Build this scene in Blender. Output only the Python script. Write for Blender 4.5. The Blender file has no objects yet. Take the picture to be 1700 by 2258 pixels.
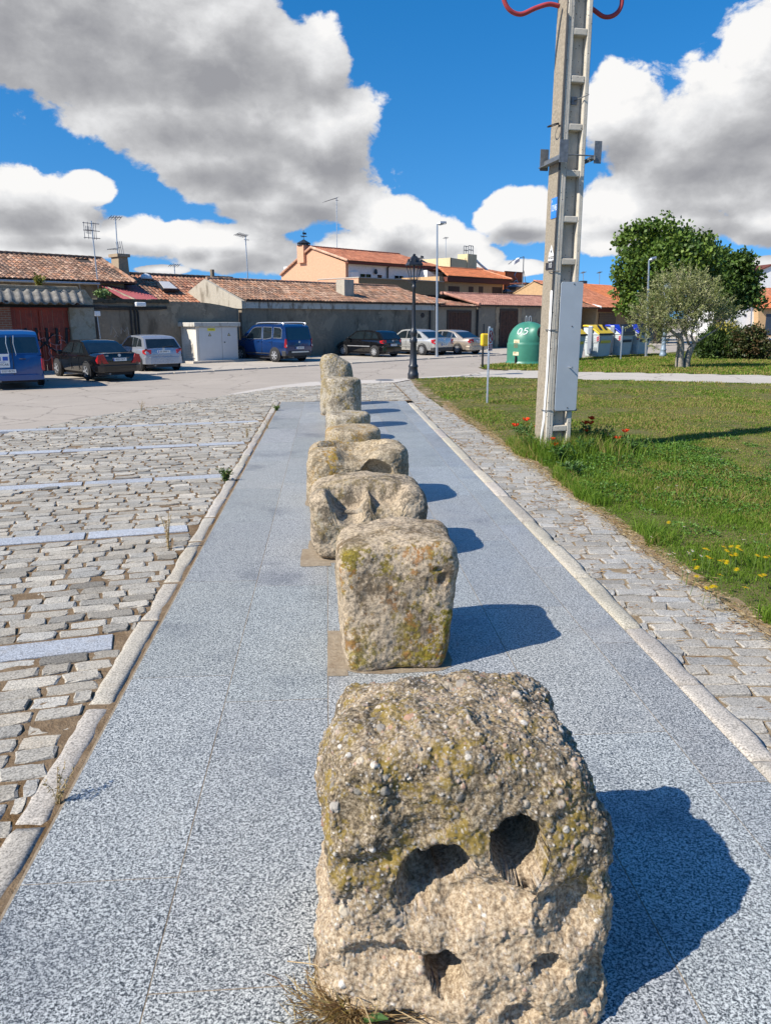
import bpy, bmesh, math, random
import numpy as np
from mathutils import Vector, Matrix
rad = math.radians
random.seed(7); RNG = np.random.default_rng(11)
S = bpy.context.scene; COL = S.collection

# ------------------------------------------------------------ camera
CAM_H = 2.1; FOC = 1700.0; CX, CY = 850.0, 1129.0
PITCH = math.atan((1129 - 701) / FOC)
YAW = math.atan2(130 / FOC, math.cos(PITCH) + math.sin(PITCH) * (1129 - 701) / FOC)
cd = bpy.data.cameras.new('camera'); cam = bpy.data.objects.new('camera', cd); COL.objects.link(cam)
cam.location = (0, 0, CAM_H); cam.rotation_euler = (rad(90) - PITCH, 0, -YAW)
cd.sensor_fit = 'HORIZONTAL'; cd.sensor_width = 36; cd.lens = 36 * FOC / 1700
cd.clip_start = 0.05; cd.clip_end = 6000
S.camera = cam

# ------------------------------------------------------------ view
S.view_settings.view_transform = 'Standard'; S.view_settings.look = 'None'
S.view_settings.exposure = 0.52; S.view_settings.gamma = 1
S.view_settings.use_curve_mapping = False

# ------------------------------------------------------------ sun
SUN_TRAVEL = Vector((1.06, 0.50, -1.0)).normalized()
sl = bpy.data.lights.new('sun', 'SUN'); sl.energy = 5.0; sl.angle = rad(0.5); sl.color = (1.0, 0.93, 0.82)
sun = bpy.data.objects.new('sun', sl); COL.objects.link(sun)
sun.rotation_euler = SUN_TRAVEL.to_track_quat('-Z', 'Y').to_euler(); sun.location = (-20, -10, 30)
SUN_EL = math.asin(-SUN_TRAVEL.z); SUN_AZ = math.atan2(-SUN_TRAVEL.x, -SUN_TRAVEL.y)

# directions of photograph positions (used to lay things out at their real distance)
FW = np.array([math.sin(YAW) * math.cos(PITCH), math.cos(YAW) * math.cos(PITCH), -math.sin(PITCH)])
RT = np.array([math.cos(YAW), -math.sin(YAW), 0]); UP = np.cross(RT, FW); EYE = np.array([0, 0, CAM_H])
def ray(x, y): return FW + RT * ((x - CX) / FOC) + UP * ((CY - y) / FOC)
def G(x, y, z=0.0):
    d = ray(x, y); return EYE + d * ((z - CAM_H) / d[2])
def DY(x, y, Y):
    d = ray(x, y); return EYE + d * (Y / d[1])
ANG = rad(42); UU = np.array([math.cos(ANG), math.sin(ANG), 0]); VV = np.array([-math.sin(ANG), math.cos(ANG), 0])
OW = np.array([-0.6, 45.3, 0])
def SV(x, y, v):            # street frame: along the wall s, height z on the plane v behind the wall line
    d = ray(x, y); t = (v - (EYE - OW) @ VV) / (d @ VV); p = EYE + d * t - OW
    return float(p @ UU), float(p[2])
def VS(x, y, s):
    d = ray(x, y); t = (s - (EYE - OW) @ UU) / (d @ UU); p = EYE + d * t - OW
    return float(p @ VV), float(p[2])
def street(s, v, z=0): return OW + UU * s + VV * v + np.array([0, 0, z])

# ------------------------------------------------------------ world: Nishita sky and cumulus clouds
W = bpy.data.worlds.new("World"); S.world = W; W.use_nodes = True
class NT:
    def __init__(s, t): s.t = t; s.n = t.nodes; s.l = t.links
    def link(s, a, b): s.l.new(a, b)
    def put(s, sock, v):
        if isinstance(v, bpy.types.NodeSocket): s.l.new(v, sock)
        else: sock.default_value = v
    def node(s, typ, **k):
        n = s.n.new(typ)
        for a, b in k.items(): setattr(n, a, b)
        return n
    def math(s, op, a, b=0.0, c=0.0, clamp=False):
        n = s.n.new('ShaderNodeMath'); n.operation = op; n.use_clamp = clamp
        s.put(n.inputs[0], a); s.put(n.inputs[1], b); s.put(n.inputs[2], c); return n.outputs[0]
    def vmath(s, op, a, b=(0, 0, 0)):
        n = s.n.new('ShaderNodeVectorMath'); n.operation = op
        s.put(n.inputs[0], a); s.put(n.inputs[1], b)
        return n.outputs['Value'] if op in ('DOT_PRODUCT', 'LENGTH') else n.outputs[0]
    def mix(s, f, a, b, typ='MIX'):
        n = s.n.new('ShaderNodeMix'); n.data_type = 'RGBA'; n.blend_type = typ
        s.put(n.inputs[0], f); s.put(n.inputs[6], c4(a)); s.put(n.inputs[7], c4(b)); return n.outputs[2]
    def ramp(s, f, stops, interp='LINEAR'):
        n = s.n.new('ShaderNodeValToRGB'); n.color_ramp.interpolation = interp
        e = n.color_ramp.elements
        while len(e) < len(stops): e.new(0.5)
        for i, (p, c) in enumerate(stops): e[i].position = p; e[i].color = c4(c) if not isinstance(c, (int, float)) else (c, c, c, 1)
        s.put(n.inputs[0], f); return n.outputs[0]
    def noise(s, vec, scale, detail=4, rough=0.55, dist=0.0, out='Fac'):
        n = s.n.new('ShaderNodeTexNoise'); n.inputs['Scale'].default_value = scale
        n.inputs['Detail'].default_value = detail; n.inputs['Roughness'].default_value = rough; n.inputs['Distortion'].default_value = dist
        if vec is not None: s.put(n.inputs['Vector'], vec)
        return n.outputs[out]
    def sstep(s, x, a, b):
        n = s.n.new('ShaderNodeMapRange'); n.interpolation_type = 'SMOOTHSTEP'
        s.put(n.inputs[0], x); s.put(n.inputs[1], a); s.put(n.inputs[2], b); n.inputs[3].default_value = 0; n.inputs[4].default_value = 1
        return n.outputs[0]
def c4(c):
    if isinstance(c, bpy.types.NodeSocket): return c
    return tuple(c) + (1.0,) if len(c) == 3 else tuple(c)

def azel(x, y):             # azimuth and elevation of a photograph position (1665-wide coordinates)
    d = ray(x * 1.0211, y * 1.0211); d = d / np.linalg.norm(d)
    return math.atan2(d[0], d[1]), math.asin(d[2])
CLOUDS = [(100, 40, 520, 190), (430, 90, 250, 135), (540, 240, 250, 140), (690, 300, 120, 135), (650, 395, 180, 85), (500, 350, 150, 90), (330, 235, 170, 80), (690, 150, 70, 62), (580, 455, 120, 40), (400, 330, 110, 60),
          (40, 445, 180, 78), (60, 520, 230, 52), (185, 410, 62, 36), (300, 505, 80, 48), (130, 535, 130, 26), (480, 525, 120, 52), (590, 555, 110, 38), (395, 500, 60, 26),
          (830, 478, 98, 52), (930, 520, 112, 58), (1010, 560, 70, 30), (800, 535, 130, 44),
          (1110, 455, 88, 52), (1140, 492, 92, 38), (1055, 470, 46, 32),
          (1520, 290, 235, 132), (1360, 235, 108, 88), (1650, 100, 86, 150), (1480, 405, 215, 58), (1340, 455, 118, 58), (1640, 480, 105, 52), (1450, 485, 160, 42), (1320, 525, 80, 30),
          (1135, 578, 60, 18), (1700, 565, 90, 16), (345, 582, 60, 10)]
GREYS = [(120, 40, 520, 170), (480, 160, 270, 110), (430, 285, 200, 60), (570, 385, 240, 48), (690, 355, 115, 70), (590, 465, 130, 28),
         (40, 460, 140, 46), (150, 530, 180, 18), (580, 560, 130, 24), (485, 545, 80, 18), (900, 545, 100, 20),
         (1120, 506, 66, 14), (1560, 385, 230, 60), (1600, 300, 200, 72), (1500, 505, 180, 22), (1340, 340, 100, 44), (1640, 510, 76, 22)]
def build_world():
    t = NT(W.node_tree); t.n.clear()
    out = t.node('ShaderNodeOutputWorld'); bg = t.node('ShaderNodeBackground'); t.link(bg.outputs[0], out.inputs[0])
    sv = t.vmath('ADD', t.vmath('MULTIPLY', t.node('ShaderNodeTexCoord').outputs['Generated'], (1, 1, .74)), (0, 0, .15))
    sky = t.node('ShaderNodeTexSky', sky_type='NISHITA', sun_disc=False, sun_elevation=SUN_EL, sun_rotation=SUN_AZ, altitude=700, air_density=1.0, dust_density=0.4, ozone_density=2.2)
    hs = t.node('ShaderNodeHueSaturation'); hs.inputs['Saturation'].default_value = 1.43; hs.inputs['Value'].default_value = 1.42; hs.inputs['Hue'].default_value = 0.500
    t.link(sv, sky.inputs[0]); t.link(sky.outputs[0], hs.inputs['Color'])
    g = bpy.data.node_groups.new('cloud_density', 'ShaderNodeTree')
    g.interface.new_socket('Dir', in_out='INPUT', socket_type='NodeSocketVector')
    for o in ('Density', 'Grey', 'Puff'): g.interface.new_socket(o, in_out='OUTPUT', socket_type='NodeSocketFloat')
    q = NT(g); gi = q.node('NodeGroupInput'); go = q.node('NodeGroupOutput')
    p = q.vmath('NORMALIZE', gi.outputs[0]); sp = q.node('ShaderNodeSeparateXYZ'); q.link(p, sp.inputs[0])
    az = q.math('ARCTAN2', sp.outputs[0], sp.outputs[1]); el = q.math('ARCSINE', sp.outputs[2])
    cb = q.node('ShaderNodeCombineXYZ'); q.link(az, cb.inputs[0]); q.link(el, cb.inputs[1])
    def field(blobs):
        cur = None
        for (x, y, rx, ry) in blobs:
            a, e = azel(x, y); k = 1.0211 / FOC / (1 + ((x - 815) / 1665) ** 2 * .9)
            d = q.vmath('SUBTRACT', cb.outputs[0], (a, e, 0)); d = q.vmath('MULTIPLY', d, (1 / (rx * k), 1 / (ry * k), 0))
            l = q.math('SUBTRACT', 1.0, q.vmath('LENGTH', d))
            cur = l if cur is None else q.math('SMOOTH_MAX', cur, l, 0.13)
        return cur
    back = q.math('SUBTRACT', q.noise(p, 2.6, 3, .5), 0.66)                    # other cumulus round the rest of the sky
    back = q.math('MULTIPLY', back, 5.0)
    outside = q.math('ABSOLUTE', q.math('SUBTRACT', az, 0.07))
    back = q.math('SUBTRACT', back, q.math('MULTIPLY', q.math('SUBTRACT', 1.0, q.sstep(outside, .5, .75)), 4.0))
    st = q.node('ShaderNodeCombineXYZ'); q.link(q.math('MULTIPLY', az, .82), st.inputs[0]); q.link(q.math('MULTIPLY', el, 1.15), st.inputs[1])
    n1 = q.noise(st.outputs[0], 7.5, 3, .55, .1); n2 = q.noise(st.outputs[0], 21, 9, .60, .25); n3 = q.noise(st.outputs[0], 40, 6, .6, .0)
    vo = q.node('ShaderNodeTexVoronoi', voronoi_dimensions='2D', feature='SMOOTH_F1'); vo.inputs['Scale'].default_value = 15; vo.inputs['Smoothness'].default_value = .35
    wv = q.vmath('ADD', st.outputs[0], q.vmath('MULTIPLY', q.vmath('SUBTRACT', q.noise(st.outputs[0], 14, 5, .6, 0, 'Color'), (.5, .5, .5)), (.05, .05, .0)))
    q.link(wv, vo.inputs['Vector'])
    puff = q.math('SUBTRACT', 0.62, vo.outputs['Distance'])
    f = q.math('ADD', q.math('MULTIPLY', q.math('SUBTRACT', n1, .5), .55), q.math('MULTIPLY', q.math('SUBTRACT', n2, .5), 1.12))
    f = q.math('ADD', f, q.math('MULTIPLY', puff, .52))
    d = q.math('ADD', q.math('SMOOTH_MAX', field(CLOUDS), back, .1), f)
    q.link(d, go.inputs[0])
    gr = q.math('ADD', field(GREYS), q.math('MULTIPLY', q.math('SUBTRACT', n2, .5), 1.3)); q.link(gr, go.inputs[1])
    q.link(q.math('ADD', q.math('MULTIPLY', n2, .6), q.math('MULTIPLY', n3, .4)), go.inputs[2])
    tc = t.node('ShaderNodeTexCoord'); dirv = tc.outputs['Generated']
    A = t.node('ShaderNodeGroup', node_tree=g); t.link(dirv, A.inputs[0])
    B = t.node('ShaderNodeGroup', node_tree=g); t.link(t.vmath('ADD', dirv, (-.016, 0.0, .030)), B.inputs[0])
    dA, dB = A.outputs[0], B.outputs[0]
    alpha = t.sstep(dA, .07, .24)
    lit = t.math('ADD', .86, t.math('MULTIPLY', t.math('SUBTRACT', dA, dB), .62))
    thick = t.sstep(dA, .10, 1.1)
    grey = t.sstep(A.outputs[1], -.6, 1.05)
    sh = t.math('SUBTRACT', lit, t.math('MULTIPLY', thick, .12))
    sh = t.math('SUBTRACT', sh, t.math('MULTIPLY', grey, .62))
    sh = t.math('ADD', sh, t.math('MULTIPLY', t.math('SUBTRACT', A.outputs[2], .5), 1.0), clamp=True)
    ccol = t.ramp(sh, [(0.0, (.37, .375, .40)), (.2, (.45, .455, .475)), (.42, (.57, .575, .59)), (.62, (.74, .745, .755)), (.82, (.91, .915, .92)), (1, (1.06, 1.05, 1.03))])
    skyc = t.mix(1.0, hs.outputs[0], (.080, .080, .082), 'MULTIPLY')
    cc = t.mix(1.0, ccol, (.635, .635, .64), 'MULTIPLY')
    t.link(t.mix(alpha, skyc, cc), bg.inputs[0]); bg.inputs[1].default_value = 1.0
    W.cycles.sampling_method = 'MANUAL'; W.cycles.sample_map_resolution = 1024
build_world()

# ------------------------------------------------------------ numpy noise
def _h(ix, iy, iz, seed):
    n = (ix.astype(np.int64) * 374761393 + iy.astype(np.int64) * 668265263 + iz.astype(np.int64) * 2147483647 + seed * 974711) & 0xFFFFFFFF
    n = ((n ^ (n >> 13)) * 1274126177) & 0xFFFFFFFF
    return ((n ^ (n >> 16)) & 0xFFFF) / 65535.0
def vnoise(P, seed=0):
    i = np.floor(P).astype(int); f = P - i; f = f * f * (3 - 2 * f); r = 0
    for dx in (0, 1):
        for dy in (0, 1):
            for dz in (0, 1):
                w = (f[:, 0] if dx else 1 - f[:, 0]) * (f[:, 1] if dy else 1 - f[:, 1]) * (f[:, 2] if dz else 1 - f[:, 2])
                r = r + w * _h(i[:, 0] + dx, i[:, 1] + dy, i[:, 2] + dz, seed)
    return r
def fbm(P, sc, octs=4, seed=0, gain=.5):
    a, r, t = 1.0, 0, 0
    for o in range(octs):
        r = r + a * (vnoise(P * sc, seed + o * 17) - .5); t += a; a *= gain; sc *= 2.03
    return r / t * 2
def worley(P, sc, seed=0):
    Q = P * sc; i = np.floor(Q).astype(int)
    best = np.full(len(P), 9.0); bid = np.zeros(len(P)); second = np.full(len(P), 9.0)
    for dx in (-1, 0, 1):
        for dy in (-1, 0, 1):
            for dz in (-1, 0, 1):
                c = i + np.array([dx, dy, dz])
                j = np.stack([_h(c[:, 0], c[:, 1], c[:, 2], seed + k) for k in (1, 2, 3)], 1)
                d = np.linalg.norm(c + j - Q, axis=1); idv = _h(c[:, 0], c[:, 1], c[:, 2], seed + 9)
                m = d < best; second = np.where(m, best, np.minimum(second, d)); bid = np.where(m, idv, bid); best = np.where(m, d, best)
    return best, bid, second

# ------------------------------------------------------------ mesh helpers
def from_np(name, V, faces, mat, parent=None, col=None, smooth=True, loc=None, extra=None):
    me = bpy.data.meshes.new(name); V = np.asarray(V, np.float32); F = np.asarray(faces, np.int32); k = F.shape[1]
    me.vertices.add(len(V)); me.vertices.foreach_set('co', V.ravel())
    me.loops.add(F.size); me.loops.foreach_set('vertex_index', F.ravel())
    me.polygons.add(len(F)); me.polygons.foreach_set('loop_start', np.arange(0, F.size, k, dtype=np.int32)); me.polygons.foreach_set('loop_total', np.full(len(F), k, np.int32))
    me.update(calc_edges=True)
    me.polygons.foreach_set('use_smooth', np.full(len(F), smooth, bool))
    if col is not None: setcol(me, 'Col', col)
    if extra:
        for n, c in extra.items(): setcol(me, n, c)
    if mat: me.materials.append(mat)
    return link(name, me, parent, loc)
def setcol(me, n, col):
    a = me.attributes.new(n, 'FLOAT_COLOR', 'POINT'); c = np.ones((len(me.vertices), 4), np.float32); col = np.asarray(col, np.float32)
    if col.ndim == 1: col = np.repeat(col[:, None], 3, 1)
    c[:, :3] = col; a.data.foreach_set('color', c.ravel())
def link(name, data, parent=None, loc=None):
    o = bpy.data.objects.new(name, data); COL.objects.link(o)
    if parent is not None: o.parent = parent
    if loc is not None: o.location = loc
    return o
def tag(o, label=None, cat=None, group=None, kind=None):
    if label: o['label'] = label
    if cat: o['category'] = cat
    if group: o['group'] = group
    if kind: o['kind'] = kind
    return o
def thing(name, label, cat, loc=(0, 0, 0), rz=0.0, group=None):
    o = link(name, None, None, tuple(float(a) for a in loc)); o.rotation_euler = (0, 0, rz); o.empty_display_size = .1
    return tag(o, label, cat, group)
class MB:
    def __init__(s): s.v = []; s.f = []; s.c = []; s.cur = (1, 1, 1)
    def add(s, vs, fs):
        b = len(s.v); s.v += [tuple(p) for p in vs]; s.c += [s.cur] * len(vs); s.f += [tuple(b + i for i in f) for f in fs]; return s
    def box(s, c, d, rz=0.0, m=None):
        x, y, z = d[0] / 2, d[1] / 2, d[2] / 2
        vs = [Vector((a * x, b * y, e * z)) for e in (-1, 1) for b in (-1, 1) for a in (-1, 1)]
        if rz: vs = [Matrix.Rotation(rz, 3, 'Z') @ q for q in vs]
        if m is not None: vs = [m @ q for q in vs]
        vs = [q + Vector(c) for q in vs]
        return s.add(vs, [(0, 2, 3, 1), (4, 5, 7, 6), (0, 1, 5, 4), (2, 6, 7, 3), (0, 4, 6, 2), (1, 3, 7, 5)])
    def span(s, a, b): return s.box([(a[i] + b[i]) / 2 for i in range(3)], [abs(b[i] - a[i]) for i in range(3)])
    def quad(s, a, b, c, d): return s.add([a, b, c, d], [(0, 1, 2, 3)])
    def slab(s, pts, n):                           # planar polygon given thickness along vector n
        k = len(pts); n = Vector(n); A = [Vector(p) for p in pts]; B = [p + n for p in A]
        return s.add(A + B, [tuple(range(k))[::-1], tuple(range(k, 2 * k))] + [(i, (i + 1) % k, k + (i + 1) % k, k + i) for i in range(k)])
    def tube(s, pts, r, n=8, cap=True):
        pts = [Vector(p) for p in pts]; rr = r if isinstance(r, (list, tuple)) else [r] * len(pts); vs = []; fs = []; prev = None
        for i, p in enumerate(pts):
            t = (pts[min(i + 1, len(pts) - 1)] - pts[max(i - 1, 0)])
            t = t.normalized() if t.length > 1e-9 else Vector((0, 0, 1))
            if prev is None:
                a = Vector((0, 0, 1)) if abs(t.z) < .9 else Vector((1, 0, 0)); x = t.cross(a).normalized()
            else: x = (prev - t * prev.dot(t)); x = x.normalized() if x.length > 1e-6 else t.orthogonal().normalized()
            prev = x; y = t.cross(x)
            for k in range(n):
                w = 2 * math.pi * k / n; vs.append(p + (x * math.cos(w) + y * math.sin(w)) * rr[i])
        for i in range(len(pts) - 1):
            for k in range(n): fs.append((i * n + k, i * n + (k + 1) % n, (i + 1) * n + (k + 1) % n, (i + 1) * n + k))
        if cap: fs.append(tuple(range(n))[::-1]); fs.append(tuple(range((len(pts) - 1) * n, len(pts) * n)))
        return s.add(vs, fs)
    def lathe(s, prof, n=16, c=(0, 0, 0), axis='Z', cap=True):
        vs = []; fs = []
        for (r, z) in prof:
            for k in range(n):
                w = 2 * math.pi * (k + .5) / n
                p = (r * math.cos(w), r * math.sin(w), z)
                if axis == 'Y': p = (p[0], p[2], p[1])
                if axis == 'X': p = (p[2], p[0], p[1])
                vs.append((p[0] + c[0], p[1] + c[1], p[2] + c[2]))
        for i in range(len(prof) - 1):
            for k in range(n): fs.append((i * n + k, i * n + (k + 1) % n, (i + 1) * n + (k + 1) % n, (i + 1) * n + k))
        if cap: fs.append(tuple(range(n))[::-1]); fs.append(tuple(range((len(prof) - 1) * n, len(prof) * n)))
        return s.add(vs, fs)
    def build(s, name, mat, parent=None, smooth=False, bevel=0.0, seg=2, loc=None, col=False, sub=0, fix=True):
        me = bpy.data.meshes.new(name); me.from_pydata(s.v, [], s.f); me.update()
        if fix and len(s.v) < 30000:
            bm = bmesh.new(); bm.from_mesh(me); bmesh.ops.recalc_face_normals(bm, faces=bm.faces); bm.to_mesh(me); bm.free()
        if col: setcol(me, 'Col', np.array(s.c))
        if mat: me.materials.append(mat)
        if smooth: me.polygons.foreach_set('use_smooth', np.full(len(me.polygons), True))
        o = link(name, me, parent, loc)
        if bevel:
            b = o.modifiers.new('bevel', 'BEVEL'); b.width = bevel; b.segments = seg; b.limit_method = 'ANGLE'; b.angle_limit = rad(35)
        if sub:
            u = o.modifiers.new('sub', 'SUBSURF'); u.levels = sub; u.render_levels = sub
        return o
def catmull(pts, n=6):
    P = [Vector(p) for p in pts]; P = [P[0] * 2 - P[1]] + P + [P[-1] * 2 - P[-2]]; out = []
    for i in range(1, len(P) - 2):
        for k in range(n):
            t = k / n; a, b, c, d = P[i - 1], P[i], P[i + 1], P[i + 2]
            out.append(.5 * ((2 * b) + (c - a) * t + (2 * a - 5 * b + 4 * c - d) * t * t + (3 * b - a - 3 * c + d) * t ** 3))
    return out + [P[-2]]
def sheet(name, poly, z, mat, kind='structure', label=None, res=0):
    mb = MB(); mb.add([(p[0], p[1], z) for p in poly], [tuple(range(len(poly)))])
    o = mb.build(name, mat); tag(o, label, None, None, kind); return o
def inpoly(x, y, poly):
    x = np.asarray(x); y = np.asarray(y); r = np.zeros(x.shape, bool); n = len(poly)
    for i in range(n):
        x1, y1 = poly[i][:2]; x2, y2 = poly[(i + 1) % n][:2]
        c = ((y1 > y) != (y2 > y)) & (x < (x2 - x1) * (y - y1) / (y2 - y1 + 1e-12) + x1); r ^= c
    return r
def text(body, size, mat, parent, loc, rot, name='lettering', ext=.002, align='CENTER', sx=1.0):
    c = bpy.data.curves.new(name, 'FONT'); c.body = body; c.size = size; c.extrude = ext; c.align_x = align; c.align_y = 'CENTER'
    t = bpy.data.objects.new('tmp', c); COL.objects.link(t); me = bpy.data.meshes.new_from_object(t.evaluated_get(bpy.context.evaluated_depsgraph_get()))
    bpy.data.objects.remove(t); bpy.data.curves.remove(c); me.name = name; me.materials.clear(); me.materials.append(mat)
    o = link(name, me, parent, loc); o.rotation_euler = rot; o.scale = (sx, 1, 1); return o

# ------------------------------------------------------------ materials
def newmat(name):
    m = bpy.data.materials.new(name); m.use_nodes = True; t = NT(m.node_tree); b = t.n['Principled BSDF']; return m, t, b
def bump(t, b, h, strength=.3, dist=.01):
    n = t.node('ShaderNodeBump'); n.inputs['Strength'].default_value = strength; n.inputs['Distance'].default_value = dist
    t.link(h, n.inputs['Height']); t.link(n.outputs[0], b.inputs['Normal'])
def coord(t, k='Object'): return t.node('ShaderNodeTexCoord').outputs[k]
def attr(t, n='Col'): return t.node('ShaderNodeAttribute', attribute_name=n).outputs['Color']
def plain(name, c, rough=.6, metal=0.0, var=.12, scale=6.0, bmp=0.0, spec=.5, coat=0.0, attrib=None):
    m, t, b = newmat(name); co = coord(t); n = t.noise(co, scale, 6, .62)
    lo = tuple(x * (1 - var) for x in c); hi = tuple(min(1, x * (1 + var)) for x in c)
    base = t.ramp(n, [(.28, lo), (.72, hi)])
    if attrib: base = t.mix(1.0, base, attr(t, attrib), 'MULTIPLY')
    t.link(base, b.inputs['Base Color']); b.inputs['Metallic'].default_value = metal; b.inputs['Specular IOR Level'].default_value = spec
    if coat: b.inputs['Coat Weight'].default_value = coat; b.inputs['Coat Roughness'].default_value = .04
    t.link(t.math('ADD', rough - .06, t.math('MULTIPLY', n, .12)), b.inputs['Roughness'])
    if bmp: bump(t, b, t.noise(co, scale * 6, 6, .65), bmp, .02)
    return m
def plaster(name, c, stain=(.12, .10, .08), amt=.5, scale=.6, rough=.92, attrib=None, patch=None):
    m, t, b = newmat(name); co = coord(t)
    mp = t.node('ShaderNodeMapping'); mp.inputs['Scale'].default_value = (1, 1, .35); t.link(co, mp.inputs[0])
    n = t.noise(mp.outputs[0], scale * 2.2, 8, .66); n2 = t.noise(co, scale * 14, 6, .6)
    base = t.ramp(n2, [(.3, tuple(x * .86 for x in c)), (.7, tuple(min(1, x * 1.1) for x in c))])
    base = t.mix(t.math('MULTIPLY', t.sstep(n, .50, .68), amt), base, stain)
    if patch: base = t.mix(t.sstep(t.noise(co, scale * 1.7, 9, .7, .4), .55, .58), base, patch)
    if attrib: base = t.mix(1.0, base, attr(t, attrib), 'MULTIPLY')
    t.link(base, b.inputs['Base Color']); b.inputs['Roughness'].default_value = rough; b.inputs['Specular IOR Level'].default_value = .2
    bump(t, b, t.noise(co, scale * 30, 8, .7), .35, .02); return m
M = {}
M['steel'] = plain('galvanised_steel', (.42, .45, .48), .42, .75, .15, 30)
M['darksteel'] = plain('weathered_steel', (.20, .21, .22), .55, .6, .3, 20)
M['black'] = plain('black_paint', (.012, .014, .018), .38, 0, .4, 8)
M['blackmetal'] = plain('cast_iron_paint', (.018, .022, .03), .42, 0, .4, 10, .1)
M['rubber'] = plain('tyre_rubber', (.018, .018, .019), .85, 0, .3, 20)
M['white'] = plain('white_paint', (.78, .78, .76), .55, 0, .06, 3)
M['glass'] = plain('dark_glass', (.012, .016, .018), .05, 0, .3, 2, 0, .9)
M['redlamp'] = plain('red_lens', (.42, .012, .015), .18, 0, .25, 12, 0, .6)
M['clearlamp'] = plain('clear_lens', (.6, .58, .56), .2, 0, .1, 12)
M['alloy'] = plain('wheel_alloy', (.55, .56, .58), .32, .6, .12, 15)
M['plate'] = plain('plate_white', (.75, .75, .72), .4, 0, .04, 5)
M['ink'] = plain('printed_ink', (.02, .02, .025), .6, 0, .1, 5)
M['bluepaint'] = plain('plate_blue', (.02, .09, .42), .45, 0, .1, 5)
M['plastic'] = plain('dark_plastic', (.03, .03, .032), .6, 0, .2, 15)
M['whitepaintmark'] = plain('brushed_white_paint', (.82, .82, .80), .6, 0, .05, 20)
M['redprint'] = plain('red_print', (.55, .05, .06), .5, 0, .1, 8)

# ------------------------------------------------------------ ground, road, paving
def mat_granite_slab():
    m, t, b = newmat('polished_granite'); co = coord(t)
    n1 = t.noise(co, 84, 4, .74); n3 = t.noise(co, 1.1, 5, .6); n4 = t.noise(co, 30, 3, .6)
    vo = t.node('ShaderNodeTexVoronoi'); vo.inputs['Scale'].default_value = 200; t.link(co, vo.inputs['Vector']); v2 = t.node('ShaderNodeTexVoronoi'); v2.inputs['Scale'].default_value = 260; t.link(co, v2.inputs['Vector'])
    r1 = t.node('ShaderNodeSeparateColor'); t.link(vo.outputs['Color'], r1.inputs[0]); r2 = t.node('ShaderNodeSeparateColor'); t.link(v2.outputs['Color'], r2.inputs[0])
    g = t.math('ADD', t.math('MULTIPLY', t.math('SUBTRACT', n1, .5), 1.4), t.math('ADD', t.math('MULTIPLY', r1.outputs[0], .34), t.math('MULTIPLY', r2.outputs[0], .22)))
    c = t.ramp(g, [(.05, (.022, .026, .029)), (.18, (.09, .10, .104)), (.30, (.30, .315, .31)), (.48, (.57, .585, .565))])
    c = t.mix(t.math('MULTIPLY', t.sstep(n4, .5, .8), .25), c, (.52, .52, .50))
    stain = t.sstep(n3, .52, .72); c = t.mix(t.math('MULTIPLY', stain, .50), c, (.07, .08, .10))
    dust = t.sstep(t.noise(co, .7, 6, .7, .5), .54, .75); c = t.mix(t.math('MULTIPLY', dust, .28), c, (.44, .41, .36))
    c = t.mix(t.math('MULTIPLY', t.sstep(t.noise(co, 6, 3, .5), .70, .74), .35), c, (.5, .5, .48))
    c = t.mix(1.0, c, attr(t), 'MULTIPLY'); t.link(c, b.inputs['Base Color'])
    t.link(t.math('ADD', .24, t.math('MULTIPLY', t.noise(co, 3, 5, .6), .30)), b.inputs['Roughness']); b.inputs['Specular IOR Level'].default_value = .5
    return m
def mat_sett(name, tint, attrib=True):
    m, t, b = newmat(name); co = coord(t)
    n1 = t.noise(co, 95, 4, .7); n2 = t.noise(co, 7, 6, .65); n3 = t.noise(co, 1.3, 5, .6)
    c = t.ramp(n1, [(.36, tuple(x * .42 for x in tint)), (.5, tint), (.66, tuple(min(1, x * 1.45) for x in tint))])
    c = t.mix(t.math('MULTIPLY', t.sstep(n2, .5, .72), .30), c, (.30, .25, .185))
    c = t.mix(t.math('MULTIPLY', t.sstep(n3, .5, .75), .25), c, (.25, .235, .21))
    if attrib: c = t.mix(1.0, c, attr(t), 'MULTIPLY')
    t.link(c, b.inputs['Base Color']); b.inputs['Roughness'].default_value = .85; b.inputs['Specular IOR Level'].default_value = .3
    bump(t, b, t.math('ADD', t.math('MULTIPLY', n1, .4), n2), .5, .012); return m
def mat_dirt(name, c1, c2, moss, sc=3.0, mossamt=.8):
    m, t, b = newmat(name); co = coord(t)
    n = t.noise(co, sc * 4, 8, .7); n2 = t.noise(co, sc * 30, 4, .7); n3 = t.noise(co, sc * .55, 6, .65, .4)
    c = t.ramp(n, [(.3, c1), (.7, c2)]); c = t.mix(t.math('MULTIPLY', t.sstep(n3, .52, .66), mossamt), c, moss)
    c = t.mix(t.sstep(n2, .60, .75), c, tuple(min(1, x * 1.7) for x in c2)); t.link(c, b.inputs['Base Color'])
    b.inputs['Roughness'].default_value = .96; b.inputs['Specular IOR Level'].default_value = .1
    bump(t, b, t.math('ADD', n, t.math('MULTIPLY', n2, .6)), .8, .03); return m
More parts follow.
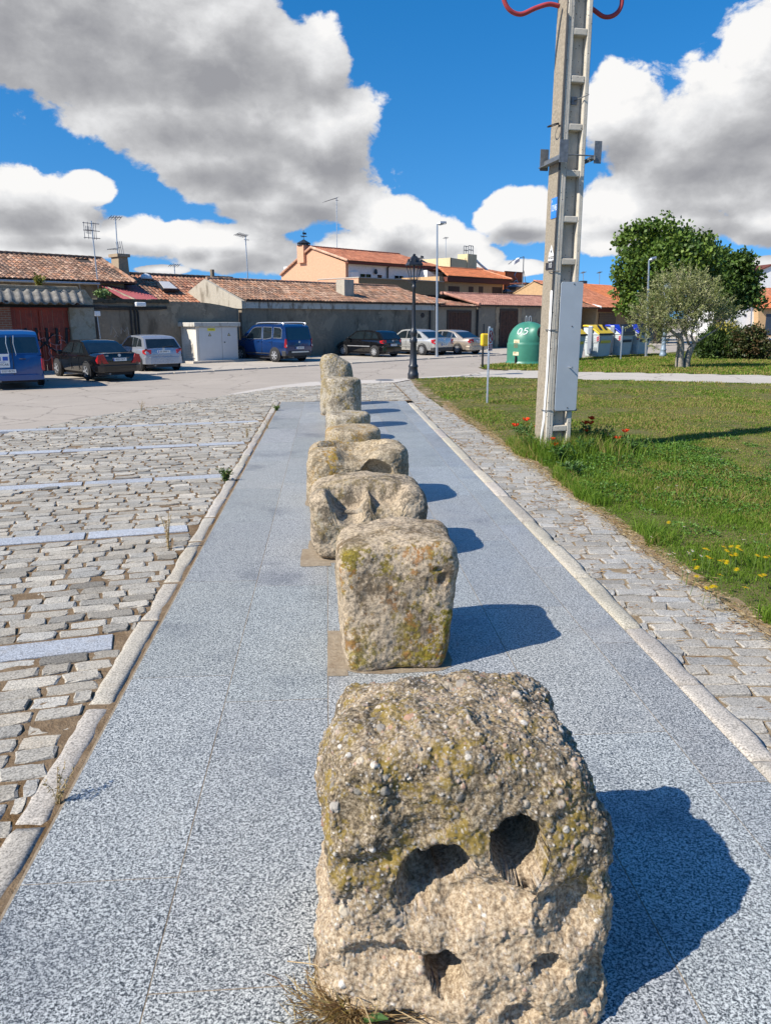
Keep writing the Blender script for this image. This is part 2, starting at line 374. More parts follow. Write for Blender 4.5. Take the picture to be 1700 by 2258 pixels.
def mat_road(name, c, fleck=.1):
    m, t, b = newmat(name); co = coord(t)
    n = t.noise(co, 60, 5, .7); n2 = t.noise(co, .35, 7, .6, .6); n3 = t.noise(co, 2.2, 6, .7)
    r = t.ramp(n, [(.3, tuple(x * .74 for x in c)), (.7, tuple(x * 1.2 for x in c))])
    r = t.mix(t.math('MULTIPLY', t.sstep(n2, .45, .7), .40), r, tuple(x * 1.25 for x in c)); r = t.mix(t.math('MULTIPLY', t.sstep(n3, .56, .72), .35), r, tuple(x * .62 for x in c))
    # hairline cracks
    vo = t.node('ShaderNodeTexVoronoi', feature='DISTANCE_TO_EDGE'); vo.inputs['Scale'].default_value = .42
    wv = t.vmath('ADD', co, t.vmath('MULTIPLY', t.noise(co, 1.3, 6, .7, 0, 'Color'), (.9, .9, .0))); t.link(wv, vo.inputs['Vector'])
    cr = t.math('SUBTRACT', 1.0, t.sstep(vo.outputs['Distance'], .004, .014)); r = t.mix(t.math('MULTIPLY', cr, .5), r, (.09, .08, .07))
    t.link(r, b.inputs['Base Color']); b.inputs['Roughness'].default_value = .9; b.inputs['Specular IOR Level'].default_value = .25
    bump(t, b, n, .35, .006); return m
M['granite'] = mat_granite_slab()
M['sett'] = mat_sett('granite_sett', (.35, .325, .277)); M['sett_grey'] = mat_sett('grey_granite_sett', (.33, .313, .28))
M['kerb'] = mat_sett('granite_kerb', (.43, .40, .345)); M['band'] = mat_sett('grey_granite_band', (.36, .385, .42))
M['dirt'] = mat_dirt('sandy_joint_fill', (.15, .10, .058), (.28, .205, .13), (.13, .072, .026), 2.2)
M['dirt_dry'] = mat_dirt('dry_debris_soil', (.22, .155, .09), (.38, .30, .20), (.20, .11, .05))
M['mortar'] = mat_dirt('sandy_mortar', (.31, .245, .17), (.46, .38, .28), (.27, .20, .13), 5)
M['soil'] = mat_dirt('lawn_soil', (.085, .082, .03), (.17, .15, .065), (.055, .075, .018), .9)
M['road'] = mat_road('worn_road', (.37, .325, .275)); M['apron'] = mat_road('concrete_apron', (.43, .385, .325)); M['pale_concrete'] = mat_road('pale_concrete', (.50, .46, .41))
M['path'] = mat_road('paved_path', (.47, .43, .375)); M['street'] = mat_road('grey_street', (.30, .285, .27)); M['kerbstone'] = mat_sett('pale_kerb', (.45, .405, .345), False)
M['field'] = mat_dirt('open_ground', (.16, .14, .08), (.28, .24, .15), (.10, .11, .04), .1)

LAWN1 = [(3.02, 1.5), (3.06, 4.8), (3.02, 6.5), (3.06, 8.8), (3.16, 11.9), (3.0, 15.0), (2.92, 16.8), (2.82, 20.5), (2.78, 23.5), (3.0, 27.7), (5.0, 28.6), (8.7, 27.2), (14.6, 24.75), (34, 16.2), (34, 1.5)]
PATH = [(5.0, 28.55), (8.7, 27.15), (14.6, 24.7), (34, 16.15), (34, 20.6), (16.75, 28.4), (9.95, 31.0), (7.6, 32.3), (6.1, 31.2)]
LAWN2 = [(7.5, 32.5), (9.95, 31.05), (16.75, 28.45), (34, 20.65), (60, 30), (60, 60), (46, 66.5), (30, 56.3), (19.6, 46.9), (7.0, 35.6), (6.7, 33.6)]
g = sheet('ground', [(-2500, -2500), (2500, -2500), (2500, 2500), (-2500, 2500)], -.30, M['field'])
sheet('road', [(-80, -30), (-11.5, -4), (-11.0, -1), (-5.9, 14.7), (-4.35, 19.0), (-2.45, 22.2), (-1.2, 24.4), (.3, 25.3), (2.2, 26.1), (3.1, 27.5), (90, 27.5), (90, 160), (-80, 160)], -.05, M['road'])
ap = [street(-60, -6.35)[:2], street(60, -6.6)[:2], street(60, 30)[:2], street(-60, 30)[:2]]
mb = MB(); mb.slab([(p[0], p[1], -.2) for p in ap], (0, 0, .2)); tag(mb.build('parking_pavement', M['apron']), kind='structure')
# broken pale kerb along the parking strip
mb = MB(); s = -24.0
while s < 58:
    L = random.uniform(.55, 1.0); a = random.uniform(-.03, .03); c = street(s + L / 2, -6.47 + a, -.045 + random.uniform(-.012, .008))
    mb.box(c, (L - random.uniform(.01, .04), .17, .10), ANG + random.uniform(-.03, .03)); s += L
tag(mb.build('roadside_kerb', M['kerbstone'], bevel=.012), kind='structure')
# pale concrete skirt between road and setts
SK_OUT = [(-2.9, 22.6), (-1.8, 25.2), (-.6, 26.9), (2.2, 27.9), (3.1, 28.6), (5.2, 30.0), (6.0, 31.0)]
SK_IN = [(-2.6, 22.4), (-1.35, 24.6), (.2, 25.5), (2.2, 26.3), (2.95, 27.75), (4.95, 28.55), (6.0, 31.0)]
mb = MB()
for i in range(len(SK_OUT) - 1):
    a, b_, c, d = SK_IN[i], SK_OUT[i], SK_OUT[i + 1], SK_IN[i + 1]; mb.quad((*a, -.030), (*b_, -.030), (*c, -.030), (*d, -.030))
tag(mb.build('concrete_skirt', M['pale_concrete']), kind='structure')
SETT_L = [(-12, -4), (-1.36, -4), (-1.36, 20.2), (2.2, 20.2), (2.2, 26.25), (.2, 25.45), (-1.35, 24.55), (-2.62, 22.3), (-4.5, 19.05), (-6.05, 14.75), (-12, -1)]
SETT_R = [(2.2, 1.5), (3.06, 1.5), (3.1, 4.8), (3.06, 6.5), (3.1, 8.8), (3.2, 11.9), (3.04, 15), (2.95, 16.8), (2.86, 20.5), (2.82, 23.5), (3.0, 27.6), (2.25, 26.3)]
def rough_ground(name, poly, z, mat, res, amp, seed):
    xs = [p[0] for p in poly]; ys = [p[1] for p in poly]
    nx = int((max(xs) - min(xs)) / res) + 1; ny = int((max(ys) - min(ys)) / res) + 1
    X, Y = np.meshgrid(np.linspace(min(xs), max(xs), nx), np.linspace(min(ys), max(ys), ny))
    P = np.stack([X.ravel(), Y.ravel(), np.zeros(nx * ny)], 1); Z = z + amp * fbm(P, 5.0, 4, seed)
    P[:, 2] = Z; idx = np.arange(nx * ny).reshape(ny, nx); F = np.stack([idx[:-1, :-1].ravel(), idx[:-1, 1:].ravel(), idx[1:, 1:].ravel(), idx[1:, :-1].ravel()], 1)
    c = P[F].mean(1); F = F[inpoly(c[:, 0], c[:, 1], poly)]
    used = np.unique(F); mp = np.full(len(P), -1); mp[used] = np.arange(len(used))
    return tag(from_np(name, P[used], mp[F], mat), kind='structure')
SL = [(max(p[0], -7), p[1]) for p in SETT_L]; SL = [(-7, 1), (-1.18, 1)] + [(-1.18, 20.2)] + SETT_L[3:10] + [(-7, 12)]
rough_ground('joint_sand', SL, -.0050, M['dirt'], .03, .0045, 3)
rough_ground('debris_soil', [(2.15, 1.5)] + [(p[0] + .05, p[1]) for p in SETT_R[1:-1]] + [(2.2, 26.3)], -.054, M['dirt_dry'], .05, .008, 5)

def sett_field(name, mat, poly, y0, y1, xr, slope, xref, z, pitch=.148, length=.28, joint=.026, skip=(), ymin=1.2, seed=1, tintv=.16, zj=.004, gapchance=0.0):
    r = np.random.default_rng(seed); P = []
    ny = int((y1 - y0) / pitch)
    for k in range(ny):
        yc = y0 + (k + .5) * pitch
        if any(abs(yc - b) < w for b, w in skip): continue
        x = xr[0] - r.uniform(0, length)
        while x < xr[1]:
            L = length * r.uniform(.62, 1.22); cx = x + L / 2; cy = yc + slope * (cx - xref) + r.normal(0, .004)
            P.append((cx, cy, L - joint * r.uniform(.7, 1.7), pitch - joint * r.uniform(.75, 1.5))); x += L
    P = np.array(P)
    hx = P[:, 2] / 2
    ok = inpoly(P[:, 0], P[:, 1], poly) & (P[:, 1] > ymin) & inpoly(P[:, 0] + hx, P[:, 1], poly) & inpoly(P[:, 0] - hx, P[:, 1], poly)
    # stones cut at the straight edges: keep those whose centre is in, trimmed
    part = (inpoly(P[:, 0], P[:, 1], poly) | inpoly(P[:, 0] + hx, P[:, 1], poly) | inpoly(P[:, 0] - hx, P[:, 1], poly)) & (P[:, 1] > ymin) & ~ok
    Q = P[part].copy(); keep = []
    for i in range(len(Q)):
        ts = np.linspace(Q[i, 0] - Q[i, 2] / 2, Q[i, 0] + Q[i, 2] / 2, 25); ii = np.where(inpoly(ts, np.full(25, Q[i, 1]), poly))[0]
        if len(ii) < 5: keep.append(False); continue
        Q[i, 0] = (ts[ii[0]] + ts[ii[-1]]) / 2; Q[i, 2] = ts[ii[-1]] - ts[ii[0]] - .008; keep.append(True)
    Q = Q[np.array(keep, bool)]
    P = np.concatenate([P[ok], Q]); 
    if gapchance: P = P[r.random(len(P)) > gapchance]
    N = len(P); nx, nyy = 6, 5
    gx, gy = np.meshgrid(np.array([-1, -.93, -.4, .4, .93, 1]), np.array([-1, -.84, 0, .84, 1])); gx = gx.ravel(); gy = gy.ravel()
    e = np.maximum(np.abs(gx), np.abs(gy) ) ; corner = np.abs(gx) * np.abs(gy)
    kx = 1 - .07 * (np.abs(gy) > .99) * (np.abs(gx) > .99); T = np.stack([gx * kx, gy * (1 - .10 * (corner > .9))], 1)
    n0 = nx * nyy; idx = np.arange(n0).reshape(nyy, nx)
    quads = [(idx[j, i], idx[j, i + 1], idx[j + 1, i + 1], idx[j + 1, i]) for j in range(nyy - 1) for i in range(nx - 1)]
    per = list(idx[0, :]) + list(idx[1:, -1]) + list(idx[-1, -2::-1]) + list(idx[-2:0:-1, 0]); m = len(per)
    quads += [(per[i], n0 + i, n0 + (i + 1) % m, per[(i + 1) % m]) for i in range(m)]
    quads = np.array(quads); nv = n0 + m
    V = np.zeros((N, nv, 3)); ang = np.arctan(slope) + r.normal(0, .035, N)
    lx = T[None, :, 0] * P[:, None, 2] / 2 + r.normal(0, .0042, (N, n0)); ly = T[None, :, 1] * P[:, None, 3] / 2 + r.normal(0, .0035, (N, n0))
    sk = r.normal(0, .10, N); lx = lx + ly * sk[:, None]
    ca, sa = np.cos(ang)[:, None], np.sin(ang)[:, None]
    V[:, :n0, 0] = P[:, None, 0] + lx * ca - ly * sa; V[:, :n0, 1] = P[:, None, 1] + lx * sa + ly * ca
    edge = ((np.abs(gx) > .99) | (np.abs(gy) > .99)).astype(float)
    tilt = r.normal(0, .012, (N, 2))
    V[:, :n0, 2] = z + r.normal(0, zj, (N, 1)) + .003 - .007 * edge[None] - .003 * (corner > .9)[None] + r.normal(0, .0016, (N, n0)) + tilt[:, :1] * lx + tilt[:, 1:] * ly
    V[:, n0:, :2] = V[:, per, :2]; V[:, n0:, 2] = z - .05
    tint = (1 + r.normal(0, tintv, N))[:, None] * (1 + r.normal(0, .022, (N, 1)) * np.array([1, .2, -1])); col = np.repeat(np.clip(tint, .45, 1.5)[:, None, :], nv, 1).reshape(-1, 3)
    F = (quads[None] + (np.arange(N) * nv)[:, None, None]).reshape(-1, 4)
    return tag(from_np(name, V.reshape(-1, 3), F, mat, col=col, smooth=False), kind='structure')
BANDS = [(4.92, .17), (7.80, .17), (10.52, .17), (13.42, .17), (16.3, .17)]
SLOPE = .225
sett_field('cobble_paving', M['sett'], SL[:1] and [(-7, 1), (-1.37, 1), (-1.37, 20.15)] + [(-1.37, 20.15), (2.16, 20.28)] + [(2.16, 26.1), (.2, 25.35), (-1.35, 24.45), (-2.68, 22.3), (-4.55, 19.0), (-6.1, 14.75), (-7, 12)], .5, 27.5, (-7.2, 2.3), SLOPE, -1.4, .002, joint=.017, skip=BANDS, seed=4)
sett_field('side_cobble_strip', M['sett_grey'], SETT_R, 1.4, 27.5, (2.1, 3.2), -.10, 2.6, -.045, pitch=.14, length=.28, joint=.013, seed=8, tintv=.10, zj=.004)
# granite bands marking the parking bays
mb = MB()
for b_, _w in BANDS:
    x = -1.45
    while x > -7:
        L = random.uniform(.75, 1.3); f = lambda q: b_ + SLOPE * (q + 1.4)
        cx = x - L / 2; k = random.uniform(.9, 1.08); mb.cur = (k, k, k)
        if inpoly(np.array([cx]), np.array([f(cx)]), SETT_L)[0]: mb.box((cx, f(cx), -.018), (L - .008, .25, .05), math.atan(SLOPE))
        x -= L
tag(mb.build('parking_bay_lines', M['band'], bevel=.004, col=True), kind='structure')
# polished granite walk: slabs in six columns over a sandy bed
sheet('paving_bed', [(-1.215, -1), (2.02, -1), (2.02, 20.15), (-1.215, 20.15)], -.0007, M['mortar'])
cols = [-1.205, -.61, -.03, .55, 1.125, 1.735, 2.02]; starts = [2.60 - 3 * 1.745, 2.065 - 1.94 * 2, 1.75 - 3.6, 2.0 - 3.6, 3.515 - 3.6, 3.045 - 3.2]; lens = [1.745, 1.94, 1.6, 1.7, 1.8, 1.6]
mb = MB()
for i in range(6):
    y = starts[i]; first = True
    while y < 20.15:
        L = lens[i] * (random.uniform(.9, 1.1) if y > 5.5 else 1); y2 = min(20.15, y + L); k = random.uniform(.90, 1.08); mb.cur = (k * random.uniform(.98, 1.02), k, k * random.uniform(.98, 1.03))
        gp = .0024
        if y2 > 0: mb.span((cols[i] + gp, max(y, -1) + gp, -.03), (cols[i + 1] - gp, y2 - gp, random.uniform(0, .0010)))
        y = y2
tag(mb.build('granite_walk', M['granite'], col=True), kind='structure')
# mortar pockets left round the old stones
mb = MB()
for (x0, x1, y0, y1) in [(-.03, .09, 4.28, 4.98), (-.27, .0, 6.42, 6.95), (-.02, .3, 1.55, 2.06), (-.02, .1, 2.6, 2.9)]:
    pts = []
    for (xa, ya, xb, yb) in ((x0, y0, x1, y0), (x1, y0, x1, y1), (x1, y1, x0, y1), (x0, y1, x0, y0)):
        for k in range(5): pts.append((xa + (xb - xa) * k / 5 + random.uniform(-.006, .006), ya + (yb - ya) * k / 5 + random.uniform(-.006, .006), .0035))
    mb.add(pts, [tuple(range(len(pts)))])
for (cx, cy, ax_, ay_) in ((.40, 2.3, .45, .36), (.40, 4.66, .335, .35), (.345, 6.92, .53, .40), (.335, 9.05, .59, .49), (.375, 11.78, .42, .42), (.35, 13.72, .38, .41), (.30, 15.3, .34, .34), (.21, 17.5, .36, .34), (.30, 19.4, .28, .30)):
    pts = []
    for k in range(72):
        a = 2 * math.pi * k / 72; q_ = (abs(math.cos(a)) ** 5 + abs(math.sin(a)) ** 5) ** (-1 / 5); g_ = 1.035 + .05 * math.sin(3 * a + cx * 9) ** 2 * random.uniform(.2, 1.0)
        pts.append((cx + ax_ * q_ * math.cos(a) * g_, cy + ay_ * q_ * math.sin(a) * g_, .0028))
    mb.add(pts, [tuple(range(72))])
tag(mb.build('mortar_pocket', M['mortar']), kind='structure')
def kerb(name, x0, x1, y0, y1, z, mat, seed):
    r = random.Random(seed); V = []; F = []; C = []; y = y0; b = 0; nrg = np.random.default_rng(seed)
    while y < y1:
        L = min(r.uniform(.8, 1.25), y1 - y); nx, ny = 7, 26
        X, Y = np.meshgrid(np.linspace(0, 1, nx), np.linspace(0, 1, ny)); p = np.stack([x0 + X.ravel() * (x1 - x0), y + .006 + Y.ravel() * (L - .012), np.zeros(nx * ny)], 1)
        ed = np.minimum(np.minimum(X, 1 - X) * (x1 - x0), np.minimum(Y, 1 - Y) * L).ravel()
        nz = fbm(p, 9, 3, seed); nz2 = fbm(p, 3.1, 3, seed + 5)
        top = z + .004 * nz - .012 * np.exp(-ed / .008) - .03 * np.clip(nz2 + .1, 0, 1) * np.exp(-ed / .03) + r.uniform(-.003, .003)
        p[:, 0] += (X.ravel() - .5) * -.02 * np.clip(nz2, 0, 1) * (np.abs(X.ravel() - .5) > .49); p[:, 2] = top
        idx = np.arange(nx * ny).reshape(ny, nx); f = np.stack([idx[:-1, :-1].ravel(), idx[:-1, 1:].ravel(), idx[1:, 1:].ravel(), idx[1:, :-1].ravel()], 1)
        per = list(idx[0, :]) + list(idx[1:, -1]) + list(idx[-1, -2::-1]) + list(idx[-2:0:-1, 0]); m = len(per); sk = p[per].copy(); sk[:, 2] = z - .12
        f2 = np.array([(per[i], nx * ny + i, nx * ny + (i + 1) % m, per[(i + 1) % m]) for i in range(m)])
        V.append(p); V.append(sk); F.append(f + b); F.append(f2 + b); k = r.uniform(.82, 1.12); C += [(k, k * r.uniform(.97, 1.0), k * r.uniform(.92, 1.02))] * (nx * ny + m); b += nx * ny + m; y += L
    tag(from_np(name, np.concatenate(V), np.concatenate(F), mat, col=np.array(C)), kind='structure')
kerb('cobble_side_kerb', -1.375, -1.235, .6, 20.15, .006, M['kerb'], 2)
kerb('lawn_side_kerb', 2.03, 2.195, 1.2, 19.7, .004, M['kerb'], 9)
rough_ground('lawn', LAWN1, -.02, M['soil'], .16, .02, 21); rough_ground('far_lawn', LAWN2, -.02, M['soil'], .35, .02, 23)
rough_ground('dry_verge', [(2.92, 1.5), (3.10, 1.5), (3.14, 4.8), (3.12, 6.5), (3.16, 8.8), (3.28, 11.9), (3.14, 15.0), (3.12, 16.8), (3.15, 20.5), (3.12, 23.5), (3.12, 27.7), (2.95, 27.7), (2.74, 23.5), (2.78, 20.5), (2.86, 16.8), (2.95, 15), (3.1, 11.9), (3.0, 8.8), (2.96, 6.5), (3.0, 4.8)], -.022, M['dirt_dry'], .06, .02, 22)
# path of long pale slabs
rough_ground('footpath', PATH, -.005, M['path'], .5, .004, 30)
mb = MB(); mb.lathe([(.0, .0), (.33, .0), (.33, .012), (.30, .016), (0, .016)], 28, (2.55 - 2.55 + G(848, 836)[0], G(848, 836)[1], -.035)); tag(mb.build('manhole_cover', M['darksteel']), 'dark round manhole cover in the pale concrete beyond the last stone', 'manhole cover')

# ------------------------------------------------------------ the row of old stones
def mat_stone(name, base, dark, lichen, lich2, speck, lam=.5, dk=.6, gs=48):
    m, t, b = newmat(name); co = coord(t)
    n1 = t.noise(co, 3.6, 9, .74); n2 = t.noise(co, gs, 3, .65); n3 = t.noise(co, 2.6, 8, .72, .3); n4 = t.noise(co, 4.5, 7, .72, .2); n5 = t.noise(co, 22, 7, .72); n6 = t.noise(co, 130, 2, .6)
    g = t.math('ADD', t.math('MULTIPLY', n2, .65), t.math('MULTIPLY', n6, .35))
    c = t.ramp(g, [(.38, tuple(x * .48 for x in base)), (.50, base), (.62, tuple(min(1, x * 1.38) for x in base))])
    a = attr(t, 'Wear'); sw = t.node('ShaderNodeSeparateColor'); t.link(a, sw.inputs[0])
    dkf = t.sstep(t.math('ADD', n1, t.math('MULTIPLY', t.math('SUBTRACT', n5, .5), .55)), .47, .59); c = t.mix(t.math('MULTIPLY', dkf, dk), c, dark)
    fine = t.math('MULTIPLY', t.math('SUBTRACT', n5, .5), .8)
    li = t.math('MULTIPLY', t.sstep(t.math('ADD', n3, fine), .48, .58), t.math('MULTIPLY', sw.outputs[0], lam)); c = t.mix(li, c, t.mix(t.sstep(n2, .42, .56), tuple(x * .55 for x in lichen), lichen))
    l2 = t.math('MULTIPLY', t.sstep(t.math('ADD', n4, fine), .56, .66), t.math('MULTIPLY', sw.outputs[0], lam)); c = t.mix(l2, c, lich2)
    c = t.mix(t.math('MULTIPLY', t.sstep(n5, .61, .68), .42), c, speck)
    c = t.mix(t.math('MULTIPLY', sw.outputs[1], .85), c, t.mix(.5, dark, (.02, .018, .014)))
    t.link(c, b.inputs['Base Color']); b.inputs['Roughness'].default_value = .93; b.inputs['Specular IOR Level'].default_value = .2
    bump(t, b, t.math('ADD', t.math('MULTIPLY', n2, .5), t.math('ADD', n5, t.math('MULTIPLY', n1, .6))), .65, .011); return m
def mat_conglomerate():
    m, t, b = newmat('conglomerate'); co = coord(t)
    n1 = t.noise(co, 5, 8, .7); n2 = t.noise(co, 75, 5, .75); n3 = t.noise(co, 7, 8, .74, .3); n5 = t.noise(co, 30, 6, .72)
    a = t.node('ShaderNodeAttribute', attribute_name='Wear'); sw = t.node('ShaderNodeSeparateColor'); t.link(a.outputs['Color'], sw.inputs[0])
    base = t.ramp(n2, [(.38, (.17, .12, .075)), (.5, (.36, .275, .18)), (.64, (.56, .46, .33))])
    upper = t.ramp(n2, [(.38, (.06, .046, .030)), (.5, (.19, .145, .09)), (.64, (.42, .345, .24))])
    up = t.math('ADD', sw.outputs[0], t.math('MULTIPLY', t.math('SUBTRACT', n1, .5), 1.6)); up = t.sstep(up, .22, .62)
    c = t.mix(up, base, upper)
    c = t.mix(t.math('MULTIPLY', t.math('MULTIPLY', t.sstep(n1, .50, .64), up), .62), c, (.045, .040, .030))
    li = t.math('MULTIPLY', t.sstep(t.math('ADD', n3, t.math('MULTIPLY', t.math('SUBTRACT', n5, .5), .6)), .50, .60), t.math('MULTIPLY', up, .75)); c = t.mix(li, c, (.24, .165, .025))
    c = t.mix(t.math('MULTIPLY', t.sstep(n5, .60, .68), .35), c, (.62, .57, .48))
    # pebbles carry their own colour
    pa = t.node('ShaderNodeAttribute', attribute_name='Col'); pm = sw.outputs[2]; pc = t.mix(t.math('MULTIPLY', t.sstep(n5, .5, .7), .45), pa.outputs['Color'], (.22, .19, .14))
    c = t.mix(pm, c, pc)
    t.link(c, b.inputs['Base Color']); b.inputs['Roughness'].default_value = .9; b.inputs['Specular IOR Level'].default_value = .25
    bump(t, b, t.math('ADD', t.math('MULTIPLY', n2, .4), n5), .7, .010); return m
M['conglomerate'] = mat_conglomerate()
M['stone_a'] = mat_stone('lichened_granite', (.38, .305, .215), (.095, .068, .042), (.235, .185, .025), (.27, .125, .04), (.56, .51, .44), 1.0, .80)
M['stone_b'] = mat_stone('weathered_granite', (.36, .29, .205), (.075, .062, .045), (.27, .19, .05), (.42, .385, .32), (.58, .53, .46), .7, .8)
M['stone_c'] = mat_stone('golden_granite', (.36, .295, .205), (.10, .075, .042), (.40, .225, .045), (.30, .21, .04), (.54, .48, .38), .9, .6)
M['stone_d'] = mat_stone('grey_granite', (.36, .315, .245), (.11, .09, .065), (.33, .24, .08), (.24, .17, .05), (.52, .47, .39), .9, .7)
def cube_grid(n):
    t = np.linspace(-1, 1, n + 1); A, B = np.meshgrid(t, t); A = A.ravel(); B = B.ravel(); o = np.ones_like(A); P = []
    for ax in range(3):
        for sg in (-1, 1):
            p = np.zeros((len(A), 3)); p[:, ax] = sg; p[:, (ax + 1) % 3] = A * sg; p[:, (ax + 2) % 3] = B; P.append(p)
    P = np.concatenate(P); idx = np.arange((n + 1) ** 2).reshape(n + 1, n + 1)
    f = np.stack([idx[:-1, :-1].ravel(), idx[:-1, 1:].ravel(), idx[1:, 1:].ravel(), idx[1:, :-1].ravel()], 1)
    F = np.concatenate([f + k * (n + 1) ** 2 for k in range(6)])
    key = np.round((P + 1) * n / 2).astype(np.int64); key = key[:, 0] * 10 ** 8 + key[:, 1] * 10 ** 4 + key[:, 2]
    _, first, inv = np.unique(key, return_index=True, return_inverse=True); return P[first], inv[F]
def normals(V, F):
    N = np.zeros_like(V); a = V[F[:, 2]] - V[F[:, 0]]; b = V[F[:, 3]] - V[F[:, 1]]; n = np.cross(a, b)
    for k in range(4): np.add.at(N, F[:, k], n)
    return N / np.maximum(np.linalg.norm(N, axis=1, keepdims=True), 1e-12)
def stone(label, c, half, n, kxy=7, k=7, shape=None, amp=(.03, .014, .005), seed=1, mat='stone_a', hollow=None, wear=None, rz=0):
    P, F = cube_grid(n)
    rxy = (np.abs(P[:, 0]) ** kxy + np.abs(P[:, 1]) ** kxy) ** (1 / kxy); r = (rxy ** k + np.abs(P[:, 2]) ** k) ** (1 / k); Q = P / r[:, None]
    V = Q * np.array(half)
    V[:, 2] += half[2]
    if shape: V = shape(V, Q)
    N = normals(V, F)
    V = V + N * (amp[0] * fbm(V, 2.6, 3, seed) + amp[1] * fbm(V, 9, 4, seed + 3) + amp[2] * fbm(V, 38, 3, seed + 7))[:, None]
    W = np.zeros((len(V), 3)); W[:, 0] = np.clip(.5 + .9 * fbm(V, 2.0, 3, seed + 31), 0, 1)
    if hollow: V, W = hollow(V, W, N, F); W[:, 1] = 0
    if wear: W = wear(V, W, N)
    V[:, 2] -= .02
    o = from_np('old_stone', V, F, M[mat], loc=tuple(c), extra={'Wear': W}); o.rotation_euler = (0, 0, rz)
    return tag(o, label, 'stone', 'old carved stones standing in a row on the granite walk')
def bowl(V, W, c, axis, rad_, depth, N, sharp=2.0, dark=.6, slant=None):
    """push the surface in along axis inside an elliptical outline; c, rad_ in the two other axes"""
    ax = {'y': 1, 'z': 2}[axis]; oth = [i for i in range(3) if i != ax]
    d = ((V[:, oth[0]] - c[0]) / rad_[0]) ** 2 + ((V[:, oth[1]] - c[1]) / rad_[1]) ** 2
    d = d + .28 * fbm(V, 7, 3, 77) * np.exp(-((np.sqrt(d) - 1) / .5) ** 2)
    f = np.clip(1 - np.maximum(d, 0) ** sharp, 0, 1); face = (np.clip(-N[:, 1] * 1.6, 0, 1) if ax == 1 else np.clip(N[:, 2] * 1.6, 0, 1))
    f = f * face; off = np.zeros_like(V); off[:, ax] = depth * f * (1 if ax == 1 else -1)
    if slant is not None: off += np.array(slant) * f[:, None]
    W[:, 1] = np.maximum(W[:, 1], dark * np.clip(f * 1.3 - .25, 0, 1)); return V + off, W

# front conglomerate block with three holes
def sm(x, a, b_): t = np.clip((x - a) / (b_ - a), 0, 1); return t * t * (3 - 2 * t)
fc = np.array([.405, 2.27, 0]); hh = (.455, .365, .50)
P, F = cube_grid(250); kx, kz = 10.0, 13.0
rxy = (np.abs(P[:, 0]) ** kx + np.abs(P[:, 1]) ** kx) ** (1 / kx); r = (rxy ** kz + np.abs(P[:, 2]) ** kz) ** (1 / kz); V = P / r[:, None] * np.array(hh); V[:, 2] += hh[2] - .125
z = V[:, 2] / .875; front = sm(-V[:, 1], -.15, .33); right = sm(V[:, 0], -.1, .44)
V[:, 1] += front * (.13 * z - .045) - .05 * right * front * (1 - z)
V[:, 0] += .05 * sm(-V[:, 0], .1, .44) * sm(z, .5, 1); V[:, 1] += .10 * (1 - sm(V[:, 0], -.42, .05)) * front * (1 - np.clip(z, 0, 1)); V[:, 0] += right * (-.075 * np.clip((z - .60) / .40, 0, 1) ** 1.3 - .07 * np.clip(.45 - z, 0, 1)) + .015 * np.sin(z * 6) * (1 - right)
V[:, 2] += sm(V[:, 2], .5, .8) * (.03 * np.cos(V[:, 0] * 6.5) - .05 * sm(V[:, 1], -.1, .36) - .03 * sm(V[:, 0], .2, .45) * sm(V[:, 1], -.4, .3) - .015)
N = normals(V, F)
V = V + N * (.050 * fbm(V, 2.6, 2, 5) + .034 * fbm(V, 6.5, 3, 8) + .018 * (1 - 2.2 * np.abs(fbm(V, 5.2, 3, 15))) - .008)[:, None]
W_ = np.zeros((len(V), 3)); W_[:, 0] = np.clip((V[:, 2] - .22 + .25 * fbm(V, 2.4, 2, 61)) / .45, 0, 1)
def px2xz(x, y, Y=1.98):
    p = DY(x, y, Y) - fc; return p[0], p[2]
N = normals(V, F)
for (x, y, rx, ry, dep, shp_, dk, sl) in [(1010, 1960, .22, .10, .07, 1.0, .05, None), (1230, 1975, .11, .12, .06, 1.0, .05, None), (1137, 1848, .082, .106, .36, 4.0, 1.0, (.0, 0, .02)), (985, 1908, .078, .092, .32, 3.0, 1.0, (.0, 0, .0)), (925, 1940, .07, .10, .12, 1.3, .45, None),
                                          (975, 2096, .066, .074, .28, 3.0, 1.0, (.0, 0, .0)), (1190, 2065, .06, .045, .07, 1.3, .45, None), (840, 2090, .15, .055, .04, 1.0, .15, None), (900, 2195, .10, .05, .06, 1.2, .35, None), (785, 1800, .07, .09, .03, 1.0, .45, None), (1120, 2160, .07, .05, .05, 1.2, .15, None), (950, 1640, .03, .016, .03, 1.5, .3, None), (1280, 2100, .06, .10, .05, 1.1, .1, None)]:
    cx, cz = px2xz(x, y); V, W_ = bowl(V, W_, (cx, cz), 'y', (rx, ry), dep, N, shp_, dk, sl)
def relax(V, F, m, it):
    E = np.concatenate([F[:, [0, 1]], F[:, [1, 2]], F[:, [2, 3]], F[:, [3, 0]]]); E = E[m[E[:, 0]] | m[E[:, 1]]]
    for _ in range(it):
        A = np.zeros_like(V); C = np.zeros(len(V)); np.add.at(A, E[:, 0], V[E[:, 1]]); np.add.at(A, E[:, 1], V[E[:, 0]]); np.add.at(C, E[:, 0], 1); np.add.at(C, E[:, 1], 1)
        k = m & (C > 0); V[k] = .35 * V[k] + .65 * A[k] / C[k][:, None]
    return V
V = relax(V, F, W_[:, 1] > .12, 40)
N = normals(V, F)
W_[:, 0] *= 1 - .5 * sm(N[:, 2], .45, .85)
d, i, s2 = worley(V, 8.5, 71); lump = np.sqrt(np.clip(1 - (d / .62) ** 2, 0, 1)) * (i > .35) * (1 - sm(V[:, 2], .30, .52)) * (W_[:, 1] < .3)
V = V + N * (.012 * lump)[:, None]; N = normals(V, F)
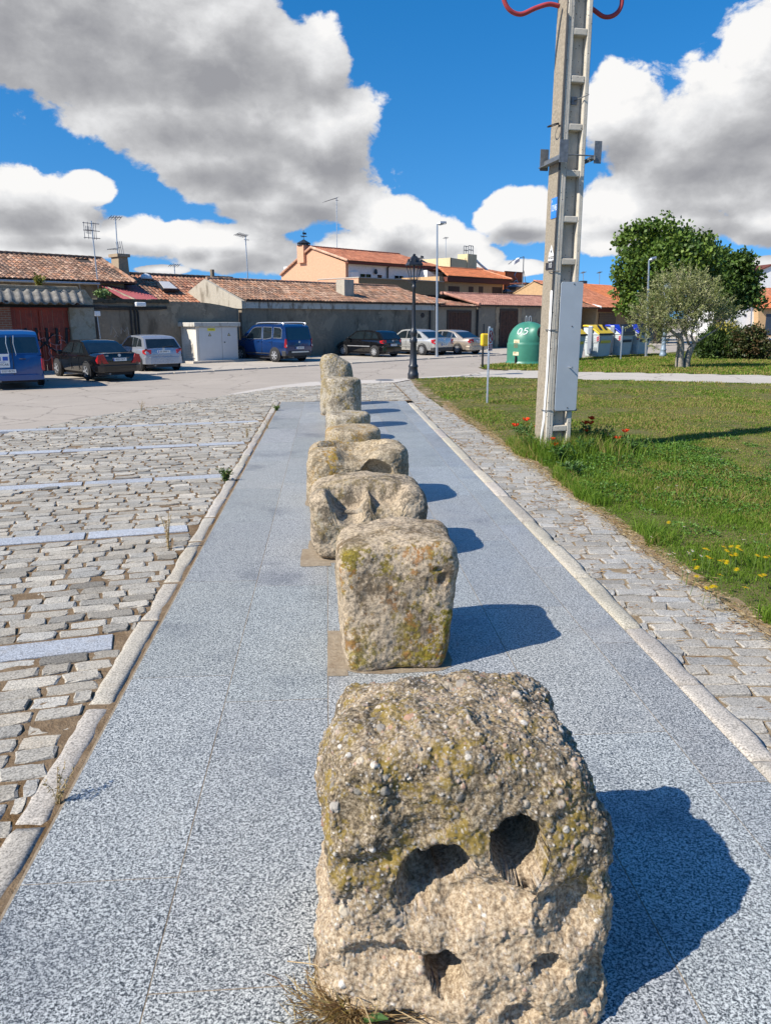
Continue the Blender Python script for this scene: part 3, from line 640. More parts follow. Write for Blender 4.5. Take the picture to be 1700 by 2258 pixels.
V = V + N * ((.016 * fbm(V, 14, 4, 31) + .008 * fbm(V, 34, 4, 37) + .004 * fbm(V, 90, 2, 39)) * (1 - .92 * np.clip(W_[:, 1] * 2.2, 0, 1)))[:, None]
Pc = np.ones((len(V), 3)) * .3
PAL = np.array([(.62, .57, .49), (.50, .43, .33), (.34, .30, .25), (.46, .31, .14), (.40, .24, .17), (.64, .60, .53), (.25, .235, .21), (.48, .37, .29), (.38, .35, .31), (.54, .46, .36)])
for sc, hgt, thr, sd, rr in ((30, .0054, .78, 3, .44), (52, .0048, .56, 13, .44), (95, .0026, .48, 23, .44), (17, .007, .95, 43, .38)):
    zone = np.clip(.30 + .9 * (V[:, 2] - .25) + 1.0 * fbm(V, 3.0, 2, sd + 1), .10, 1)
    d, i, s2 = worley(V, sc, sd); on = (i < zone * (1 - thr) * 1.5) & (W_[:, 1] < .2); rad2 = rr * (.50 + .5 * ((i * 173.3) % 1)); q = np.clip(1 - (d / rad2) ** 2, 0, 1) * on
    V = V + N * (hgt * np.sqrt(q))[:, None]; m = np.clip(q * 5, 0, 1); pk = PAL[((i * 9973) % 10).astype(int)] * (.65 + .5 * ((i * 311.7) % 1))[:, None]
    Pc = Pc * (1 - m[:, None]) + pk * m[:, None]; W_[:, 2] = np.maximum(W_[:, 2], m * .85)
    dip = on & (d > rad2) & (d < rad2 * 1.3); V = V - N * (hgt * .3 * dip)[:, None]
o = from_np('old_stone', V, F, M['conglomerate'], loc=tuple(fc), col=Pc, extra={'Wear': W_})
tag(o, 'pebbly conglomerate block with three dark holes in its face, nearest of the stone row', 'stone', 'old carved stones standing in a row on the granite walk')

# second: rounded cube, wider at the top
def shp2(V, Q):
    z = V[:, 2] / .80; V[:, 0] *= .90 + .12 * np.clip(z, 0, 1) ** .8; V[:, 0] += -.15 * np.clip(.45 - z, 0, 1) ** 1.3 * sm(V[:, 0], -.05, .36)
    V[:, 1] += .05 * z * sm(-V[:, 1], -.1, .35); V[:, 2] += .014 * np.sin(V[:, 0] * 6 + 1) * sm(z, .3, .9); return V
def wear2(V, W, N):
    W[:, 0] = np.clip(np.clip(-N[:, 1] * 1.5, 0, 1) * (.75 + .8 * fbm(V, 2.5, 3, 3)) + .1, 0, 1); W[:, 1] = .55 * np.clip(np.clip(fbm(V, 5, 4, 9), 0, 1) * 2 * np.exp(-((V[:, 2] - .58) / .14) ** 2), 0, 1); return W
def hol2(V, W, N, F):
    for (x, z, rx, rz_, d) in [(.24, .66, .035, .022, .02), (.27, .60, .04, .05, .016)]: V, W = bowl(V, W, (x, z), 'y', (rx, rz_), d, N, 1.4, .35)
    return V, W
stone('rounded granite cube with mustard lichen on its face, second stone from the front', (.40, 4.66, 0), (.365, .35, .405), 150, 9, 11, shp2, (.035, .012, .006), 21, 'stone_a', hol2, wear2)
# third: block with a deep shelf cut in its face
def shp3(V, Q):
    z = V[:, 2] / .65; V[:, 0] *= .94 + .06 * z; V[:, 2] += np.clip(.045 - .16 * V[:, 0] ** 2, -.06, .05) * sm(z, .3, .9); return V
def hol3(V, W, N, F):
    x = V[:, 0] + .02 * fbm(V, 6, 3, 12); dv = 1 - .55 * np.exp(-((x + .01) / .045) ** 2)
    V[:, 2] -= .205 * dv * np.exp(-((x + .02) / .315) ** 8) * sm(-V[:, 1] + .03 * fbm(V, 7, 3, 14), .13, .20) * sm(V[:, 2], .34, .50) * np.where(x < 0, 1.12, .92)
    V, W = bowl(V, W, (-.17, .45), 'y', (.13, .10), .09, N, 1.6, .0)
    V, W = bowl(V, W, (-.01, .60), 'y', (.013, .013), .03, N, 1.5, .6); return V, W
stone('low granite block with a wide shelf hollowed out of its face, third stone', (.345, 6.92, 0), (.535, .40, .325), 150, 7, 6, shp3, (.035, .016, .007), 33, 'stone_b', hol3, None)
# fourth: trough with a basin and a broken front
def hol4(V, W, N, F):
    V[:, 2] -= .11 * np.exp(-((V[:, 0] + .03) / .20) ** 4) * sm(-V[:, 1], .12, .34) * sm(V[:, 2], .42, .60)
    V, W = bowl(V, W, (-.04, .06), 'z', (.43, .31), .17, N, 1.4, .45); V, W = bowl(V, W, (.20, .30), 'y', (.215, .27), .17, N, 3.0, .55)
    return V, W
def wear4(V, W, N):
    W[:, 0] = np.clip(.9 * np.exp(-((V[:, 0] + .28) / .22) ** 2) + .35 * W[:, 0], 0, 1); return W
def shp4(V, Q):
    z = V[:, 2] / .66; V[:, 2] += .05 * np.clip((V[:, 0] - .15) / .3, 0, 1) * sm(z, .3, .9) * np.clip(-V[:, 1] / .4 + .3, 0, 1); V[:, 0] *= 1.03 - .03 * z; return V
stone('squat granite trough with a basin in its top and orange lichen, fourth stone', (.335, 9.05, 0), (.585, .48, .335), 140, 4.5, 7, shp4, (.03, .014, .006), 44, 'stone_c', hol4, wear4)
stone('round low millstone-like drum right behind the granite trough, fifth stone', (.375, 11.78, 0), (.425, .43, .255), 90, 2.6, 7.0, None, (.03, .010, .005), 55, 'stone_c')
stone('round low stone drum in front of the two tall columns, sixth stone', (.35, 13.72, 0), (.385, .42, .25), 80, 2.4, 8.0, None, (.025, .010, .005), 66, 'stone_d')
def shp7(V, Q):
    z = V[:, 2] / 1.0; V[:, 2] += -.05 * V[:, 0] * sm(z, .3, .9); V[:, 0] *= 1.02 - .05 * np.clip(.5 - z, 0, 1); return V
stone('upright granite cylinder with an almost flat top, shorter of the two tall stones', (.30, 15.3, 0), (.345, .34, .50), 80, 2.8, 11, shp7, (.03, .012, .006), 77, 'stone_d')
def shp8(V, Q):
    z = V[:, 2] / 1.34; V[:, 2] += sm(z, .4, .95) * (-.16 * sm(V[:, 0], -.1, .32) + .03); V[:, 0] *= 1.04 - .10 * z; V[:, 0] += -.02 * z; return V
stone('tallest granite column, ochre streaked with a sloping top, farthest stone in view', (.21, 17.5, 0), (.365, .34, .655), 90, 3.2, 7, shp8, (.04, .016, .007), 88, 'stone_d')
stone('granite stub hidden behind the tallest column at the far end of the walk', (.30, 19.4, 0), (.27, .30, .52), 40, 3, 6, None, (.03, .012, .006), 99, 'stone_d')

# ------------------------------------------------------------ buildings along the street
def mat_tile(name, tint=1.0):
    m, t, b = newmat(name); co = coord(t); n = t.noise(co, 9, 6, .7); n2 = t.noise(co, .8, 6, .65)
    c = t.mix(1.0, attr(t), t.ramp(n, [(.3, (.62, .60, .58)), (.7, (1.15, 1.12, 1.1))]), 'MULTIPLY')
    c = t.mix(t.math('MULTIPLY', t.sstep(n2, .52, .7), .35 * tint), c, (.12, .10, .08)); t.link(c, b.inputs['Base Color']); b.inputs['Roughness'].default_value = .9
    bump(t, b, n, .3, .02); return m
M['oldtile'] = mat_tile('old_clay_tile'); M['newtile'] = mat_tile('new_clay_tile', .3)
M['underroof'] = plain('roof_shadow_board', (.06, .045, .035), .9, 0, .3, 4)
M['wall_grey'] = plaster('grey_cement_render', (.235, .195, .145), (.075, .062, .046), .75, .45, patch=(.29, .24, .175))
M['wall_house'] = plaster('old_ochre_render', (.30, .245, .17), (.14, .12, .09), .6, .5, patch=(.36, .30, .215))
M['gable'] = plaster('stained_white_gable', (.42, .38, .31), (.17, .145, .11), .8, 1.0)
M['fascia'] = plaster('peeling_white_fascia', (.50, .48, .43), (.15, .12, .09), .9, 1.6)
M['pink'] = plaster('peach_render', (.60, .335, .215), (.52, .29, .19), .3, .5)
M['whitewall'] = plaster('white_render', (.74, .74, .73), (.6, .6, .6), .25, .5)
M['ochre'] = plaster('ochre_render', (.50, .335, .185), (.42, .28, .15), .3, .4)
M['brownwall'] = plaster('brown_parapet', (.34, .225, .12), (.28, .185, .10), .3, .4)
M['yellowwall'] = plaster('pale_yellow_render', (.62, .50, .30), (.5, .40, .24), .4, .4)
M['terracotta'] = plaster('terracotta_render', (.42, .135, .055), (.36, .11, .05), .3, .5)
M['portal'] = plaster('portal_render', (.40, .335, .25), (.20, .17, .13), .6, .7, patch=(.30, .24, .16))
M['brick'] = None
def mat_brick():
    m, t, b = newmat('old_brick'); co = coord(t); bt = t.node('ShaderNodeTexBrick'); bt.inputs['Scale'].default_value = 1; bt.inputs['Mortar Size'].default_value = .012; bt.inputs['Brick Width'].default_value = .26; bt.inputs['Row Height'].default_value = .085
    bt.inputs['Color1'].default_value = (.36, .12, .06, 1); bt.inputs['Color2'].default_value = (.28, .085, .045, 1); bt.inputs['Mortar'].default_value = (.33, .27, .2, 1)
    mp = t.node('ShaderNodeMapping'); mp.inputs['Rotation'].default_value = (rad(90), 0, 0); t.link(co, mp.inputs[0]); t.link(mp.outputs[0], bt.inputs['Vector'])
    t.link(t.mix(t.math('MULTIPLY', t.noise(co, 12, 5), .5), bt.outputs['Color'], (.2, .08, .05)), b.inputs['Base Color']); b.inputs['Roughness'].default_value = .9; return m
M['brick'] = mat_brick()
M['wood'] = plain('weathered_brown_boards', (.075, .030, .016), .8, 0, .6, 7, .3)
M['window_dark'] = plain('brown_shutter', (.05, .022, .012), .6, 0, .3, 5)
M['soffit'] = plain('dark_red_eaves', (.13, .035, .02), .8, 0, .2, 5)
M['redsheet'] = plain('red_sheet_roofing', (.32, .075, .075), .5, 0, .12, 4)
M['asbestos'] = plain('grey_corrugated_sheet', (.20, .185, .16), .92, 0, .5, 5, .5)
M['cable'] = plain('black_cable', (.012, .012, .013), .6, 0, .3, 8)
M['greywall'] = plaster('dark_grey_block', (.20, .185, .165), (.14, .13, .12), .4, .5)
M['doorblue'] = plain('dark_blue_door', (.03, .045, .07), .5, 0, .2, 4)
OLD = [(.33, .185, .115), (.40, .25, .165), (.27, .155, .10), (.45, .30, .21), (.36, .225, .16), (.22, .135, .09), (.42, .22, .13)]
REDOLD = [(.40, .17, .095), (.46, .22, .13), (.34, .15, .09), (.50, .27, .18), (.30, .14, .09)]
PINKT = [(.44, .22, .16), (.50, .27, .20), (.39, .19, .14), (.47, .25, .185)]
NEWT = [(.60, .195, .075), (.66, .23, .095), (.55, .175, .07), (.62, .21, .08)]
MIDT = [(.50, .19, .10), (.56, .23, .13), (.45, .165, .09), (.52, .21, .115)]
def tile_roof(parent, eave, ridge, tl, mat, pal, w=.24, row=.34, h=.062, sag=0.0, jit=1.0, seed=1, name='roof', cut=None, rise=.02):
    """eave = (x0, x1, y, z), ridge = (x0, x1, y, z) in the parent's frame; rows of curved clay tiles over a board"""
    r = random.Random(seed); ex0, ex1, ey, ez = eave; rx0, rx1, ry, rz_ = ridge
    Ls = math.hypot(ry - ey, rz_ - ez); dy, dz = (ry - ey) / Ls, (rz_ - ez) / Ls; ny, nz = -dz * (1 if dy > 0 else -1), abs(dy)
    mb = MB(); mb.cur = (.3, .2, .15)
    A = [(ex0, ey, ez), (ex1, ey, ez), (rx1, ry, rz_), (rx0, ry, rz_)]; board = MB(); board.slab(A, (0, ny * -.06, nz * -.06))
    x = min(ex0, rx0) + w / 2; arc = 5
    while x < max(ex1, rx1):
        t0 = 0.0; t1 = 1.0
        if x < ex0: t0 = (ex0 - x) / (ex0 - rx0) if ex0 > rx0 else 0
        if x > ex1: t0 = (x - ex1) / (rx1 - ex1) if rx1 > ex1 else 0
        if rx0 > ex0 and x < rx0: t1 = (x - ex0) / (rx0 - ex0)
        if rx1 < ex1 and x > rx1: t1 = (ex1 - x) / (ex1 - rx1)
        n = max(1, int(round((t1 - t0) * Ls / row))); xj = r.uniform(-.01, .01) * jit
        for k in range(n):
            if (t1 - t0) * Ls < .1: break
            a = t0 * Ls + k * row; b = min(a + row * 1.12, t1 * Ls + .02)
            if b - a < .06: continue
            if cut and any(c[0] < x < c[1] and c[2] < (a + b) / 2 / Ls < c[3] for c in cut): continue
            c = r.choice(pal); q = r.uniform(.78, 1.18); mb.cur = tuple(v * q for v in c)
            ll, uu = rise + r.uniform(0, .012) * jit, r.uniform(-.004, .004) * jit; sk = r.uniform(-.012, .012) * jit; vs = []
            for (s_, lift, wd) in ((a, ll, w * .50), (b, uu, w * .43)):
                sg = -sag * math.sin(math.pi * min(1, max(0, s_ / Ls))) * (1 + .5 * math.sin(x * .7)) if sag else 0
                for j in range(arc):
                    th = math.pi * j / (arc - 1); px_ = x + xj + (sk if s_ == b else 0) - math.cos(th) * wd; hh_ = h * math.sin(th) + lift + sg + .012
                    vs.append((px_, ey + dy * s_ + ny * hh_, ez + dz * s_ + nz * hh_))
            fs = [(j, j + 1, arc + j + 1, arc + j) for j in range(arc - 1)] + [tuple(range(arc))[::-1]]
            mb.add(vs, fs)
        x += w
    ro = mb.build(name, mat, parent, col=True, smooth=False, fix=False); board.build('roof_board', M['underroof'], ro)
    return ro
def ridge_caps(parent, a, b, mat, pal, seed=3, r0=.11, name='ridge_tiles', white=False):
    r = random.Random(seed); a = Vector(a); b = Vector(b); L = (b - a).length; d = (b - a) / L; n = max(1, int(L / .36)); mb = MB()
    for k in range(n):
        c = r.choice(pal); q = r.uniform(.8, 1.15); mb.cur = tuple(v * q for v in c)
        mb.tube([a + d * (k * L / n - .02), a + d * ((k + 1) * L / n + .02)], [r0 * 1.1, r0 * .92], 8)
    return mb.build(name, mat, parent, col=True)
def bld(name, label, cat, s, v, group=None): return thing(name, label, cat, street(s, v), ANG, group)
def L(px, py, v, o):         # photograph position on the plane v -> local (x, z) of a building whose origin is o=(s,v)
    s, z = SV(px, py, v); return s - o[0], z
def window(parent, x0, x1, z0, z1, y, mat='window_dark', fr='white', deep=.10, name='window', frame=.05, out=.02, bars=0):
    w = MB(); w.span((x0, y - out, z0), (x1, y + .05, z1)); p = w.build(name, M[mat], parent)
    if fr:
        f = MB(); y0 = y - out - .015
        f.span((x0 - frame, y0, z0 - frame), (x0, y + .04, z1 + frame)); f.span((x1, y0, z0 - frame), (x1 + frame, y + .04, z1 + frame)); f.span((x0, y0, z1), (x1, y + .04, z1 + frame)); f.span((x0, y0 - .02, z0 - frame), (x1, y + .04, z0))
        for k in range(bars):
            xx = x0 + (x1 - x0) * (k + 1) / (bars + 1); f.span((xx - .025, y0, z0), (xx + .025, y - out - .002, z1))
        f.build('frame', M[fr], p)
    return p

# --- long grey yard wall (left of the low house)
o = (-13.6, 0); wl = bld('yard_wall', 'stained grey rendered yard wall topped with dark moss behind the silver hatchback', 'wall', *o)
top = [(0, 2.90), (2.0, 2.88), (4.0, 2.88), (5.9, 2.87), (6.6, 2.82), (7.3, 2.73), (8.0, 2.61), (8.30, 2.58)]
mb = MB(); mb.slab([(0, 0, -.1)] + [(8.30, 0, -.1)] + [(x, 0, z) for x, z in reversed(top)], (0, .35, 0)); mb.build('wall', M['wall_grey'], wl)
mb = MB(); cap = plaster('mossy_coping', (.07, .065, .05), (.03, .03, .02), .7, 3); r = random.Random(4); x = 0
while x < 3.9: mb.box((x + .16, .12, 2.87 + r.uniform(-.05, .02)), (.34, .44, .15 + r.uniform(0, .06)), r.uniform(-.1, .1)); x += .3
mb.build('mossy_coping', cap, wl, bevel=.02)
x0 = L(245, 700, 0, o)[0]
for k, (px_) in enumerate((288, 297, 304)):
    x = L(px_, 700, 0, o)[0]; mb = MB(); mb.tube([(x, -.05, 0), (x, -.05, 2.35), (x - .05 * k, -.05, 2.62)], .045, 8); mb.build('conduit', M['cable'], wl)
x = L(213, 700, 0, o)[0]; mb = MB(); mb.tube([(x + .12, -.05, 0), (x, -.05, 2.2)], .035, 8); mb.build('conduit', M['steel'], wl)
mb = MB(); mb.tube([(x - .08, -.05, 0), (x - .10, -.05, 2.4)], .05, 8); mb.build('conduit', M['cable'], wl)
mb = MB(); mb.box((x, -.09, 2.30), (.26, .12, .22)); mb.build('junction_box', M['white'], wl, bevel=.02)
x = L(305, 669, 0, o)[0]; mb = MB(); mb.box((x, -.16, 2.72), (.52, .24, .20)); mb.build('wall_lamp', M['white'], wl, bevel=.05)
mb = MB()
for k in range(3): mb.tube(catmull([(.0, -.06, 2.62 - .05 * k), (1.5, -.07, 2.60 - .06 * k), (3.3, -.06, 2.60 - .05 * k), (4.1, -.06, 2.62 - .04 * k)], 6), .022, 6)
mb.build('cable', M['cable'], wl)
gx = L(243, 720, 0, o)[0]; mb = MB()
for pts in ([(0, 0), (.08, .42), (.3, .05)], [(.5, .05), (.55, .33), (.68, .15), (.85, .35), (.9, 0)], [(.15, -.1), (.25, .02), (.35, -.08)]): mb.tube([(gx + a, -.004, 1.35 + b) for a, b in pts], .012, 5)
mb.build('graffiti', plain('chalk_graffiti', (.42, .40, .37), .9), wl)

# --- low tiled building
o = (-5.105, 0); lh = bld('low_shed', 'long low shed with weathered tile roof, white peeling fascia and grey wall', 'building', *o)
LEN = 15.33; yb, zb = VS(405, 663, -5.105); ya, za = VS(452, 614, -5.105); yb = 6.4
mb = MB(); mb.span((0.02, .02, -.1), (LEN, yb, 2.60)); mb.build('wall', M['wall_grey'], lh)
mb = MB(); mb.slab([(-.06, -.12, 2.58), (-.06, yb, 2.58), (-.06, yb, 2.95), (-.06, ya, za - .02), (-.06, -.12, 2.97)], (.25, 0, 0)); mb.build('gable', M['gable'], lh)
mb = MB(); mb.span((.19, -.14, 2.60), (LEN + .02, .06, 2.95)); mb.build('fascia', M['fascia'], lh, bevel=.01)
rx = L(876, 629, ya, o)[0]
tile_roof(lh, (.14, LEN + 1.0, -.24, 2.99), (.14, rx, ya, za - .05), 0, M['oldtile'], OLD, sag=.05, seed=5, w=.25, row=.36, h=.07)
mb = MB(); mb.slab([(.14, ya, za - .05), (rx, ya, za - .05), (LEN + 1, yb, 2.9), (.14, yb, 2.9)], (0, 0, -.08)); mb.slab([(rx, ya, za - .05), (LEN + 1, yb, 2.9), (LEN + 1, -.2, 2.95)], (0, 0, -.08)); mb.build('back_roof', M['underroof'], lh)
ridge_caps(lh, (.1, ya, za), (rx, ya, za), M['oldtile'], OLD, 8)
c0, _ = L(743, 650, 1.2, o); c1, _ = L(776, 650, 1.2, o); zt = SV(760, 616, 1.2)[1]
mb = MB(); mb.box(((c0 + c1) / 2 + .1, 1.25, (2.9 + zt) / 2), (.80, .75, zt - 2.9)); ch = mb.build('chimney', M['gable'], lh, bevel=.02)
mb = MB(); mb.tube([(L(946.7, 700, 0, o)[0], -.06, 0), (L(946.7, 700, 0, o)[0], -.06, 2.6)], .05, 8); mb.build('drainpipe', M['cable'], lh)
mb = MB(); mb.lathe([(0, -.02), (.16, -.02), (.16, .02), (0, .02)], 14, (L(932, 696, 0, o)[0], 0, 2.28), 'Y'); mb.build('vent', plain('vent_hole', (.05, .04, .035), .9), lh)
# patches of grey paint over graffiti near the cabinet
# --- next shed with a garage door
o2 = (10.30, 0); g1 = bld('garage_shed', 'small tiled shed with brown wooden garage door behind the beige saloon', 'garage', *o2)
W1 = 4.72; mb = MB(); mb.span((0, .08, -.15), (W1, 6, 2.86)); mb.build('wall', plaster('cement_render_brown', (.31, .255, .19), (.15, .12, .09), .6, .4), g1)
tile_roof(g1, (.4, W1 + .15, -.22, 2.87), (.4, .9, 2.6, 3.72), 0, M['oldtile'], OLD + REDOLD, seed=15, w=.25, row=.36, sag=.03)
mb = MB(); mb.slab([(.3, 2.6, 3.7), (W1, 2.6, 3.7), (W1, 6, 2.9), (.3, 6, 2.9)], (0, 0, -.06)); mb.build('back_roof', M['underroof'], g1)
d0 = L(990, 690, 0, o2)[0]; d1 = L(1038, 690, 0, o2)[0]
def boards(parent, x0, x1, z0, z1, y, mat, n, name='door', seed=1, hole=False):
    r = random.Random(seed); mb = MB()
    for k in range(n):
        a = x0 + (x1 - x0) * k / n; b = x0 + (x1 - x0) * (k + 1) / n; mb.span((a + .008, y - .05 - r.uniform(0, .012), z0 + r.uniform(0, .02)), (b - .008, y - .02, z1 - (r.uniform(0, .03))))
    d = mb.build(name, mat, parent); f = MB(); f.span((x0 - .12, y - .07, z0), (x0, y - .01, z1 + .12)); f.span((x1, y - .07, z0), (x1 + .12, y - .01, z1 + .12)); f.span((x0, y - .07, z1), (x1, y - .01, z1 + .12)); f.build('frame', M['window_dark'], d); return d
boards(g1, d0, d1, -.1, 2.50, .08, M['wood'], 14, seed=3)
mb = MB(); mb.tube([(W1 + .02, -.05, -.1), (W1 + .02, -.05, 2.7)], .06, 8); mb.build('drainpipe', M['cable'], g1)
# --- pink-tiled shed with tall door
o3 = (15.06, 0); g2 = bld('tiled_shed', 'grey rendered shed with even pink tile roof and tall brown door behind the green container', 'garage', *o3)
W2 = 14.0; mb = MB(); mb.span((0, 0, -.25), (W2, 5, 2.95)); mb.build('wall', plaster('patched_grey_render', (.26, .22, .17), (.14, .115, .09), .7, .35, patch=(.34, .28, .20)), g2)
rl = L(979.5, 648, 3.5, o3)[0]
tile_roof(g2, (-.1, W2 + .1, -.25, 2.97), (.5, W2 + .1, 3.5, 3.84), 0, M['newtile'], PINKT, seed=25, w=.23, row=.33, jit=.4)
mb = MB(); mb.slab([(-.1, 3.5, 3.8), (W2, 3.5, 3.8), (W2, 6.5, 2.9), (-.1, 6.5, 2.9)], (0, 0, -.06)); mb.build('back_roof', M['underroof'], g2)
ridge_caps(g2, (.2, 3.5, 3.88), (W2, 3.5, 3.88), M['newtile'], PINKT, 18); ridge_caps(g2, (-.1, -.25, 3.05), (.45, 3.5, 3.90), M['newtile'], PINKT, 19, .10)
e0 = L(1103, 690, 0, o3)[0]; e1 = L(1139, 690, 0, o3)[0]; boards(g2, e0, e1, -.2, 2.62, 0, M['wood'], 9, seed=5)
r = random.Random(2)
for side in (e0 - .36, e1 + .36):
    z = -.2; mb = MB()
    while z < 2.7: mb.box((side + r.uniform(-.05, .05), -.015, z + .11), (.40 + r.uniform(-.1, .1), .05, .215)); z += .22
    mb.build('brick_jamb', plaster('patched_jamb', (.40, .30, .20), (.25, .15, .09), .6, 1.2), g2)
# --- lean-to and ochre garages, far right
o4 = (29.1, 0); g3 = bld('ochre_garage', 'ochre garage block with bright orange tile roof right of the concrete pole', 'garage', *o4)
W3 = 11.0; mb = MB(); mb.span((2.3, .1, -.3), (W3, 9, 2.95)); mb.span((0, 2.0, -.3), (2.3, 9, 2.9)); mb.build('wall', M['ochre'], g3)
tile_roof(g3, (1.9, 8.5, -.5, 2.95), (1.9, 8.5, 6, 5.35), 0, M['newtile'], MIDT, seed=35, w=.24, row=.33, jit=.3)
tile_roof(g3, (8.6, 16, -.5, 2.95), (8.6, 16, 6, 5.3), 0, M['newtile'], NEWT, seed=37, w=.24, row=.33, jit=.3)
mb = MB(); mb.span((8.6, .1, -.3), (16, 9, 2.95)); mb.slab([(1.9, 6, 5.3), (16, 6, 5.3), (16, 11, 3), (1.9, 11, 3)], (0, 0, -.08)); mb.slab([(1.95, -.45, 2.9), (1.95, 6, 5.25), (1.95, 11, 2.95), (1.95, 9, -.2), (1.95, -.2, -.2)], (.12, 0, 0)); mb.build('rear_wall', M['ochre'], g3)
tile_roof(g3, (-1.2, 2.1, -.7, 2.92), (-1.2, 2.0, 3.2, 3.75), 0, M['oldtile'], REDOLD, seed=36, w=.23, row=.33, name='lean_to_roof')
mb = MB(); mb.tube([(2.1, -.75, 2.98), (2.05, 3.2, 3.85)], .10, 8); mb.build('verge', M['whitewall'], g3)
a0 = L(1320, 690, .1, o4)[0]; a1 = L(1357, 690, .1, o4)[0]; mb = MB()
for k in range(14): mb.span((a0, .02, -.2 + k * .195), (a1, .09, -.2 + k * .195 + .185))
gd = mb.build('garage_door', plain('brown_roller_door', (.16, .095, .05), .6, 0, .15, 3), g3)
hx = (a0 + a1) / 2 - .3; mb = MB(); mb.span((hx - .35, -.0, -.1), (hx + .35, .03, 1.75)); mb.build('wicket', plain('wicket_door', (.12, .065, .035), .6), gd)
mb = MB(); mb.span((-.9, 1.9, -.2), (1.9, 2.0, 2.75)); mb.build('door', M['wood'], g3); mb = MB(); mb.span((2.2, -.05, 2.62), (8.4, .1, 2.92)); mb.build('lintel', M['soffit'], g3)
mb = MB(); mb.tube([(8.45, -.05, -.2), (8.45, -.05, 2.9)], .06, 8); mb.build('drainpipe', M['soffit'], g3)

# --- gate portal on the far left
o5 = (-18.45, -2.8); pt = bld('gate_portal', 'rendered gateway with red double gate and grey corrugated canopy at the left edge', 'gateway', *o5)
def PX(x, y): return L(x, y, -2.8, o5)
xd0 = PX(21.6, 676)[0]; xd1 = PX(152, 676)[0]; xe = PX(207, 680)[0]; zl = 2.53
mb = MB(); mb.span((-5, 0, -.1), (xd0 - .55, .45, 2.60)); mb.span((xd1, 0, -.1), (xe, .45, 2.62)); mb.span((-5, .02, zl), (xe, .45, 2.84)); mb.slab([(-5, 0.1, 2.84), (xe, .1, 2.84), (PX(190, 640)[0], .1, 3.22), (-5, .1, 3.22)], (0, .3, 0)); mb.build('wall', M['portal'], pt)
mb = MB(); mb.span((xd0 - .55, -.02, .75), (xd0, .43, 2.52)); mb.build('brick_pier', M['brick'], pt); mb = MB(); mb.span((xd0 - .55, -.03, -.1), (xd0 + .03, .43, .75)); mb.build('stone_base', M['kerbstone'], pt, bevel=.03)
mb = MB(); mb.box(((xd0 + xd1) / 2, -.02, -.02), (xd1 - xd0 + .4, .5, .16)); mb.build('threshold', M['kerbstone'], pt)
mb = MB(); n = 11; wq = (xd1 - xd0) / n; M['redgate'] = plain('rust_red_gate', (.30, .042, .018), .6, .0, .35, 3, .1)
for k in range(n): mb.span((xd0 + k * wq + .01, .14, .02), (xd0 + (k + 1) * wq - .01, .17 + .012 * (k % 2), 2.52))
mb.span((xd0, .10, 1.55), (xd1, .16, 1.66)); mb.span((xd0, .10, 2.40), (xd1, .16, 2.50)); mb.span(((xd0 + xd1) / 2 - .03, .09, 0), ((xd0 + xd1) / 2 + .03, .16, 2.5))
gt = mb.build('gate', M['redgate'], pt)
mb = MB(); mb.tube([(xd0 + .6, .09, 1.55), (xd1 - .15, .09, .45)], .03, 6); mb.tube([(xd0 + .6, .09, .55), (xd1 - .7, .09, 1.5)], .03, 6)
for k in range(5): mb.tube([(xd0 + .5 + k * .4, .10, 1.1), (xd0 + .55 + k * .4, .09, 1.72)], .05, 6)
mb.build('gate_bar', M['cable'], gt)
mb = MB(); xm = (xd0 + xd1) / 2
for (cx, cz, rx_, rz2) in ((xm + .35, .75, .16, .17), (xm + .05, .9, .3, .45), (xm - .35, .6, .22, .4), (xm + .75, .9, .25, .35), (xm + .55, 1.25, .3, .2)): mb.tube([(cx + rx_ * math.cos(w * .5), .085, cz + rz2 * math.sin(w * .5)) for w in range(1, 12)], .018, 5)
for (a, b, c, d) in ((-.2, .4, -.1, 1.4), (.1, 1.3, .35, .4), (.6, .35, .75, 1.3), (-.6, .5, -.5, 1.35)): mb.tube([(xm + a, .085, b), (xm + c, .085, d)], .016, 5)
mb.build('graffiti', plain('pink_graffiti', (.48, .20, .17), .8), gt)
mb = MB(); XN = 120; xr = PX(171, 657)[0]; 
for i in range(XN):
    for j in range(2): pass
V_ = []; F_ = []
for i in range(XN + 1):
    x = -5 + (xr + 5) * i / XN
    for j in range(4):
        t = j / 3; y = -.62 + t * .80; z = 2.66 + t * .56; V_.append((x + .22 * t, y, z + .045 * math.sin((x) * 2 * math.pi / .36)))
for i in range(XN):
    for j in range(3): F_.append((i * 4 + j, i * 4 + 4 + j, i * 4 + 5 + j, i * 4 + 1 + j))
co_ = from_np('canopy', np.array(V_), np.array(F_), M['asbestos'], pt); sm = co_.modifiers.new('thick', 'SOLIDIFY'); sm.thickness = .02
mb = MB(); r = random.Random(3); x = -5
while x < xr + .1: mb.tube([(x, .22, 3.24), (x + .42, .22, 3.24 + r.uniform(-.01, .01))], .10, 7); x += .4
mb.build('ridge_tiles', plain('mossy_ridge', (.20, .17, .12), .95, 0, .4, 5, .4), pt)
for k, x in enumerate((xd0 - .4, xr - .3)):
    mb = MB(); mb.span((x, -.55, 2.62), (x + .14, .1, 2.74)); mb.build('bracket', M['wood'], pt)
mb = MB()
for k in range(3): mb.tube(catmull([(-5, -.05, 2.60 - .03 * k), (xm - .5, -.06, 2.585 - .03 * k), (xe - .2, -.05, 2.60 - .03 * k), (xe + 1.0, .8, 2.6 - .03 * k)], 6), .022, 6)
mb.build('cable', M['cable'], pt)
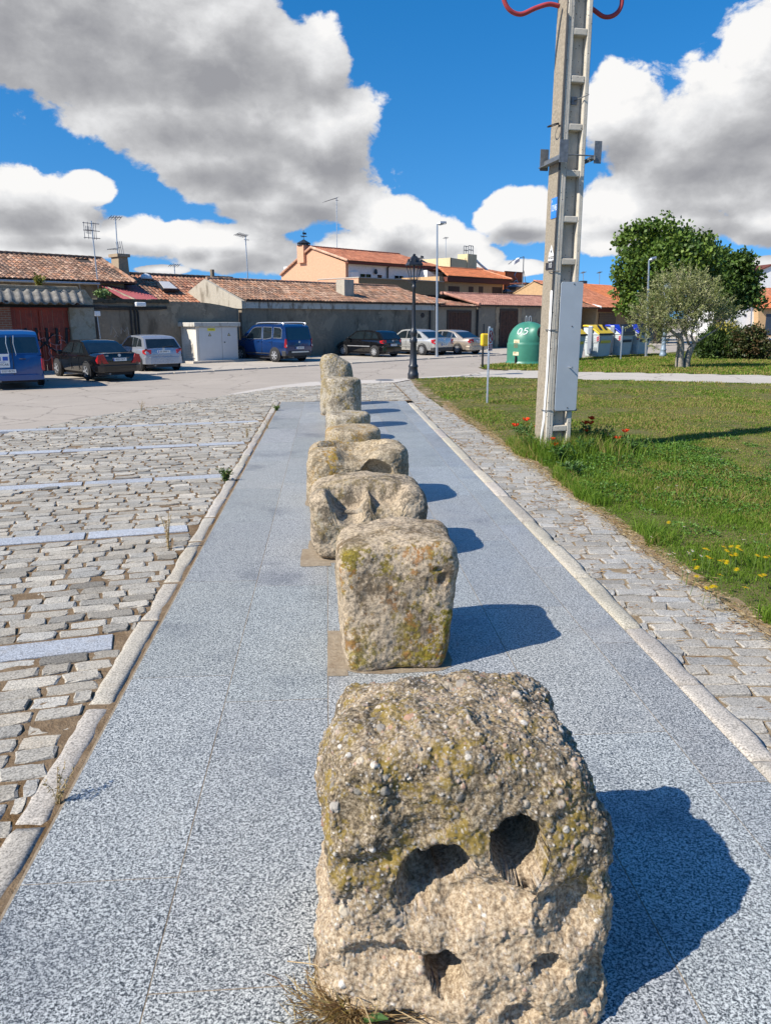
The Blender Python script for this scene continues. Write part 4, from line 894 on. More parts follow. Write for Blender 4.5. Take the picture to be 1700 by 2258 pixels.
# --- left tiled house
o6 = (-19, 4.0); ha = bld('tiled_house', 'old farmhouse with brown tile roof and square chimney at the left edge', 'building', *o6)
ze = SV(100, 617, 4)[1]; xr1 = L(297, 626, 4, o6)[0]; xrr, zr = L(223.5, 572, 8.2, o6)
mb = MB(); mb.span((-8, .35, -.1), (xr1 - .4, 8, ze)); mb.build('wall', M['wall_house'], ha)
cx0 = L(178, 579, 7.3, o6)[0]
tile_roof(ha, (-8, xr1, -.1, ze), (-8, xrr, 4.2, zr), 0, M['oldtile'], OLD, seed=45, w=.25, row=.36, sag=.06, cut=[(cx0, cx0 + .75, .78, .93)])
mb = MB(); mb.slab([(-8, 4.2, zr), (xrr, 4.2, zr), (xr1, 8.2, ze), (-8, 8.2, ze)], (0, 0, -.08)); mb.slab([(xrr, 4.2, zr), (xr1, 8.2, ze), (xr1, -.1, ze)], (0, 0, -.08)); mb.build('back_roof', M['underroof'], ha)
ridge_caps(ha, (-8, 4.2, zr + .06), (xrr, 4.2, zr + .06), M['oldtile'], [(.12, .09, .07), (.16, .11, .08)], 46); ridge_caps(ha, (xrr, 4.2, zr + .04), (xr1, -.1, ze + .06), M['oldtile'], OLD, 47, .09)
mb = MB(); q0 = L(264, 600, 6, o6)[0]; q1 = L(284, 600, 6, o6)[0]; zt = SV(272, 566, 6)[1]
mb.add([(q0 + a * (q1 - q0), 2.0 + b * .8, z) for z, e in ((4.0, .12), (zt, 0)) for a, b in ((-e, 0), (1 + e, 0), (1 + e, 1), (-e, 1))], [(0, 1, 5, 4), (1, 2, 6, 5), (2, 3, 7, 6), (3, 0, 4, 7), (4, 5, 6, 7)]); mb.box(((q0 + q1) / 2, 2.4, zt + .08), (q1 - q0 + .2, 1.0, .16)); mb.build('chimney', plaster('chimney_render', (.33, .26, .18), (.16, .13, .1), .6, 1), ha)
mb = MB(); mb.tube([(-8, -.16, ze - .08), (L(216, 622, 4, o6)[0], -.16, ze - .10)], .06, 8); mb.tube(catmull([(L(172, 622, 4, o6)[0], -.1, ze - .12), (L(180, 632, 4, o6)[0], .1, ze - .45), (L(195, 640, 4, o6)[0], .2, ze - .75)], 5), .04, 6); mb.build('gutter', M['steel'], ha)
# --- red sheet canopy
o7 = (-15, 1.0); rc = bld('sheet_canopy', 'red ribbed sheet canopy sloping down behind the grey yard wall', 'canopy', *o7)
A = SV(220.5, 631, 4.0); B = SV(298, 630, 6.0); C_ = SV(363, 664, 2.0); D_ = SV(284, 662, .8)
V_ = []; F_ = []; N1 = 60
for i in range(N1 + 1):
    t = i / N1
    for j in range(2):
        p = np.array([A[0], 4.0, A[1]]) * (1 - t) + np.array([B[0], 6.0, B[1]]) * t if j == 0 else np.array([D_[0], .8, D_[1] - .15]) * (1 - t) + np.array([C_[0], 2.0, C_[1] - .15]) * t
        V_.append((p[0] + 15, p[1] - 1.0, p[2] + (.05 if i % 4 in (0, 1) else 0)))
for i in range(N1): F_.append((2 * i, 2 * i + 2, 2 * i + 3, 2 * i + 1))
ob = from_np('canopy_sheet', np.array(V_), np.array(F_), M['redsheet'], rc, smooth=False); ob.modifiers.new('t', 'SOLIDIFY').thickness = .03
mb = MB(); p0 = Vector(V_[0]); mb.span((p0.x + .1, p0.y - 2.6, -.1), (p0.x + 1.6, p0.y - .2, p0.z - .9)); mb.tube([(p0.x + .5, p0.y - 2.5, p0.z - .75), (p0.x + .3, p0.y - .1, p0.z - .1)], .07, 6); mb.build('support', M['wall_house'], rc)
# --- second tiled house between
o8 = (-12, 3.0); hb = bld('rear_house', 'reddish tiled roof with skylight seen above the grey yard wall', 'building', *o8)
r0, zr0 = L(291, 604, 7, o8); r1, zr1 = L(451, 614, 7, o8); zr0 = (zr0 + zr1) / 2
tile_roof(hb, (r0 - 1.6, r1 + 2, .4, 2.75), (r0 - 1.6, r1 + 2, 4.0, zr0), 0, M['oldtile'], REDOLD + OLD[:2], seed=55, w=.24, row=.35, sag=.07)
ridge_caps(hb, (r0 - 1.6, 4.0, zr0 + .05), (r1 + 2, 4.0, zr0 + .05), M['oldtile'], [(.10, .08, .065)], 56)
mb = MB(); mb.span((r0 - 1.4, .6, -.1), (r1 + 1.8, 7, 2.7)); mb.slab([(r0 - 1.6, 4, zr0), (r1 + 2, 4, zr0), (r1 + 2, 7.4, 2.7), (r0 - 1.6, 7.4, 2.7)], (0, 0, -.08)); mb.build('wall', M['wall_house'], hb)
kx0, kz0 = L(352, 641, 5.0, o8); kx1, kz1 = L(390, 643, 5.0, o8); mb = MB(); mb.slab([(kx0, 1.75, kz0 - .02), (kx1, 1.75, kz0 - .02), (kx1 - .1, 2.5, kz0 + .42), (kx0 + .1, 2.5, kz0 + .42)], (0, -.06, .10)); sk_ = mb.build('skylight', M['blackmetal'], hb); mb = MB(); mb.slab([(kx0 + .1, 1.70, kz0 + .12), (kx1 - .15, 1.70, kz0 + .12), (kx1 - .25, 2.35, kz0 + .50), (kx0 + .2, 2.35, kz0 + .50)], (0, -.02, .03)); mb.build('pane', M['clearlamp'], sk_)
dx, dz = L(320, 610, 6.6, o8); mb = MB(); mb.lathe([(.36 * math.cos(a), .30 * math.sin(a)) for a in (0, .4, .8, 1.2, 1.5)], 14, (dx, 3.5, dz - .12)); mb.build('roof_dome', M['white'], hb, smooth=True)
fx = L(460, 610, 7, o8)[0]; mb = MB(); mb.tube([(fx, 3.6, zr0 - .3), (fx, 3.6, zr0 + .48)], .13, 10); mb.build('flue', M['wall_grey'], hb)

# --- peach house and its white front
o9 = (SV(762, 575, 14)[0], 14); ph = bld('peach_house', 'two storey house with peach gable and white front, red tile roof', 'building', *o9)
e_z = SV(762, 575, 14)[1]; yb9 = VS(620.5, 605, o9[0])[0] - 14; yr9, zr9 = VS(687.6, 545, o9[0]); yr9 -= 14; zb9 = VS(620.5, 605, o9[0])[1]; LN = SV(939, 592, 14)[0] - o9[0]
rxr = SV(871, 563, 14 + yr9)[0] - o9[0]
mb = MB(); mb.slab([(0, 0, -.1), (0, yb9, -.1), (0, yb9, zb9 - .1), (0, yr9, zr9 - .12), (0, 0, e_z - .1)], (.3, 0, 0)); mb.build('gable', M['pink'], ph)
mb = MB(); mb.span((.3, .02, -.1), (LN + 2.5, yb9, e_z - .08)); mb.build('front_wall', M['whitewall'], ph)
tile_roof(ph, (-.15, LN + 2, -.35, e_z), (-.15, rxr + .6, yr9, zr9), 0, M['newtile'], MIDT, seed=65, w=.26, row=.36, jit=.5)
ridge_caps(ph, (-.1, yr9, zr9 + .05), (rxr + .6, yr9, zr9 + .05), M['newtile'], [(.30, .10, .06)], 66); ridge_caps(ph, (-.12, yr9, zr9 + .02), (-.12, -.35, e_z + .04), M['newtile'], [(.62, .40, .28)], 67, .10); ridge_caps(ph, (-.12, yr9, zr9 + .02), (-.12, yb9, zb9), M['newtile'], [(.58, .33, .22)], 68, .10)
mb = MB(); mb.slab([(-.1, yr9, zr9 - .05), (rxr, yr9, zr9 - .05), (LN + 2, yb9, zb9), (-.1, yb9, zb9)], (0, 0, -.1)); mb.slab([(rxr + .6, yr9, zr9 - .05), (LN + 2, yb9, zb9), (LN + 2, -.35, e_z)], (0, 0, -.1)); mb.build('back_roof', M['soffit'], ph)
mb = MB(); mb.span((-.1, -.40, e_z - .20), (LN + 2, -.05, e_z - .02)); mb.build('eaves', M['soffit'], ph)
def house_chimney(parent, x, y, w, z0, z1, zc, zvane, mat):
    mb = MB(); mb.box((x, y, (z0 + z1) / 2), (w, w, z1 - z0)); c = mb.build('chimney', mat, parent)
    mb = MB(); mb.lathe([(w * .70, z1), (w * .70, z1 + .05), (w * .5, z1 + .05), (w * .5, zc - .28), (w * .72, zc - .28), (w * .72, zc - .24), (.05, zc + .06)], 8, (x, y, 0))
    for k in range(8): mb.tube([(x + w * .62 * math.cos(k * .785 + .39), y + w * .62 * math.sin(k * .785 + .39), z1), (x + w * .62 * math.cos(k * .785 + .39), y + w * .62 * math.sin(k * .785 + .39), zc - .26)], .03, 5)
    mb.build('chimney_cap', M['blackmetal'], c)
    mb = MB(); mb.tube([(x, y, zc), (x, y, zvane)], .025, 5); d = (zvane - zc); mb.tube([(x - .35, y, zc + d * .4), (x + .35, y, zc + d * .4)], .03, 5); mb.tube([(x, y - .3, zc + d * .35), (x, y + .3, zc + d * .35)], .03, 5); mb.box((x + .1, y, zc + d * .68), (.4, .03, .16)); mb.build('weather_vane', M['blackmetal'], c)
hx, hz = L(670, 541, 14 + yr9 + 1.2, o9); house_chimney(ph, hx, yr9 + 1.2, .85, zr9 - 1.2, hz, SV(670, 529, 14 + yr9 + 1.2)[1], SV(670, 507, 14 + yr9 + 1.2)[1], M['pink'])
hx, hz = L(929, 588, 15.5, o9); house_chimney(ph, hx, 1.5, .85, e_z - 1.4, hz, SV(929, 573, 15.5)[1], SV(929, 562, 15.5)[1], M['whitewall'])
for (x0, x1, y0, y1, b) in ((794, 818, 603, 616, 1), (832, 842, 605, 616, 0), (870, 889, 607, 616, 1)):
    a, zt = L(x0, y0, 14, o9); c, zb2 = L(x1, y1, 14, o9); window(ph, a, c, zb2 - .8, zt, .02, 'glass', 'white', bars=b)
a, zt = L(773, 598, 14, o9); mb = MB(); mb.span((a, -.15, zt - 1.6), (a + .8, .02, zt)); mb.build('air_unit', M['white'], ph, bevel=.02)
a, zt = L(853, 590, 14, o9); mb = MB(); mb.tube([(a, -.1, zt - 3), (a, -.1, zt), (a + .3, -.3, zt + .35)], .07, 8); mb.build('drainpipe', M['cable'], ph)
a, zt = L(826, 599, 14, o9); mb = MB(); mb.lathe([(0.05, -.2), (.16, -.1), (.12, .16), (.02, .24)], 8, (a, -.15, zt)); mb.build('wall_lantern', M['blackmetal'], ph)
# white gable beyond
o = (SV(942, 595, 13)[0] + .0, 13.0); wg = bld('white_gable_house', 'white gable wall between the peach house and the orange roof', 'building', *o)
a = L(978, 612, 13, o)
mb = MB(); mb.slab([(.0, 0, 0), (a[0], 0, 0), (a[0], 0, a[1] - .15), (.0, 0, SV(942, 595, 13)[1])], (0, 3, 0)); mb.build('wall', M['whitewall'], wg)
# parapet
o10 = (SV(791, 612, 9)[0], 9); pp = bld('terrace_block', 'brown flat roofed block with parapet in front of the peach house', 'building', *o10)
zp = SV(791, 612, 9)[1]; xp = SV(978, 619, 9)[0] - o10[0]; mb = MB(); mb.span((0, 0, -.1), (xp + .2, 4.6, zp)); mb.build('wall', M['brownwall'], pp); mb = MB(); mb.span((-.06, -.08, zp), (xp, .22, zp + .07)); mb.span((-.06, .22, zp), (.22, 4.6, zp + .07)); mb.build('coping', M['kerbstone'], pp)
mb = MB(); mb.span((-.02, .02, zp - 1.6), (0, 4.5, zp)); mb.build('side_wall', M['pink'], pp)
# orange roofed house
o11 = (SV(978.5, 612, 9)[0], 9.0); oh = bld('orange_roof_house', 'ochre house with bright orange tile roof and brown shuttered windows', 'building', *o11)
zo = SV(1050, 612.8, 9)[1]; WO = SV(1120, 613, 9)[0] - o11[0]
mb = MB(); mb.span((-.6, .02, -.1), (WO - .7, 7, zo - .02)); mb.build('wall', M['ochre'], oh)
yr11 = 4.2; xl = L(943, 592, 9 + yr11, o11)[0]; xr_, zr_ = L(1079, 594, 9 + yr11, o11); zr_ = (zr_ + SV(943, 592, 13.2)[1]) / 2
tile_roof(oh, (0, WO, -.45, zo), (xl + 1.5, xr_ - 1.0, yr11, zr_), 0, M['newtile'], NEWT, seed=75, w=.26, row=.36, jit=.3)
ridge_caps(oh, (xl + 1.5, yr11, zr_ + .04), (xr_ - 1.0, yr11, zr_ + .04), M['newtile'], NEWT, 76); ridge_caps(oh, (xr_ - 1.0, yr11, zr_ + .04), (WO, -.45, zo + .05), M['newtile'], [(.62, .30, .17)], 77, .11)
mb = MB(); mb.slab([(xl + 1.5, yr11, zr_ - .04), (xr_ - 1, yr11, zr_ - .04), (WO, 8.6, zo), (0, 8.6, zo)], (0, 0, -.08)); mb.slab([(xr_ - 1, yr11, zr_ - .04), (WO, 8.6, zo), (WO, -.45, zo)], (0, 0, -.08)); mb.build('back_roof', M['soffit'], oh)
mb = MB(); mb.span((0, -.40, zo - .42), (WO - .3, .02, zo - .06)); mb.build('eaves', M['soffit'], oh)
for (x0, x1, y0, y1) in ((988.5, 1013, 630, 652), (1033.5, 1043.5, 631, 652), (1056, 1065, 631, 653), (1085.5, 1106.5, 632, 653)):
    a, zt = L(x0, y0, 9, o11); c, zb2 = L(x1, y1, 9, o11); window(oh, a, c, zb2 - .3, zt, .02, 'window_dark', None, out=.012)
mb = MB(); mb.tube([(WO - .65, -.1, zo - .2), (WO - .65, -.1, 2)], .07, 8); mb.build('drainpipe', M['cable'], oh)
# pale yellow block behind, with chimney and solar panel
v = 24; o12 = (SV(1037, 592, v)[0] - 5, v); yh = bld('yellow_house', 'pale yellow house behind the orange roof with chimney block and solar panel', 'building', *o12)
x0 = L(993, 569, v, o12)[0]; x1 = L(1037, 569, v, o12)[0]; zt = SV(1000, 568, v)[1]
mb = MB(); mb.slab([(x0, 0, -.1), (x1, 0, -.1), (x1, 0, zt - .15), (x0, 0, zt)], (0, 7, 0)); yl, zl_ = VS(954, 592, o12[0] + x0); mb.slab([(x0 - .02, 0, -.1), (x0 - .02, yl - v, -.1), (x0 - .02, yl - v, zl_), (x0 - .02, 0, zt)], (.2, 0, 0)); mb.build('wall', M['yellowwall'], yh)
a0 = L(1030, 560, v, o12)[0]; a1 = L(1050, 560, v, o12)[0]; z1 = SV(1040, 560, v)[1]; mb = MB(); mb.span((a0, -.1, zt - 2), (a1, 1.4, z1)); mb.build('chimney', M['yellowwall'], yh)
f0 = L(1036, 550, v, o12)[0]; f1 = L(1046, 550, v, o12)[0]; z2 = SV(1040, 541, v)[1]; mb = MB()
for xx in (f0, f1, (f0 + f1) / 2): 
    for yy in (.2, .9): mb.tube([(xx, yy, z1), (xx, yy, z2)], .05, 5)
for zz in (z1 + .5, (z1 + z2) / 2, z2): mb.tube([(f0, .2, zz), (f1, .2, zz)], .04, 5); mb.tube([(f0, .9, zz), (f1, .9, zz)], .04, 5)
mb.build('roof_frame', M['darksteel'], yh)
b1, zb1 = L(1110, 597, v, o12); tile_roof(yh, (x1 - .3, b1, -.6, zb1 - .3), (x1 - .3, x1 + 2.2, 4, zt - .2), 0, M['newtile'], MIDT, seed=85, w=.26, row=.36)
mb = MB(); mb.slab([(x1 + .2, .2, zt - 1.9), (x1 + 4.2, .2, zt - 2.2), (x1 + 3.2, 2.6, zt - .65), (x1 - .2, 2.6, zt - .55)], (0, -.05, .1)); mb.build('solar_panel', plain('solar_glass', (.45, .48, .52), .2), yh)
mb = MB(); mb.tube(catmull([(a1, .5, z1 - .2), (a1 + 1.5, .5, z1 - 1.0), (a1 + 4, .4, z1 - 2.2), (a1 + 4.2, .3, z1 - 3)], 5), .14, 7); mb.build('duct', M['white'], yh)
mb = MB(); mb.span((x1, .1, -.1), (b1 - .5, 6, zb1 - .35)); mb.build('lower_wall', M['yellowwall'], yh)
# terracotta block
v = 14; o13 = (SV(1114, 600, v)[0], v); tb = bld('terracotta_block', 'terracotta rendered block with pale ornament behind two small chimneys', 'building', *o13)
w = L(1153, 602, v, o13)[0]; zt = SV(1114, 599, v)[1]; mb = MB(); mb.span((0, 0, -.1), (w, 6, zt)); mb.span((w, .6, -.1), (w + 1.0, 5, zt - .3)); yy = VS(1098, 598, o13[0])[0] - v
mb.span((0.02, 0, -.1), (.3, 7, zt)); mb.build('wall', M['terracotta'], tb); mb = MB(); mb.span((-.05, -.06, zt), (w + .05, .1, zt + .10)); mb.build('coping', M['soffit'], tb)
cx = L(1137, 612, v, o13)[0]; cz = SV(1137, 612, v)[1]; mb = MB(); mb.tube([(cx + .3 * math.sin(k * .9), -.04, cz - .7 + k * .18) for k in range(8)], .06, 5); mb.tube([(cx + .35 * math.cos(k), -.04, cz - .5 + .25 * math.sin(k)) for k in range(7)], .05, 5); mb.build('ornament', M['steel'], tb)
v = 9.0
for (p0, p1, y0, y1, mm, lab) in ((1109, 1123, 637, 660, 'whitewall', 'small white roof chimney with grey cap left of its ochre twin'), (1127, 1145, 627, 660, 'ochre', 'taller ochre roof chimney with dark cap in front of terracotta block')):
    s0, zt = SV(p0, y0, v); s1, _ = SV(p1, y0, v); w = s1 - s0; cc = bld('chimney_stack', lab, 'chimney', (s0 + s1) / 2, v, 'chimneys above the pink tiled shed')
    mb = MB(); mb.box((0, 0, (zt - .45) / 2), (w * .72, w * .72, zt - .45)); mb.build('stack', M[mm], cc)
    mb = MB(); mb.lathe([(w * .42, zt - .45), (w * .42, zt - .25), (w * .72, zt - .25), (w * .72, zt - .20), (.04, zt + .05)], 4, (0, 0, 0)); mb.build('cap', M['darksteel'], cc)
v = 12; s0, zt = SV(1157, 625, v); s1, _ = SV(1240, 625, v); dw = bld('grey_block_wall', 'dark grey block building left of the concrete pole', 'building', s0, v); mb = MB(); mb.span((0, 0, -.1), (s1 - s0, 5, zt)); mb.build('wall', M['greywall'], dw); mb = MB(); mb.span((-.1, -.15, zt), (s1 - s0, 5, zt + .12)); mb.build('coping', M['soffit'], dw)
v = 7; s0, z0 = SV(1161, 652, v); s1, z1 = SV(1197, 636, v); s2, z2 = SV(1262, 640, v); dw = bld('peach_gable', 'peach gable end peeping over the pink tile roof left of the pole', 'building', s0, v); mb = MB(); mb.slab([(0, 0, -.1), (s2 - s0, 0, -.1), (s2 - s0, 0, z2), (s1 - s0 + 1.2, 0, z1 + .25), (0, 0, z0)], (0, 4, 0)); mb.build('wall', M['pink'], dw)
v = 8; s0, zt = SV(1288, 627, v); ow = bld('roof_chimney', 'peach chimney with black cowl at the end of the orange garage roof', 'chimney', s0, v); mb = MB(); mb.span((0, 0, 0), (.85, .8, zt)); mb.build('stack', M['pink'], ow); mb = MB(); mb.box((.45, .4, zt + .2), (.62, .6, .4)); mb.build('cowl', M['black'], ow)
# right edge houses
def facing(name, label, cat, px_, Y): 
    p = DY(px_, 740, Y); a = math.atan2(p[0], p[1]); return thing(name, label, cat, (p[0], p[1], 0), -a - rad(6)), p
def FX(x, y, Y): p = DY(x, y, Y); return p
def front(name, label, cat, corners, Y, mat, depth=8, extra=None):
    P = [FX(x, y, Y) for x, y in corners]; ob = thing(name, label, cat, (P[0][0], Y, 0)); mb = MB(); pts = [(p[0] - P[0][0], 0, p[2]) for p in P]
    mb.slab(pts, (0, depth, 0)); mb.build('wall', mat, ob); return ob, P[0]
ob, c = front('white_house', 'tall white gabled house at the right edge behind the tree', 'building', [(1640, 745), (1760, 745), (1760, 600), (1703, 584), (1640, 612)], 120, M['whitewall'], 12)
mb = MB(); p = FX(1669, 578, 119); q = FX(1675, 600, 119); mb.box((p[0] - c[0] + .2, 1, (p[2] + q[2]) / 2), (.75, .75, p[2] - q[2])); mb.build('chimney', M['brick'], ob)
mb = MB(); a = FX(1640, 612, 120); b_ = FX(1703, 584, 120); d = FX(1760, 600, 120)
for u_, w_ in ((a, b_), (b_, d)): mb.slab([(u_[0] - c[0], -.3, u_[2]), (w_[0] - c[0], -.3, w_[2]), (w_[0] - c[0], 12, w_[2]), (u_[0] - c[0], 12, u_[2])], (0, 0, .2))
mb.build('roof', M['soffit'], ob)
ob, c = front('grey_white_garage', 'low grey white garage with two small vents behind the round hedge', 'building', [(1575, 742), (1672, 742), (1672, 677), (1575, 668)], 90, M['whitewall'], 7)
for (x, y) in ((1604, 696), (1643, 695)): p = FX(x, y, 90); mb = MB(); mb.box((p[0] - c[0], -.02, p[2]), (.22, .06, .26)); mb.build('vent', M['black'], ob)
p0, p1 = FX(1575, 668, 90), FX(1674, 677, 90); q0 = FX(1650, 662, 94); mb = MB(); mb.slab([(0, -.3, p0[2]), (p1[0] - c[0], -.3, p1[2]), (p1[0] - c[0], 6, p1[2] + .9), (0, 6, p0[2] + .9)], (0, 0, .12)); mb.build('roof', M['asbestos'], ob)
ob, c = front('ochre_house', 'ochre house with orange tile roof and dark door at the right edge', 'building', [(1672, 745), (1790, 745), (1790, 680), (1672, 680)], 89, M['ochre'], 9)
p = FX(1690, 692, 89); q = FX(1712, 738, 89); mb = MB(); mb.span((p[0] - c[0], -.05, q[2]), (q[0] - c[0], .05, p[2])); mb.build('door', M['doorblue'], ob)
pz = FX(1672, 680, 89)[2]; w = FX(1790, 680, 89)[0] - c[0]
tile_roof(ob, (-.3, w, -.5, pz), (-1.8, w, 4.5, pz + 1.55), 0, M['newtile'], NEWT, seed=95, w=.30, row=.42, jit=.3)
tile_roof(ob, (-1, w, 4.6, pz + 1.3), (2, w, 8.6, pz + 2.6), 0, M['newtile'], MIDT, seed=96, w=.30, row=.42, jit=.3)

# ------------------------------------------------------------ transformer cabinet
hut = thing('transformer_kiosk', 'white rendered electrical cabinet with double metal doors beside the blue people carrier', 'electrical cabinet', street(0, 0), 0)
pc = G(436, 800); hut.location = (pc[0], pc[1], 0); HR = rad(40); hut.rotation_euler = (0, 0, HR)
M['hutwall'] = plaster('white_kiosk_render', (.66, .62, .54), (.36, .30, .23), .45, 1.2)
M['hutdoor'] = plain('grey_white_steel_door', (.58, .58, .57), .45, .1, .04, 3)
HW, HD, HH = 2.35, 1.75, 1.70
mb = MB(); mb.span((0, 0, -.05), (HW, HD, HH)); mb.build('wall', M['hutwall'], hut, bevel=.015)
mb = MB(); mb.span((-.16, -.16, HH), (HW + .10, HD + .16, HH + .20)); mb.build('roof_slab', M['fascia'], hut, bevel=.02)
for a, b_ in ((.14, 1.40), (1.42, HW - .08)):
    mb = MB(); mb.span((a, -.03, .05), (b_, .0, HH - .03)); d = mb.build('door', M['hutdoor'], hut, bevel=.006)
    cxm = a + (b_ - a) * .47; mb = MB(); mb.slab([(cxm - .09, -.036, 1.25), (cxm + .09, -.036, 1.25), (cxm, -.036, 1.41)], (0, .004, 0)); mb.build('warning_sign', M['ink'], d)
    mb = MB(); mb.slab([(cxm - .055, -.040, 1.27), (cxm + .055, -.040, 1.27), (cxm, -.040, 1.37)], (0, .003, 0)); mb.build('warning_sign', plain('sign_yellow', (.62, .52, .25), .5), d)
mb = MB(); mb.span((.62, -.04, 1.50), (1.04, -.031, 1.63)); p = mb.build('notice', plain('yellow_notice', (.72, .66, .05), .5), hut)
text('PELIGRO', .07, M['ink'], p, (.83, -.042, 1.565), (rad(90), 0, 0), 'lettering', .001)
mb = MB(); mb.lathe([(0, 0), (.03, 0), (.03, .04), (0, .04)], 8, (1.55, -.07, .95), 'Y'); mb.build('handle', M['ink'], hut)
mb = MB(); mb.span((-.03, .35, .22), (0, 1.05, .92)); v = mb.build('vent', M['hutwall'], hut)
mb = MB()
for k in range(8): mb.box((-.035, .70, .30 + k * .075), (.03, .6, .035))
mb.build('louvre', M['fascia'], v); mb = MB(); mb.span((-.5, -.45, -.02), (HW + 1.4, HD, .10)); mb.build('plinth', M['kerbstone'], hut, bevel=.02)

# ------------------------------------------------------------ vehicles
def carpaint(name, c, metal=.35, rough=.22, var=.05): return plain(name, c, rough, metal, var, 3, 0, .5, .6)
M['p_black'] = carpaint('black_car_paint', (.006, .006, .007), .0, .10); M['p_silver'] = carpaint('silver_blue_car_paint', (.36, .39, .45), .5, .28); M['p_blue'] = carpaint('blue_car_paint', (.006, .032, .125), .25, .18)
M['p_van'] = carpaint('flat_blue_van_paint', (.009, .062, .21), .0, .3); M['p_grey'] = carpaint('silver_car_paint', (.55, .55, .53), .55, .27); M['p_beige'] = carpaint('beige_car_paint', (.47, .395, .31), .55, .27)
M['carglass'] = plain('car_window', (.010, .016, .020), .03, 0, .3, 3, 0, 1.0)
def loft(mb, stations, prof, cap=True):
    n = None; base = len(mb.v); rings = []
    for st in stations:
        ring = prof(*st); n = len(ring); rings.append(ring)
    vs = [p for r_ in rings for p in r_]; fs = []
    for i in range(len(rings) - 1):
        for k in range(n): fs.append((i * n + k, i * n + (k + 1) % n, (i + 1) * n + (k + 1) % n, (i + 1) * n + k))
    if cap: fs.append(tuple(range(n))[::-1]); fs.append(tuple(range((len(rings) - 1) * n, len(rings) * n)))
    mb.add(vs, fs)
def wheel(parent, x, y, r, side, w=.20, spokes=7):
    wh = MB(); wh.lathe([(r * .62, -w / 2), (r * .93, -w / 2), (r, -w * .35), (r, w * .35), (r * .93, w / 2), (r * .62, w / 2)], 26, (0, 0, 0), 'Y')
    t = wh.build('wheel', M['rubber'], parent, smooth=True, loc=(x, y, r)); yo = side * w * .49
    rim = MB(); rim.lathe([(r * .66, yo - side * .02), (r * .66, yo), (r * .58, yo + side * .004), (r * .58, yo - side * .03)], 26, (0, 0, 0), 'Y')
    for k in range(spokes):
        a = 2 * math.pi * k / spokes; m = Matrix.Rotation(-a, 3, 'Y'); rim.box(m @ Vector((r * .34, yo, 0)), (r * .56, .03, r * .17), 0, m)
    rim.lathe([(0, yo - side * .02), (r * .17, yo - side * .02), (r * .17, yo + side * .02), (0, yo + side * .025)], 12, (0, 0, 0), 'Y'); rim.build('rim', M['alloy'], t)
    bk = MB(); bk.lathe([(0, yo - side * .05), (r * .64, yo - side * .05), (r * .64, yo - side * .045), (0, yo - side * .045)], 20, (0, 0, 0), 'Y'); bk.build('brake_disc', M['plastic'], t)
